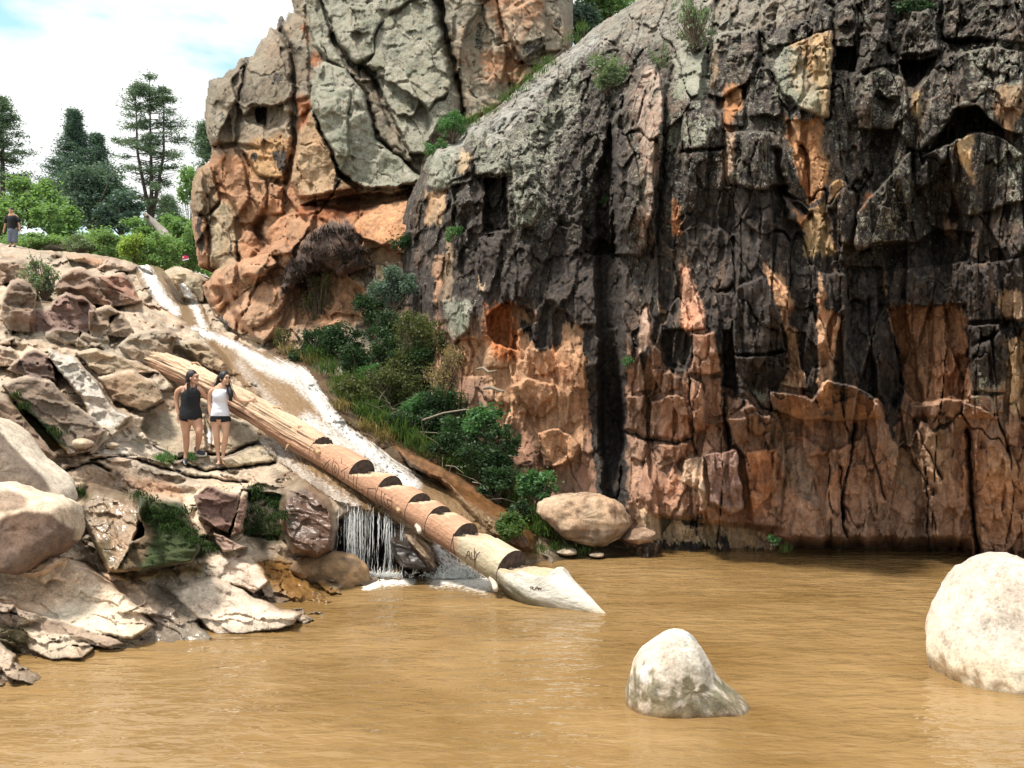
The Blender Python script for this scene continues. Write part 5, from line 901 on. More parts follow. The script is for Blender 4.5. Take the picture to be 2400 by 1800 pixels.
boulder('boulder', c('K', (495, 1010), (500, 900), (512, 820), (540, 740), (590, 680), (650, 640), (700, 620), (745, 612), (790, 640), (835, 695), (880, 765), (925, 830), (1000, 895), (1040, 960), (1000, 1040), (700, 1080)), 6.95, .34, white_rock, 'pale shark fin shaped rock standing alone in the middle of the brown pond', amp=.06, seed=1, lean=.12)
def white2(X, Y, Z):
    n_ = fbm(X*2.2, Y*2.2, Z*2.2, 5); co = np.array((.48, .435, .37))*(1+.16*n_)[:, None]; co = mixc(co, (.50, .50, .50), .6*sst(.1, .3, fbm(X*2.4+1, Y*2, Z*3, 4)))
    co = mixc(co, (.64, .54, .38), .6*sst(.45, .1, Z)); g = fbm(X*8, Y*8, Z*8, 4); w = sst(.1, .2, g+.25-np.abs(Z-.05)*2.5-np.abs(X-3.75)*1.0); co = mixc(co, (.24, .15, .06), w*.8)
    w2 = np.exp(-np.clip(Z, 0, 5)/.03); co = mixc(co, (.35, .24, .12), .6*w2); mk = np.zeros(co.shape); mk[:, 1] = w2*.6; return co, mk
boulder('boulder', c('K', (1830, 745), (1842, 640), (1900, 510), (1978, 392), (2045, 322), (2110, 292), (2200, 292), (2300, 330), (2420, 450), (2520, 680), (2640, 1100), (2300, 1250), (1980, 1050), (1856, 860)), 7.8, .58, white2, 'big smooth white boulder rising from the pond at the right edge', amp=.08, seed=2, lean=.22)
def painted(base, patches, var=.14, lich=.12):
    def f(X, Y, Z):
        u = 1200+X/Y*F; v = HOR-(Z-CH)/Y*F; n_ = fbm(X*2.6, Y*2.6, Z*2.6, 5); co = np.array(base)*(1+var*2*n_)[:, None]; uw = u+9*fbm(X*3, Y*3, Z*3, 4); vw = v+9*fbm(X*3+9, Y*3, Z*3, 4)
        for pl, cl, fe in patches: co = mixc(co, cl, sst(-fe, fe, sdist(uw, vw, pl)))
        return co, np.zeros(co.shape)+np.array((lich, .0, .12))
    return f
def tan_rock(c0=(.42, .31, .21), c1=(.15, .10, .065), zt=.45):
    def f(X, Y, Z):
        n_ = fbm(X*3, Y*3, Z*3, 4); co = np.array(c0)*(1+.3*n_)[:, None]; co = mixc(co, c1, .8*sst(.1, .35, fbm(X*2.5, Y*2.5, Z*4+3, 4)+.25*(Z < zt))); return co, np.zeros(co.shape)+np.array((.15, .1, .12))
    return f
boulder('boulder', c('P', (1261, 1205), (1268, 1178), (1290, 1170), (1325, 1160), (1365, 1168), (1400, 1165), (1450, 1185), (1478, 1222), (1452, 1252), (1400, 1272), (1350, 1270), (1310, 1248), (1290, 1225)), 14.1, .42, tan_rock(), 'rounded tan boulder with a hollow lying at the foot of the dark cliff corner', amp=.15, seed=3, lean=.3, pw=3.2)
boulder('boulder', c('P', (1455, 1262), (1480, 1240), (1510, 1236), (1536, 1248), (1528, 1268), (1490, 1276)), 14.0, .3, tan_rock((.30, .22, .16)), 'low flat grey brown rock beside the hollow boulder at the waterline', amp=.04, seed=4)
boulder('boulder', c('P', (680, 1330), (700, 1312), (740, 1302), (785, 1296), (830, 1302), (858, 1330), (862, 1362), (835, 1386), (780, 1380), (720, 1362)), 11.75, .35, tan_rock((.30, .19, .10), (.12, .08, .05), 9), 'low wet brown rock at the pond edge left of the falls', amp=.05, seed=5)
boulder('boulder', c('C', (-260, 420), (-120, 380), (0, 372), (110, 412), (210, 455), (310, 478), (420, 510), (470, 590), (484, 680), (460, 750), (400, 810), (310, 870), (230, 925), (120, 905), (0, 890), (-200, 860), (-290, 640)), float(r3.at(60, 1330))+.05, .42,
  painted((.55, .465, .36), [(c('C', (-400, 600), (0, 606), (60, 572), (140, 552), (330, 566), (440, 645), (500, 710), (520, 1000), (-400, 1000)), (.15, .105, .08), 4), (c('C', (-300, 400), (60, 410), (190, 468), (180, 520), (60, 548), (-300, 560)), (.26, .20, .15), 6), (c('C', (-300, 560), (0, 590), (140, 540), (180, 520), (60, 548)), (.6, .52, .42), 4)]), 'big rounded boulder at the left edge, pale on top with a dark brown front', amp=.08, seed=21, lean=.30, pw=4.5)  # dark front patch: brown varnish, deepened to hold the shade of the front
boulder('boulder', c('C', (-260, -60), (-60, -40), (20, 0), (90, 70), (180, 170), (310, 270), (400, 360), (455, 430), (462, 492), (330, 480), (200, 500), (60, 440), (-260, 400)), float(r3.at(60, 1165))+.05, .4,
  painted((.57, .49, .39), [(c('C', (-300, -30), (10, 40), (60, 110), (170, 220), (290, 330), (330, 400), (260, 520), (-300, 520)), (.17, .125, .095), 4)]), 'sloping wedge boulder above the big rounded one, brown flank and pale crest', amp=.08, seed=22, lean=.3, pw=4)  # flank patch: brown varnish plus its shade, painted into the colour
for k, (x, y, w_, h_, lb) in enumerate([(30, 1440, 60, 34, 'small tan rock at the bottom left corner of the bank'), (196, 1040, 44, 26, 'angular grey stone wedged in the gully left of the grass tuft'), (262, 1044, 26, 14, 'small stone lying in the gully between bigger blocks'), (150, 1063, 40, 18, 'low rubble stone under the dark slab at the left'),
   (1330, 1292, 50, 14, 'flat stone barely above the water below the hollow boulder'), (1400, 1300, 36, 10, 'thin wet stone at the foot of the cliff by the water'), (560, 1434, 30, 10, 'small pale stone at the tip of the shore slab')]):
    th = np.linspace(0, 2*np.pi, 11)[:-1]; ol = [(x+w_/2*math.cos(t)*(1+.15*math.sin(3*t+k)), y-h_/2*math.sin(t)*(1+.15*math.cos(2*t+k))) for t in th]
    dd_ = float(r3.at(x, min(y+h_*.4, 1330))) if y < 1500 else 8; dd_ = min(dd_, CH*F/(y+h_*.5-HOR)) if y > 1280 else dd_
    boulder('rock', ol, dd_-.02, .08+w_/F*dd_*.4, tan_rock((.45, .36, .26)), lb, 'rock', amp=.03, n=40, rings=12, seed=10+k)
# =================================================================== people
M_skin = plain_mat('skin', (.50, .27, .175), .5, .06, 12); M_skin2 = plain_mat('light_skin', (.56, .33, .22), .5, .06, 12)
M_hair = plain_mat('black_hair', (.012, .009, .009), .4, .5, 60, .5); M_blackcloth = plain_mat('black_cotton', (.010, .010, .013), .85, .3, 60, .3)
M_whitecloth = plain_mat('white_cotton', (.72, .71, .78), .8, .05, 60, .3); M_greyshort = plain_mat('grey_blue_denim', (.13, .15, .20), .85, .25, 50, .3)
M_shoe = plain_mat('charcoal_canvas', (.05, .055, .07), .8, .3, 60); M_rubber = plain_mat('white_rubber', (.7, .7, .68), .6, .05, 30); M_lip = plain_mat('lips', (.32, .09, .08), .4, .05); M_eye = plain_mat('dark_eye', (.02, .015, .012), .2, .1)
class Figure:
    def __init__(s, name, label, d0, foot, cat='person'):
        s.d0 = d0; s.root = empty(name, tuple(P(foot[0], foot[1], d0))); tag(s.root, label, cat)
    def J(s, px, py, f=0.): return P(px, py, s.d0-f)
    def tube(s, V, Fc, pts, flat=1., n=14, cap=True):
        """pts: (px, py, forward, radius across[, radius in depth])"""
        c0 = np.array([tuple(s.J(*p[:3])) for p in pts]); ra = np.array([p[3] for p in pts], float); rb = np.array([p[4] if len(p) > 4 else p[3]*flat for p in pts], float)
        k = len(pts); t = np.arange(k); tt = np.linspace(0, k-1, (k-1)*6+1)
        def cr(y):
            o = []
            for q in tt:
                i = min(int(q), k-2); u = q-i; p0, p1, p2, p3 = y[max(i-1, 0)], y[i], y[i+1], y[min(i+2, k-1)]
                o.append(.5*(2*p1+(p2-p0)*u+(2*p0-5*p1+4*p2-p3)*u*u+(3*p1-p0-3*p2+p3)*u**3))
            return np.array(o)
        C_ = cr(c0); A_ = cr(ra); B_ = cr(rb)
        if cap:
            T0 = C_[0]-C_[1]; T0 /= np.linalg.norm(T0)+1e-9; T1 = C_[-1]-C_[-2]; T1 /= np.linalg.norm(T1)+1e-9
            e = np.array([.98, .8, .5]); e0 = [C_[0]+T0*A_[0]*math.sqrt(1-x*x)*.9 for x in e[::-1]]; e1 = [C_[-1]+T1*A_[-1]*math.sqrt(1-x*x)*.9 for x in e]
            C_ = np.vstack([e0, C_, e1]); A_ = np.r_[A_[0]*e[::-1], A_, A_[-1]*e]; B_ = np.r_[B_[0]*e[::-1], B_, B_[-1]*e]
        T_ = np.gradient(C_, axis=0); T_ /= np.linalg.norm(T_, axis=1)[:, None]+1e-9
        S = np.cross(T_, np.array([0, 1., 0])); S /= np.linalg.norm(S, axis=1)[:, None]+1e-9; Dp = np.cross(S, T_)
        a = np.arange(n)/n*2*np.pi; ring = C_[:, None]+A_[:, None, None]*np.cos(a)[None, :, None]*S[:, None]+B_[:, None, None]*np.sin(a)[None, :, None]*Dp[:, None]
        b0 = len(V); V.extend(map(tuple, ring.reshape(-1, 3))); m_ = len(C_)
        for i in range(m_-1):
            for j in range(n): Fc.append((b0+i*n+j, b0+i*n+(j+1) % n, b0+(i+1)*n+(j+1) % n, b0+(i+1)*n+j))
        if cap: Fc.append(tuple(b0+j for j in range(n))[::-1]); Fc.append(tuple(b0+(m_-1)*n+j for j in range(n)))
    def ball(s, V, Fc, px, py, f, rx, ry, rz, yaw=0, n=16):
        c_ = s.J(px, py, f); b0 = len(V); 
        for i in range(n//2+1):
            ph = math.pi*i/(n//2)
            for j in range(n):
                a = 2*math.pi*j/n; x, y, z = rx*math.sin(ph)*math.cos(a), ry*math.sin(ph)*math.sin(a), rz*math.cos(ph)
                V.append((c_.x+x*math.cos(yaw)-y*math.sin(yaw), c_.y+x*math.sin(yaw)+y*math.cos(yaw), c_.z+z))
        for i in range(n//2):
            for j in range(n): Fc.append((b0+i*n+j, b0+(i+1)*n+j, b0+(i+1)*n+(j+1) % n, b0+i*n+(j+1) % n))
    def make(s, name, V, Fc, mat, voxel=.007, smooth=2, fuse=True):
        me = bpy.data.meshes.new(name); me.from_pydata(V, [], Fc); me.update(); bm = bmesh.new(); bm.from_mesh(me); bmesh.ops.remove_doubles(bm, verts=bm.verts, dist=1e-6); bmesh.ops.recalc_face_normals(bm, faces=bm.faces); bm.to_mesh(me); bm.free()
        if fuse:
            o = bpy.data.objects.new(name, me); scene.collection.objects.link(o); md = o.modifiers.new('r', 'REMESH'); md.mode = 'VOXEL'; md.voxel_size = voxel; md.use_smooth_shade = True
            ms = o.modifiers.new('s', 'SMOOTH'); ms.factor = .5; ms.iterations = smooth
            dg = bpy.context.evaluated_depsgraph_get(); me2 = bpy.data.meshes.new_from_object(o.evaluated_get(dg)); bpy.data.objects.remove(o); me2.name = name; me2.materials.clear(); me = me2
        if name in ('tank_top', 'shorts') and not fuse:
            n_ = len(me.vertices); co = np.empty(n_*3, np.float32); me.vertices.foreach_get('co', co); co = co.reshape(-1, 3); k_ = fbm(co[:, 0]*14, co[:, 1]*14, co[:, 2]*26, 3)*.012; cx_ = co.mean(0); dv = co-cx_; dv[:, 2] = 0; dv /= np.linalg.norm(dv, axis=1)[:, None]+1e-6; me.vertices.foreach_set('co', (co+dv*k_[:, None]).ravel())
        return put(link(name, me, mat), s.root)
    def hand(s, V, Fc, px, py, f, dx, dy, k, curl=0., thumb=1, sc=1.):
        """palm at px,py, fingers running towards (dx,dy) in pixels, k = px per metre"""
        L = math.hypot(dx, dy); ux, uy = dx/L, dy/L; vx, vy = -uy, ux
        s.tube(V, Fc, [(px, py, f, .021*sc, .016), (px+ux*.05*k, py+uy*.05*k, f, .032*sc, .015), (px+ux*.085*k, py+uy*.085*k, f, .034*sc, .014)], n=10)
        for i, ln in enumerate((.060, .070, .066, .052)):
            o = (i-1.5)*.0175*k*sc; bx, by = px+ux*.085*k+vx*o, py+uy*.085*k+vy*o; sp_ = (i-1.5)*.10
            gx_, gy_ = ux+vx*sp_, uy+vy*sp_
            s.tube(V, Fc, [(bx, by, f, .0085), (bx+gx_*ln*.45*k, by+gy_*ln*.45*k, f+curl*.012, .0080), (bx+gx_*ln*k*(1-.3*curl), by+gy_*ln*k*(1-.3*curl), f+curl*.04, .0065)], n=8)
        tx, ty = px+ux*.03*k+vx*thumb*.03*k, py+uy*.03*k+vy*thumb*.03*k
        s.tube(V, Fc, [(tx-vx*thumb*.01*k, ty-vy*thumb*.01*k, f, .012), (tx+(ux*.03+vx*thumb*.018)*k, ty+(uy*.03+vy*thumb*.018)*k, f+.01, .0095), (tx+(ux*.055+vx*thumb*.022)*k, ty+(uy*.055+vy*thumb*.022)*k, f+.015, .0075)], n=8)
    def head(s, V, Fc, px, py, f, yaw, k, sc=1.):
        """head turned by yaw; nose, jaw, ears are part of the body surface"""
        s.ball(V, Fc, px, py-.02*k, f, .074*sc, .092*sc, .098*sc, yaw); s.ball(V, Fc, px+.02*k*math.sin(yaw), py+.045*k, f+.022*math.cos(yaw), .058*sc, .066*sc, .068*sc, yaw)
        def off(fr, side, up): return (px+(math.sin(yaw)*fr+math.cos(yaw)*side)*k, py-up*k, f+math.cos(yaw)*fr-math.sin(yaw)*side)
        for fr, si, up, r_ in ((.094, 0, .012, .011), (.100, 0, -.006, .0145), (.096, 0, -.014, .016), (.078, 0, -.088, .024), (.086, 0, -.048, .020), (.088, 0, .045, .030), (0, .078, -.01, .022), (0, -.078, -.01, .022), (.07, .036, -.02, .026), (.07, -.036, -.02, .026)):
            x, y, z = off(fr*sc, si*sc, up*sc); s.ball(V, Fc, x, y, z, r_, r_, r_*1.2 if r_ == .022 else r_, yaw, 10)
        s.hd = off
    def face(s, k, sc=1.):
        for si in (-1, 1):
            V, Fc = [], []; x, y, z = s.hd(.091*sc, si*.031*sc, .012*sc); s.ball(V, Fc, x, y, z, .013, .008, .006, 0, 10); s.make('eye', V, Fc, M_eye, fuse=False)
            V, Fc = [], []; x, y, z = s.hd(.095*sc, si*.033*sc, .032*sc); s.ball(V, Fc, x, y, z, .019, .008, .004, 0, 10); s.make('eyebrow', V, Fc, M_hair, fuse=False)
        V, Fc = [], []; x, y, z = s.hd(.102*sc, 0, -.046*sc); s.ball(V, Fc, x, y, z, .020, .009, .008, 0, 10); s.make('mouth', V, Fc, M_lip, fuse=False)
def strands(s, name, guides, n, spread, r_, mat, seed=0):
    rg = np.random.default_rng(seed); paths = []
    for g in guides:
        pts = np.array([tuple(s.J(*p[:3])) for p in g]); w = np.array([p[3] for p in g])
        for _ in range(n):
            o = rg.normal(0, 1, 3); o[1] *= .7; q = pts+o[None]*w[:, None]*spread; paths.append((q, np.linspace(r_, r_*.35, len(q))))
    return put(tubes(name, paths, mat, sides=4), s.root)
def shoe(s, px, py, f, ang, k):
    V, Fc = [], []; dx, df = math.sin(ang), math.cos(ang)
    g = lambda t, up, r_, rb=None: (px+dx*t*k, py-up*k+(.0), f+df*t, r_, rb or r_)
    s.tube(V, Fc, [g(-.05, .045, .036), g(.0, .048, .038), g(.06, .036, .038), g(.12, .026, .036), g(.155, .022, .026)], n=12); s.tube(V, Fc, [g(-.03, .05, .036), g(-.03, .11, .040)], n=12)
    up = s.make('shoe', V, Fc, M_shoe, .006, 1)
    V, Fc = [], []; s.tube(V, Fc, [g(-.06, .012, .040, .012), g(.0, .012, .042, .012), (px+dx*.08*k, py-.012*k, f+df*.08, .043, .012), (px+dx*.165*k, py-.012*k, f+df*.165, .034, .012)], n=12); so = s.make('sole', V, Fc, M_rubber, fuse=False)
    V, Fc = [], []
    for t in (.02, .045, .07): s.ball(V, Fc, *g(t, .078-.25*t, 0)[:3], .022, .006, .004, 0, 8)
    s.make('lace', V, Fc, M_rubber, fuse=False)
K1 = F/14.9
# ---- woman in black
dA = float(np.percentile(r3.D[int((985-545)/2.2):int((1086-545)/2.2), int((415+330)/2.2):int((475+330)/2.2)], 12))-.12; dA = min(dA, float(r3.at(434, 1088))-.02); w1 = Figure('person', 'long-haired woman in a black tank top and sneakers left of the woman in white', dA, (434, 1087)); K1 = F/dA
V, Fc = [], []; T_ = w1.tube
T_(V, Fc, [(450, 979, .0, .155, .115), (447, 966, .0, .165, .125), (446, 950, .0, .135, .105), (446, 935, .01, .135, .11), (447, 922, .01, .150, .11), (446, 912, .0, .155, .085), (447, 906, .0, .10, .06)])
T_(V, Fc, [(447, 908, 0, .052), (449, 902, 0, .048), (451, 896, 0, .05)])
T_(V, Fc, [(427, 911, 0, .052), (417, 918, 0, .050), (414, 930, -.01, .043), (413.5, 940, -.01, .038), (415, 952, .0, .036), (418, 966, .02, .029), (419, 972, .03, .024)])
w1.hand(V, Fc, 419, 971, .03, .5, 12, K1, .5, -1)
T_(V, Fc, [(465, 911, 0, .052), (472, 917, -.02, .047), (477, 924, -.05, .040), (482, 930, -.08, .036), (488, 935, -.11, .031), (494, 939, -.13, .024)])
w1.hand(V, Fc, 494, 939, -.14, 8, 4, K1, .3, -1)
T_(V, Fc, [(439, 978, 0, .100, .105), (436, 992, .0, .094), (435.5, 1006, .01, .074), (436, 1018, .02, .058), (436.5, 1030, .0, .056), (436.5, 1044, -.01, .050), (436, 1062, -.01, .034), (435.5, 1074, 0, .036)])
T_(V, Fc, [(458, 978, 0, .098, .105), (462, 992, .02, .090), (465, 1004, .05, .072), (466.5, 1013, .08, .058), (466.5, 1024, .03, .055), (465, 1036, -.04, .048), (463, 1050, -.10, .033), (463.5, 1058, -.12, .034)])
w1.head(V, Fc, 451.5, 886, .0, 1.15, K1, .98); w1.make('body', V, Fc, M_skin); w1.face(K1, .98)
V, Fc = [], []
T_(V, Fc, [(446.5, 983, .0, .185, .15), (447, 972, .0, .188, .152), (446, 958, .0, .172, .142), (446, 944, .01, .156, .132), (447, 930, .01, .164, .134), (447, 920, .01, .160, .124), (446, 915, 0, .118, .095)], n=24, cap=False); w1.make('tank_top', V, Fc, M_blackcloth, fuse=False)
V, Fc = [], []; T_(V, Fc, [(434, 917, .09, .013), (433, 909, .05, .012), (434, 904, -.02, .012), (436, 912, -.09, .013)], n=8); T_(V, Fc, [(459, 917, .09, .013), (460, 909, .05, .012), (459, 904, -.02, .012), (457, 912, -.09, .013)], n=8); w1.make('strap', V, Fc, M_blackcloth, fuse=False)
V, Fc = [], []; T_(V, Fc, [(439, 981, 0, .112, .115), (437.5, 987, 0, .108, .112)], n=18, cap=False); T_(V, Fc, [(458, 981, 0, .110, .115), (459.5, 986, .01, .104, .112)], n=18, cap=False); w1.make('shorts', V, Fc, M_blackcloth, fuse=False)
V, Fc = [], []; w1.ball(V, Fc, 449.4, 881.2, -.012, .092, .104, .110, 1.1); T_(V, Fc, [(446, 888, -.03, .080, .075), (444, 900, -.02, .070, .055), (443.5, 912, .05, .045, .03), (443, 924, .12, .034, .02), (442.5, 936, .13, .020, .012)]); w1.make('hair', V, Fc, M_hair, .008, 2)
strands(w1, 'loose_hair', [[(447, 876, .03, .5), (442, 892, .05, .9), (442, 915, .12, 1), (441, 940, .13, .8)], [(444, 884, -.04, .8), (438, 900, -.05, 1), (437, 922, -.08, 1)]], 22, .030, .004, M_hair, 1)
V, Fc = [], []; T_(V, Fc, [(415.5, 967.5, .02, .031), (420.5, 968.5, .02, .031)], n=12); w1.make('bracelet', [(x, y, z) for x, y, z in V], Fc, M_blackcloth, fuse=False) if False else None
shoe(w1, 434.5, 1086, .0, -.12, K1); shoe(w1, 464, 1066, -.12, .9, K1)
# ---- woman in white
dB = float(np.percentile(r3.D[int((985-545)/2.2):int((1086-545)/2.2), int((490+330)/2.2):int((535+330)/2.2)], 12))-.12; dB = min(dB, float(r3.at(518, 1088))-.10); w2 = Figure('person', 'barefoot woman in a white tank top and black shorts resting her hand on the log', dB, (520, 1087)); K1 = F/dB; T_ = w2.tube
hW, _ = hit(600, 940); fw = dB-(hW.y if hW else dB)
V, Fc = [], []
T_(V, Fc, [(516, 980, .0, .140, .105), (516, 970, .0, .145, .11), (516, 955, .0, .115, .092), (516, 942, .0, .112, .09), (517, 928, .01, .128, .10), (517, 916, .0, .138, .082), (520, 908, .0, .09, .06)])
T_(V, Fc, [(521, 911, 0, .048), (523, 903, .01, .043), (525, 897, .01, .045)])
T_(V, Fc, [(502, 913, 0, .046), (494.5, 920, 0, .043), (491.5, 932, -.01, .036), (490.5, 945, -.01, .032), (491.5, 960, .02, .030), (493, 972, .04, .023)])
w2.hand(V, Fc, 493, 972, .04, .8, 12, K1, .6, -1)
f_ = lambda t: fw*t
T_(V, Fc, [(536, 914, 0, .046), (543, 919, f_(.12), .043), (549, 928, f_(.3), .036), (555, 935, f_(.5), .033), (567, 940, f_(.7), .029), (581, 940.5, f_(.92), .022)])
w2.hand(V, Fc, 581, 940.5, f_(.95)+.015, 12, -2.2, K1, .1, 1)
T_(V, Fc, [(507, 978, 0, .085, .09), (505.5, 992, .0, .080), (506, 1006, .01, .063), (507.5, 1020, .02, .050), (508.5, 1032, .01, .048), (509.5, 1046, -.01, .043), (511, 1064, -.01, .028), (513, 1078, 0, .030)])
T_(V, Fc, [(526, 978, 0, .085, .09), (528, 992, .01, .080), (529, 1006, .03, .062), (529, 1020, .04, .049), (527.5, 1032, .02, .047), (525, 1046, .0, .042), (523, 1064, -.01, .028), (523, 1078, 0, .030)])
for x, a in ((513, -.1), (523.5, .35)):
    T_(V, Fc, [(x, 1083, -.03, .028), (x+math.sin(a)*.05*K1, 1084, .05, .032, .026), (x+math.sin(a)*.12*K1, 1086, .12, .040, .014)], n=12)
    for i in range(5): T_(V, Fc, [(x+math.sin(a)*.12*K1+(i-2)*2.0, 1086.3, .13, .011), (x+math.sin(a)*.16*K1+(i-2)*2.1, 1087, .165-.008*abs(i-1), .009)], n=8)
w2.head(V, Fc, 526.5, 888, .01, .65, K1, .96); w2.make('body', V, Fc, M_skin2); w2.face(K1, .96)
V, Fc = [], []; T_(V, Fc, [(516, 975, .0, .158, .126), (516, 966, .0, .156, .126), (516, 953, .0, .130, .108), (516, 942, .0, .122, .10), (517, 930, .015, .134, .122), (517, 921, .01, .134, .108), (517, 917, 0, .112, .085)], n=24, cap=False); w2.make('tank_top', V, Fc, M_whitecloth, fuse=False)
V, Fc = [], []; T_(V, Fc, [(506, 919, .08, .011), (505, 911, .05, .010), (507, 906, -.02, .010), (508, 915, -.08, .011)], n=8); T_(V, Fc, [(529, 919, .08, .011), (531, 911, .05, .010), (530, 906, -.02, .010), (528, 915, -.08, .011)], n=8); w2.make('strap', V, Fc, M_whitecloth, fuse=False)
V, Fc = [], []; T_(V, Fc, [(516, 972, 0, .153, .122), (516, 983, 0, .158, .126)], n=20, cap=False); T_(V, Fc, [(506.5, 978, 0, .098, .106), (505.5, 988, 0, .094, .10)], n=18, cap=False); T_(V, Fc, [(526.5, 978, 0, .098, .106), (528, 989, 0, .094, .10)], n=18, cap=False); w2.make('shorts', V, Fc, M_blackcloth, fuse=False)
V, Fc = [], []; w2.ball(V, Fc, 525.2, 883, -.002, .090, .102, .108, .6); T_(V, Fc, [(520, 887, -.04, .08, .07), (514, 897, -.05, .065, .05), (507, 905, -.04, .045, .04)]); T_(V, Fc, [(533, 895, -.01, .04, .03), (536, 908, .05, .045, .03), (540, 922, .10, .042, .03), (540.5, 936, .10, .03, .02)]); w2.make('hair', V, Fc, M_hair, .008, 2)
strands(w2, 'loose_hair', [[(520, 876, .0, .5), (513, 892, .0, 1), (505, 906, .0, 1)], [(532, 880, .0, .5), (535, 898, .04, .8), (539, 918, .1, 1), (541, 940, .11, .8)]], 20, .028, .004, M_hair, 2)
# ---- man on the ridge
dM = float(r3.at(30, 577)); w3 = Figure('person', 'man in a black t-shirt and grey shorts standing on the ridge beside the green bushes', dM, (30, 575)); K3 = F/dM; T_ = w3.tube; g = 39.5/dM; z_ = 1/g
V, Fc = [], []
T_(V, Fc, [(29, 536, 0, .17*z_, .13), (29, 525, 0, .17*z_, .14), (29, 514, 0, .19*z_, .14), (28, 507, 0, .18*z_, .11)]); T_(V, Fc, [(27.5, 506, 0, .065), (27, 501, 0, .06)])
T_(V, Fc, [(37, 507, 0, .07*z_), (43, 514, 0, .062*z_), (44.5, 524, 0, .048*z_), (46, 532, .02, .042*z_), (46, 538, .04, .032*z_)]); w3.hand(V, Fc, 46, 538, .04, 0, 10, K3, .5, -1)
T_(V, Fc, [(19, 507, 0, .07*z_), (14, 515, 0, .062*z_), (13, 524, -.02, .048*z_), (11, 533, -.04, .042*z_), (9, 538, -.04, .032*z_)]); w3.hand(V, Fc, 9, 538, -.04, -1, 10, K3, .5, 1)
for x in (24.5, 35): T_(V, Fc, [(x, 536, 0, .10*z_), (x, 550, 0, .085*z_), (x, 560, 0, .06*z_), (x, 568, 0, .055*z_), (x, 576, 0, .04*z_)])
w3.head(V, Fc, 26, 494, 0, -.5, K3, 1.15*z_); w3.make('body', V, Fc, M_skin, .012); w3.face(K3, 1.15*z_)
V, Fc = [], []; T_(V, Fc, [(29, 538, 0, .20*z_, .16), (29, 525, 0, .20*z_, .165), (28.5, 514, 0, .21*z_, .165), (28, 508, 0, .19*z_, .13), (27.5, 504.5, 0, .09, .08)], n=24); T_(V, Fc, [(36, 508, 0, .09*z_), (43, 515, 0, .085*z_), (44.5, 519, 0, .08*z_)]); T_(V, Fc, [(20, 508, 0, .09*z_), (14, 515, 0, .085*z_), (13, 520, 0, .08*z_)]); w3.make('t_shirt', V, Fc, M_blackcloth, .012)
V, Fc = [], []; T_(V, Fc, [(29, 535, 0, .19*z_, .16), (29, 542, 0, .20*z_, .165)], n=20)
for x in (23.5, 35): T_(V, Fc, [(x+.5, 540, 0, .115*z_), (x, 554, 0, .120*z_), (x, 565, 0, .118*z_)], n=16)
w3.make('shorts', V, Fc, M_greyshort, .012)
V, Fc = [], []; w3.ball(V, Fc, 26.5, 490.5, -.01, .090*z_, .112*z_, .085*z_, -.5); w3.make('hair', V, Fc, M_hair, .012)
for x in (24, 35):
    V, Fc = [], []; T_(V, Fc, [(x, 577, -.08, .05, .04), (x-2, 577.5, .16, .05, .035)]); w3.make('shoe', V, Fc, M_shoe, .012)
# =================================================================== plants
def leaf_quads(C_, size, rg, asp=.55, droop=0., updir=None):
    """one leaf (a bent pair of triangles as a quad) at every centre"""
    n = len(C_); a = rg.normal(size=(n, 3)); a[:, 2] = a[:, 2]*.6-droop
    if updir is not None: a = a*.5+updir
    a /= np.linalg.norm(a, axis=1)[:, None]+1e-9; b_ = rg.normal(size=(n, 3)); b_ -= (b_*a).sum(1)[:, None]*a; b_ /= np.linalg.norm(b_, axis=1)[:, None]+1e-9
    s_ = (size*rg.uniform(.6, 1.35, n))[:, None]; w = s_*asp
    V = np.stack([C_-a*s_*.5, C_+b_*w*.5, C_+a*s_*.5, C_-b_*w*.5], 1); return V.reshape(-1, 3), np.arange(n*4).reshape(n, 4)
def leaves(name, C_, size, mat, parent, rg, asp=.55, droop=0., shade=None, updir=None):
    V, Q = leaf_quads(C_, size, rg, asp, droop, updir); me = quads_mesh(name, V, Q)
    cl = fbm(C_[:, 0]*1.7/max(size*6, .3), C_[:, 1]*1.7/max(size*6, .3), C_[:, 2]*1.7/max(size*6, .3), 2)*.5+.5; cl = np.clip(cl*.7+.3*rg.random(len(C_)), 0, 1)
    set_col(me, 'Col', np.repeat(np.repeat(cl, 4)[:, None], 3, 1)); return put(link(name, me, mat, smooth=False), parent)
M_bark = plain_mat('grey_brown_bark', (.13, .095, .07), .9, .4, 12, .6); M_barkdark = plain_mat('dark_pine_bark', (.075, .055, .045), .9, .4, 8, .6); M_twig = plain_mat('dry_twig', (.22, .18, .13), .9, .3, 20)
M_pine = leaf_mat('pine_needles', (.085, .13, .095), (.17, .24, .155), .3); M_fir = leaf_mat('dark_fir_needles', (.055, .10, .085), (.12, .19, .145), .25); M_juniper = leaf_mat('blue_green_foliage', (.06, .10, .08), (.15, .22, .165), .25)
M_bright = leaf_mat('bright_willow_leaves', (.12, .215, .08), (.27, .40, .16), .4); M_yellow = leaf_mat('yellow_green_leaves', (.17, .27, .06), (.36, .46, .12), .4); M_sage = leaf_mat('grey_green_leaves', (.10, .15, .08), (.25, .31, .18), .3)
M_olive = leaf_mat('olive_shrub_leaves', (.045, .062, .020), (.14, .15, .05), .3); M_deep = leaf_mat('deep_green_leaves', (.014, .035, .014), (.05, .10, .035), .3); M_fresh = leaf_mat('fresh_green_leaves', (.035, .10, .035), (.13, .27, .10), .35); M_dry = leaf_mat('dry_grass_blades', (.16, .12, .05), (.36, .28, .14), .3)
M_grass = leaf_mat('green_grass_blades', (.035, .075, .02), (.12, .19, .05), .35); M_moss = leaf_mat('dark_moss', (.012, .03, .008), (.05, .10, .02), .2)
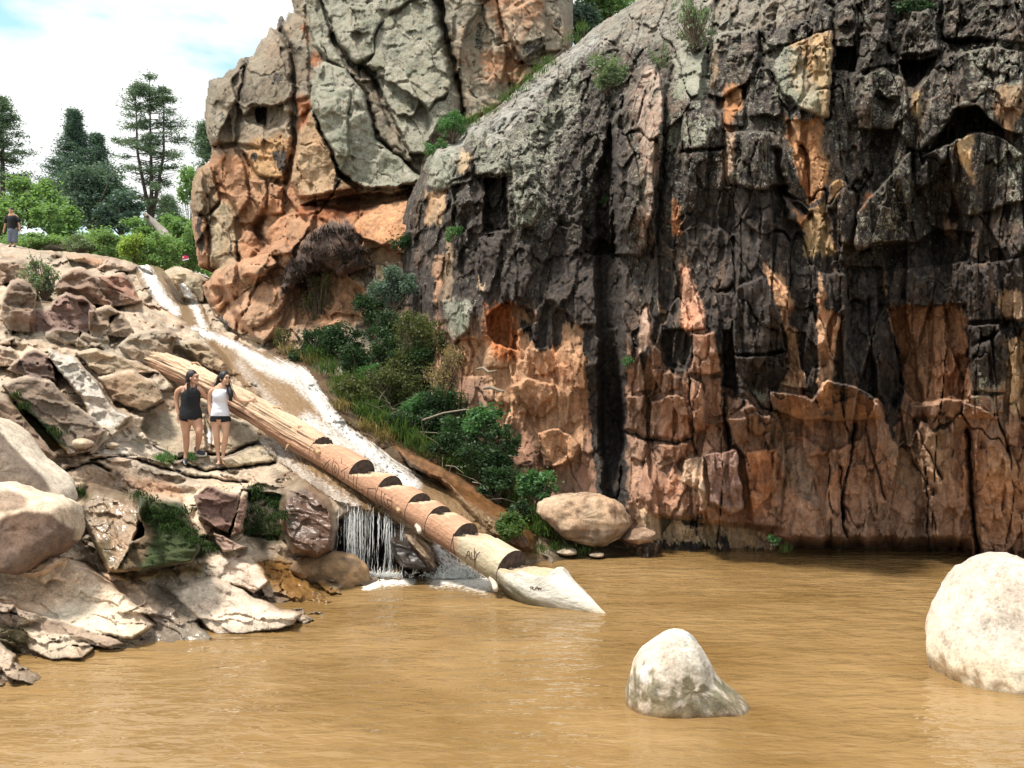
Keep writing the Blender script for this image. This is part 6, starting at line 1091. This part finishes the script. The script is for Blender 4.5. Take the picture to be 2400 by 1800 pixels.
def conifer(name, label, px, pyb, pyt, d, prof, mat, seed, leaders=1, nb=120, dens=60, leaf=.16, cluster=.45, droop=.12, tr=.22, bare=0., group=None, cat='tree', asp=.25, lead_sp=.5):
    """prof: list of (height fraction from the foot, crown half width in pixels)"""
    rg = np.random.default_rng(seed); k = F/d; base = P(px, pyb, d); H = (pyb-pyt)/k; root = empty(name, tuple(base)); tag(root, label, cat, group)
    hs = [p[0] for p in prof]; ws = [p[1]/k for p in prof]; tp = []; tops = []
    for l in range(leaders):
        off = (l-(leaders-1)/2)*lead_sp; hh = H*(1-.10*abs(l-(leaders-1)/2)*.8)
        pts = [base+Vector((off*min(1, max(0, t-.12)*2.2)+.10*math.sin(3*t+l), .25*off*t, hh*t)) for t in np.linspace(0, 1, 14)]
        tops.append(pts); tp.append((pts, np.linspace(tr/(1+.4*(leaders > 1)), .025, 14)))
    C_ = []
    for i in range(nb):
        f = hs[0]+(hs[-1]-hs[0])*rg.random()**.85; pts = tops[rg.integers(leaders)]; w = np.interp(f, hs, ws)
        t = min(f/(1 if leaders == 1 else .97), .995)*13; j = int(t); o = pts[j].lerp(pts[min(j+1, 13)], t-j)
        az = rg.random()*2*math.pi; ln = w*(.55+.55*rg.random()); q = []
        sl = .35-.75*droop*4*rg.random(); m_ = 6
        for u in np.linspace(0, 1, m_): q.append(o+Vector((math.cos(az)*ln*u, math.sin(az)*ln*u, ln*(sl*u-.25*u*u*droop*4+.18*u**3))))
        tp.append((q, np.linspace(.045, .008, m_)))
        nc = max(3, int(ln/cluster*3.2))
        if rg.random() < bare*(1-f): continue
        for c_ in range(nc):
            u = 1-.72*rg.random()**1.3; jj = min(int(u*(m_-1)), m_-2); b0 = q[jj].lerp(q[jj+1], u*(m_-1)-jj); sp_ = cluster*(.5+.5*u)
            C_.append(np.array(b0)+rg.normal(0, 1, (int(dens*(.5+rg.random())/nc*2)+4, 3))*np.array([sp_*.55, sp_*.55, sp_*.30]))
    put(tubes('trunk', tp, M_barkdark), root); leaves('crown', np.vstack(C_), leaf, mat, root, rg, asp); return root
TR = 'conifers beyond the ridge'
conifer('pine_tree', 'tallest pine with several thin upright stems and an open crown', 352, 560, 178, 72, [(.16, 62), (.3, 66), (.42, 62), (.5, 74), (.6, 78), (.7, 66), (.8, 52), (.9, 34), (.97, 14), (1., 5)], M_pine, 1, 3, 170, 62, .25, .50, .16, .30, .75, TR, lead_sp=1.1)
conifer('spruce_tree', 'dark pointed spruce left of the tallest pine', 172, 540, 262, 62, [(.2, 74), (.35, 80), (.5, 62), (.6, 50), (.7, 38), (.78, 24), (.85, 12), (.92, 4), (1., 1)], M_fir, 2, 1, 240, 62, .22, .42, .14, .22, 0, TR)
conifer('spruce_tree', 'smaller dark spruce just right of the pointed spruce', 226, 540, 316, 64, [(.2, 40), (.45, 38), (.7, 27), (.85, 15), (.95, 6), (1., 2)], M_fir, 3, 1, 130, 55, .22, .42, .14, .18, 0, TR)
conifer('pine_tree', 'pine with a sparse crown cut by the left edge of the photo', 3, 560, 232, 62, [(.2, 56), (.35, 66), (.5, 62), (.62, 66), (.75, 44), (.87, 36), (.95, 16), (1., 5)], M_pine, 4, 1, 120, 52, .25, .48, .16, .26, .5, TR)
conifer('pine_tree', 'small distant pine right of the fallen trunk', 392, 590, 462, 80, [(.15, 34), (.4, 38), (.65, 30), (.85, 18), (1., 4)], M_pine, 5, 1, 90, 60, .26, .6, .14, .2, 0, TR)
conifer('pine_tree', 'distant pine top showing behind the left edge of the crag', 482, 620, 292, 66, [(.2, 40), (.5, 40), (.75, 34), (.9, 20), (1., 4)], M_pine, 6, 1, 100, 70, .25, .55, .14, .2, 0, TR)
def shrub(name, label, px, py, rx, ry, d, mat, seed, n=2500, leaf=.06, depth=None, group=None, cat='bush', stems=16, asp=.5, fill=.0, lobes=11, base=None, droop=0., stemmat=None, sr=.012, upright=0.):
    """leafy bush: lobes of leaves on stems that start at its foot"""
    rg = np.random.default_rng(seed); k = F/d; cx_ = P(px, py, d); RX, RZ = rx/k, ry/k; RY = depth or (RX+RZ)*.45
    foot = P(*(base or (px, py+ry)), d); root = empty(name, tuple(foot)); tag(root, label, cat, group); C_, tp = [], []
    L = []
    lobes = int(lobes*1.7)
    for i in range(lobes):
        v = rg.normal(size=3); v /= np.linalg.norm(v); r_ = rg.random()**.4*.84; L.append((np.array(cx_)+v*r_*np.array([RX, RY, RZ]), rg.uniform(.14, .36)))
    for c_, sz in L:
        m_ = int(n/lobes*rg.uniform(.6, 1.4)); v = rg.normal(size=(m_, 3)); v /= np.linalg.norm(v, axis=1)[:, None]; r_ = rg.random(m_)**.45*(1+.7*(rg.random(m_) > .9))
        C_.append(c_+v*r_[:, None]*sz*np.array([RX, RY, RZ])*1.15+rg.normal(0, .05, (m_, 3))*np.array([RX, RY, RZ]))
        for _ in range(max(1, stems//lobes)):
            e = Vector(c_)+Vector(rg.normal(0, .12, 3)*RX); mid_ = foot.lerp(e, .5)+Vector((rg.normal(0, .08)*RX, rg.normal(0, .08)*RX, RZ*.08)); tp.append(([foot+Vector(rg.normal(0, .03, 3)), mid_, e, e+(e-mid_)*.3], [sr*1.6, sr, sr*.6, sr*.25]))
    C_ = np.vstack(C_); keep = fbm(C_[:, 0]*3/(RX+.1), C_[:, 1]*3/(RX+.1), C_[:, 2]*3/(RZ+.1), 3) > -.18-fill; C_ = C_[keep]
    ud = None
    if upright: ud = np.stack([np.zeros(len(C_)), np.zeros(len(C_)), np.full(len(C_), upright)], -1)
    put(tubes('stems', tp, stemmat or M_bark, sides=4), root); leaves('foliage', C_, leaf, mat, root, rg, asp, droop, updir=ud); return root
BG = 'bushes along the ridge'
shrub('juniper_tree', 'big rounded dark blue-green juniper behind the bright bushes', 225, 458, 100, 84, 56, M_juniper, 11, 15000, .21, group=BG, lobes=22, fill=.25, stems=30, sr=.05, cat='tree', base=(225, 560))
shrub('juniper_tree', 'darker juniper low between the round juniper and the tall pine', 285, 500, 62, 52, 54, M_fir, 12, 6000, .2, group=BG, lobes=14, fill=.3, sr=.04, cat='tree')
shrub('bush', 'large bright green bush behind the man on the ridge', 70, 470, 74, 62, 46, M_bright, 13, 9000, .19, group=BG, lobes=18, fill=.2, sr=.03)
shrub('bush', 'bright green bush between the man and the grey bare brush', 128, 520, 62, 46, 44, M_bright, 14, 6000, .18, group=BG, lobes=14, fill=.3, sr=.03); shrub('bush', 'green bush at the left edge behind the man', 0, 520, 50, 60, 44, M_bright, 15, 4200, .19, group=BG, lobes=12, fill=.25)
shrub('bush', 'low green growth at the feet of the man, right side', 84, 566, 58, 20, 41, M_bright, 16, 3000, .15, group=BG, lobes=12, fill=.4); shrub('bush', 'greyish brush with bare twigs right of the small grey boulder', 195, 572, 56, 26, 41, M_sage, 17, 2200, .13, group=BG, lobes=12, stems=60)
shrub('bush', 'bright green bush left of the yellow-green one', 252, 575, 48, 42, 39, M_bright, 18, 5200, .14, group=BG, lobes=14, fill=.3); shrub('bush', 'yellow-green bush in the middle of the ridge line', 315, 578, 46, 42, 37, M_yellow, 19, 5600, .13, group=BG, lobes=14, fill=.3)
shrub('bush', 'light green bush directly left of the red and black sign', 376, 590, 52, 46, 37, M_bright, 20, 5600, .13, group=BG, lobes=14, fill=.3); shrub('bush', 'green bush leaning on the crag right of the sign', 446, 590, 34, 60, 39, M_bright, 21, 3600, .15, group=BG, lobes=12, fill=.2)
shrub('bush', 'pale green tree top in the gap beside the crag', 438, 430, 26, 62, 58, M_bright, 22, 2600, .19, group=BG, lobes=10, cat='tree', base=(445, 600)); shrub('bush', 'low green bush behind the bright row below the fallen trunk', 420, 530, 50, 34, 52, M_bright, 23, 3200, .18, group=BG, lobes=12, fill=.2)
shrub('bush', 'deep green bush filling the gap between spruce and ridge', 150, 500, 60, 50, 50, M_juniper, 24, 4500, .18, group=BG, lobes=12, fill=.3); shrub('bush', 'green bush under the foot of the tall pine', 330, 540, 60, 30, 50, M_bright, 25, 4200, .17, group=BG, lobes=12, fill=.3)
rg = np.random.default_rng(77); n_ = 26000; ux = rg.uniform(-40, 500, n_); uy = rg.uniform(0, 1, n_)**.8; dd0 = 44+rg.uniform(-2.5, 3.5, n_)
topv = 555+22*fbm(ux/60, 1., 2., 3)+np.clip(ux-250, 0, 300)*.06; vv_ = topv+uy*70; C_ = np.stack([(ux-1200)/F*dd0, dd0, CH+(HOR-vv_)/F*dd0], -1)+rg.normal(0, .12, (n_, 3)); C_ = C_[fbm(C_[:, 0]*.9, C_[:, 1]*.9, C_[:, 2]*.9, 3) > -.3]
e_ = empty('undergrowth', (0, 44, 8)); o_ = leaves('undergrowth', C_, .19, M_bright, e_, rg); o_.parent = None; o_.matrix_parent_inverse = Matrix(); bpy.data.objects.remove(e_); tag(o_, 'mass of low green leaves running along the top of the ridge', 'undergrowth', kind='stuff')
# fallen pale trunk by the tall pine
fl_ = empty('fallen_trunk', tuple(P(400, 575, 48))); tag(fl_, 'pale grey fallen trunk leaning behind the bushes beside the tallest pine', 'fallen tree')
put(tubes('trunk', [([P(338, 500, 49), P(352, 517, 49), P(368, 530, 49), P(384, 546, 48.5), P(402, 575, 48), P(412, 596, 47.6)], [.10, .22, .20, .26, .28, .25])], plain_mat('silver_dead_wood', (.27, .235, .20), .85, .45, 3, .6), sides=14), fl_)
put(tubes('branch', [([P(352, 517, 49), P(345, 506, 48.8), P(338, 508, 48.6)], [.12, .08, .03]), ([P(384, 546, 48.5), P(372, 560, 48.3), P(366, 574, 48.2)], [.16, .12, .08]), ([P(392, 556, 48.5), P(420, 566, 48), P(452, 576, 47.6)], [.1, .07, .02])], M_bark), fl_)['kind'] = 'stuff'
boulder('boulder', c('A', (300, 1600), (305, 1570), (340, 1552), (400, 1560), (430, 1590), (440, 1625), (300, 1630)), 41.5, .5, tan_rock((.30, .29, .25)), 'small grey rounded boulder on the ridge right of the man', amp=.1, seed=30)
# sign
sg_ = empty('sign', tuple(P(434, 640, 35.5))); tag(sg_, 'small red and black sign with a white strip on a stake beside the crag', 'sign')
def card(name, pts, d, mat, th=.012):
    bm_ = bmesh.new(); f_ = [bm_.verts.new(P(x, y, d)) for x, y in pts]; bm_.faces.new(f_); r_ = bmesh.ops.extrude_face_region(bm_, geom=bm_.faces[:]); bmesh.ops.translate(bm_, verts=[v for v in r_['geom'] if isinstance(v, bmesh.types.BMVert)], vec=(0, th, 0)); bmesh.ops.recalc_face_normals(bm_, faces=bm_.faces)
    me_ = bpy.data.meshes.new(name); bm_.to_mesh(me_); bm_.free(); return put(link(name, me_, mat, smooth=False), sg_)
sgp = lambda *p: zc(340, 500, .1085, p)
card('board', sgp((775, 905), (950, 880), (965, 1005), (795, 1040)), 35.5, plain_mat('sign_black', (.015, .015, .02), .6, .1), .02); card('red_panel', sgp((795, 925), (870, 905), (945, 940), (948, 965), (800, 995)), 35.494, plain_mat('sign_red', (.55, .03, .08), .5, .1), .004); card('white_strip', sgp((805, 1003), (945, 972), (947, 998), (808, 1026)), 35.49, plain_mat('sign_white', (.8, .75, .75), .5, .05), .004)
card('emblem', sgp((805, 945), (822, 930), (840, 940), (838, 965), (818, 970)), 35.486, plain_mat('sign_cream', (.8, .7, .5), .5, .05), .004); put(tubes('stake', [([P(434, 606, 35.53), P(435, 650, 35.53)], .02)], M_bark), sg_)
# shrubs on the slope, in the ravine and on the cliff
def dd(r_, px, py): return float(r_.at(px, py))
shrub('bush', 'thin grey-green shrub growing from the rocks at the upper left', 102, 648, 48, 56, dd(r3, 105, 700)-.6, M_sage, 40, 2600, .085, stems=50, lobes=14, base=(108, 712), fill=-.05, upright=.3)
RV = 'shrubs in the ravine below the crag'
sh = [
 ('airy yellow-green willow shrub against the orange rock under the root mass', 745, 705, 52, 76, 22.6, M_olive, 2400, .07, 60, -.08, .5), ('dark leafy bush below the airy willow shrub', 800, 800, 62, 50, 20.3, M_deep, 5200, .075, 20, .3, 0),
 ('blue-green round bush high in the ravine beneath the crag overhang', 925, 672, 62, 56, 20.0, M_juniper, 5200, .07, 24, .2, 0), ('dark grey-green twiggy bush under the round blue-green bush', 910, 770, 60, 50, 19.4, M_deep, 3600, .06, 60, .0, .2),
 ('tall olive shrub in the middle of the ravine', 985, 800, 66, 100, 18.3, M_olive, 6500, .065, 60, .1, .5), ('rusty brown dry shrub beside the orange cave', 1040, 880, 56, 90, 17.3, M_dry, 2600, .05, 80, .0, .6),
 ('olive green tangle right of the grass clump', 950, 900, 70, 80, 17.9, M_olive, 6500, .06, 50, .2, .3), ('pale leaved sprig beside the falls', 875, 880, 42, 34, 18.2, M_fresh, 1300, .08, 20, .0, 0),
 ('dark bush hanging over the brown wet slope', 960, 990, 80, 50, 16.7, M_deep, 5600, .06, 40, .3, 0), ('fresh green leafy bush at the foot of the orange buttress', 1140, 985, 56, 52, 15.6, M_fresh, 3600, .085, 26, .0, 0),
 ('fresh green bush above the cliff-foot boulder', 1262, 1140, 50, 40, 14.6, M_fresh, 2600, .075, 22, .1, 0), ('dark green bush in the shade right of the brown slope', 1120, 1080, 72, 46, 15.3, M_deep, 4600, .065, 40, .25, 0),
 ('green drooping bush between the two fresh green ones', 1170, 1050, 52, 60, 15.3, M_deep, 3000, .07, 26, .0, 0), ('thin bush growing beside the square dark recess', 1060, 660, 22, 60, 18.6, M_deep, 900, .06, 16, .0, .3),
 ('small sprig on the ledge below the crag foot', 660, 790, 24, 26, 22.6, M_olive, 700, .06, 14, .0, .4), ('dark growth at the lip of the cave by the water strand', 700, 840, 34, 26, 20.6, M_deep, 1600, .06, 16, .1, 0),
 ('leafy bush low over the water near the boulder', 1220, 1195, 36, 40, 14.3, M_deep, 1800, .06, 20, .1, 0)]
for i, (lb, x, y, rx, ry, d, mt, n, lf, stm, fi, upr) in enumerate(sh): shrub('bush', lb, x, y, rx, ry, min(d, dd(r1, x, y)-.35) if x < 960 else d, mt, 50+i, n, lf, group=RV, stems=stm, lobes=12, fill=fi, upright=upr, base=(x+4, y+ry*.95))
rg2 = np.random.default_rng(3); extra = [('dark leafy mass under the dark bush beside the falls', 845, 850, 60, 50, M_deep), ('dark green mass left of the tall olive shrub', 905, 830, 66, 60, M_deep), ('olive mass at the middle of the bank above the grass', 900, 900, 74, 56, M_olive),
 ('dark mass below the rusty dry shrub', 1040, 960, 80, 60, M_deep), ('green mass right of the tall olive shrub', 1040, 830, 46, 60, M_olive), ('shaded mass hanging by the dark hollow above the brown slope', 1060, 1030, 74, 50, M_deep), ('low dark mass between the brown slope and the cliff corner', 1160, 1130, 60, 50, M_deep),
 ('dark mass at the foot of the blue-green bush', 870, 730, 50, 50, M_deep), ('olive growth over the bank edge near the falls', 830, 920, 56, 44, M_olive), ('leafy growth over the water right of the brown slope', 1200, 1230, 40, 34, M_grass), ('dark growth under the crag foot left of the willow shrub', 740, 800, 56, 40, M_deep),
 ('dark mass behind the grass clump', 960, 860, 60, 60, M_deep), ('small fresh green bush on the bank between the dark masses', 1075, 1000, 40, 30, M_fresh), ('fresh leaves at the middle of the bank', 985, 950, 46, 30, M_fresh)]
for i, (lb, x, y, rx, ry, mt) in enumerate(extra): shrub('bush', lb, x, y, rx, ry, min(dd(r3, x, min(y+ry*.5, 1290)), dd(r1, x, y) if (x < 960 and y < 900) else 99)-.45, mt, 120+i, 4200, .062, group=RV, stems=30, lobes=12, fill=.3, base=(x+4, y+ry*.95), depth=.45)
CL = 'plants rooted on the cliff'
cl_ = [('dense small-leaved shrub high on the black buttress', 1420, 165, 58, 54, dd(r2, 1420, 190)-.35, M_sage, 3600, .065, 20, .0, 0), ('feathery thin-stemmed shrub on top of the cliff', 1625, 50, 64, 64, dd(r2, 1640, 100)-.5, M_sage, 1500, .07, 90, -.1, .9),
 ('small green bush in the notch between crag and ridge', 1062, 292, 40, 40, dd(r2, 1066, 335)-.3, M_fresh, 2200, .07, 20, .0, 0), ('low green growth left of the notch bush', 1024, 345, 34, 26, 21.0, M_fresh, 1300, .06, 20, .0, 0),
 ('green tuft right of the feathery shrub on the cliff top', 1930, 4, 34, 20, 17.4, M_fresh, 900, .06, 16, .0, 0), ('thin green growth on the rock band under the ridge', 1545, 130, 30, 50, dd(r2, 1545, 150)-.25, M_sage, 900, .05, 20, -.05, .2),
 ('dark bush at the top right of the cliff', 2140, 20, 60, 30, 15.6, M_deep, 2000, .06, 24, .1, 0), ('small green tuft on the shaded crack of the black wall', 1470, 845, 16, 16, dd(r2, 1475, 850)-.2, M_fresh, 320, .05, 10, .1, .4),
 ('green sprig on the fluted rock under the pale block', 1062, 550, 26, 22, dd(r2, 1062, 560)-.3, M_fresh, 800, .05, 14, .0, .3), ('bush tucked under the overhang beside the root mass', 945, 565, 42, 28, 21.2, M_deep, 1800, .07, 20, .1, 0),
 ('tiny fern at the waterline under the cliff', 1812, 1262, 18, 14, 13.2, M_fresh, 320, .05, 10, .1, .3), ('small grassy tuft halfway down the black buttress', 1415, 470, 16, 12, dd(r2, 1415, 470)-.2, M_fresh, 260, .05, 8, .1, .4)]
for i, (lb, x, y, rx, ry, d, mt, n, lf, stm, fi, upr) in enumerate(cl_): shrub('bush', lb, x, y, rx, ry, d, mt, 80+i, n, lf, group=CL, stems=stm, lobes=9, fill=fi, upright=upr, base=(x+2, y+ry*.95))
shrub('bush', 'mass of green trees seen in the gap behind the ridge top', 1420, 20, 120, 60, 34, M_bright, 97, 9000, .14, lobes=22, fill=.4, cat='trees', sr=.05, base=(1430, 110)); shrub('bush', 'dark green tree against the right side of the second crag', 1370, 60, 50, 70, 31, M_juniper, 98, 5000, .13, lobes=14, fill=.4, cat='tree', sr=.05, base=(1375, 150))
def grass(name, label, spots, mat, seed, r_, h_, blades, lean=(0, 0), cat='grass', w=.006):
    rg = np.random.default_rng(seed); Vs, Qs, n0 = [], [], 0
    for (px, py, d, sp) in spots:
        for _ in range(blades):
            o = P(px+rg.normal(0, sp), py+rg.normal(0, sp*.45), d+rg.normal(0, r_)); hh = h_*rg.uniform(.5, 1.3); a = rg.normal(0, .35, 2)+np.array(lean); w_ = w*rg.uniform(.6, 1.4); sd_ = rg.normal(size=2); sd_ /= np.linalg.norm(sd_)
            for j, t in enumerate(np.linspace(0, 1, 4)):
                p = np.array(o)+np.array([a[0]*hh*t*t, a[1]*hh*t*t, hh*(t-.55*t*t*abs(a).sum())]); ww = w_*(1-t*.9); Vs += [p-np.r_[sd_, 0]*ww, p+np.r_[sd_, 0]*ww]
            for j in range(3): Qs.append((n0+2*j, n0+2*j+1, n0+2*j+3, n0+2*j+2))
            n0 += 8
    me_ = quads_mesh(name, np.array(Vs), np.array(Qs)); cl = np.repeat(rg.random(n0//8), 8); set_col(me_, 'Col', np.repeat(cl[:, None], 3, 1)); return tag(link(name, me_, mat, smooth=False), label, cat, kind='stuff')
rb = [(760, 890), (790, 925), (815, 960), (845, 990), (880, 1015), (920, 1040), (960, 1065), (1000, 1085), (1050, 1110), (1100, 1135), (1150, 1165), (1200, 1200), (1240, 1240), (1260, 1270), (730, 860)]
grass('grass', 'long drooping green grass along the right bank of the falls', [(x+14, y-22, dd(r3, x+14, y-6)-.05, 17) for x, y in rb]+[(x, y, dd(r3, x, y)-.1, 20) for x, y in ((850, 935), (870, 960), (840, 905), (900, 990), (820, 925))], M_grass, 1, .12, .34, 210, (.10, -.55), w=.009)
grass('dry_grass', 'pale dry grass and roots hanging below the crag foot', [(x, y, dd(r3, x, y)-.1, 14) for x, y in ((680, 830), (700, 815), (720, 840), (735, 850), (665, 812), (800, 960), (860, 1005), (900, 1030))], M_dry, 2, .1, .34, 140, (0, -.8), w=.009)
grass('grass', 'dark tufts trailing over the brown block below the falls lip', [(x, y, dd(r3, x, y)-.08, 13) for x, y in ((600, 1150), (625, 1165), (650, 1185), (600, 1200), (640, 1220), (610, 1240), (655, 1165), (585, 1170), (590, 1250), (630, 1265), (665, 1210), (575, 1225), (660, 1245))], M_moss, 3, .05, .16, 130, (0, -1.1), w=.006)
grass('moss', 'bright green moss and weed on the wet boulder', [(x, y, dd(r3, x, y)-.02, 13) for x, y in ((330, 1162), (350, 1175), (365, 1195), (385, 1215), (405, 1205), (420, 1230), (440, 1250), (455, 1270), (395, 1240), (350, 1215), (480, 1280), (500, 1290), (430, 1200))], M_moss, 4, .03, .07, 160, (0, -1.0), w=.006)
grass('grass', 'small green grass tuft at the feet of the woman in black', [(392, 1075, dd(r3, 392, 1080)-.06, 13), (378, 1078, dd(r3, 378, 1082)-.06, 8), (450, 1076, dd(r3, 450, 1080)-.1, 5)], M_fresh, 5, .06, .12, 120, (0, -.3))
grass('grass', 'thin grass growing along the sloping ridge top of the buttress', [(x, y, dd(r2, x, y+8)-.06, 12) for x, y in ((1110, 285), (1150, 262), (1185, 235), (1215, 212), (1240, 188), (1265, 168), (1290, 150), (1345, 95), (1365, 70), (1080, 300))], M_grass, 6, .12, .22, 110, (0, -.3), w=.008)
grass('grass', 'weeds on the shaded ledge at the cliff foot', [(x, y, dd(r3, x, y)-.1, 12) for x, y in ((1300, 1285), (1330, 1290), (1370, 1295), (1270, 1290))]+[(1840, 1290, 13.3, 8)], M_deep if False else M_grass, 7, .06, .14, 80, (0, -.4))
grass('grass', 'dark weeds in the wet gully below the big slab at the left', [(x, y, dd(r3, x, y)-.06, 8) for x, y in ((125, 1010), (140, 1020), (40, 930), (60, 955), (190, 1160), (170, 1150))], M_moss, 8, .04, .12, 70, (0, -.5))
# bare twigs in the ravine and the driftwood on the ledge
rg = np.random.default_rng(9); tp = []
for k in range(90):
    x, y = rg.uniform(830, 1260), 0; y = 860+(x-830)*.72+rg.normal(0, 40); d = dd(r3, min(x, 1400), min(y, 1300))-.5; a = P(x, y, d); e = P(x+rg.normal(0, 45), y+rg.uniform(-60, 50), d-rg.uniform(0, .4)); tp.append(([a, a.lerp(e, .5)+Vector((0, 0, .05)), e], [.010, .007, .002]))
tp += [([P(990, 985, 16.4), P(1040, 968, 16.2), P(1090, 960, 16), P(1130, 962, 15.9)], [.02, .018, .014, .006]), ([P(1160, 1130, 15), P(1200, 1127, 14.9), P(1235, 1128, 14.9)], [.02, .016, .01])]
tag(tubes('twigs', tp, M_twig, sides=4), 'tangle of bare grey twigs hanging through the ravine shrubs', 'twigs', kind='stuff')
tag(tubes('driftwood', [([P(1118, 865, 15.9), P(1132, 862, 15.8), P(1145, 872, 15.7), P(1165, 868, 15.6)], [.018, .026, .022, .008])], M_twig, sides=9), 'curved grey driftwood branch caught on the orange buttress', 'driftwood'); tag(tubes('driftwood', [([P(1134, 910, 15.7), P(1150, 908, 15.6), P(1180, 918, 15.5)], [.03, .034, .02])], M_twig, sides=9), 'short pale driftwood stub under the curved branch', 'driftwood')
# root mass fringe
grass('root_fringe', 'dark brown mat of hanging roots over the orange hollow', [(x, y, dd(r1, x, y)-.08, 12) for x, y in ((700, 620), (720, 590), (745, 560), (770, 545), (800, 545), (825, 560), (840, 590), (850, 620), (790, 590), (760, 600), (730, 625), (690, 640), (810, 600), (840, 640), (680, 660))], plain_mat('dark_roots', (.055, .038, .028), .9, .4, 20), 10, .08, .22, 150, (0, -1.4), cat='roots', w=.010)
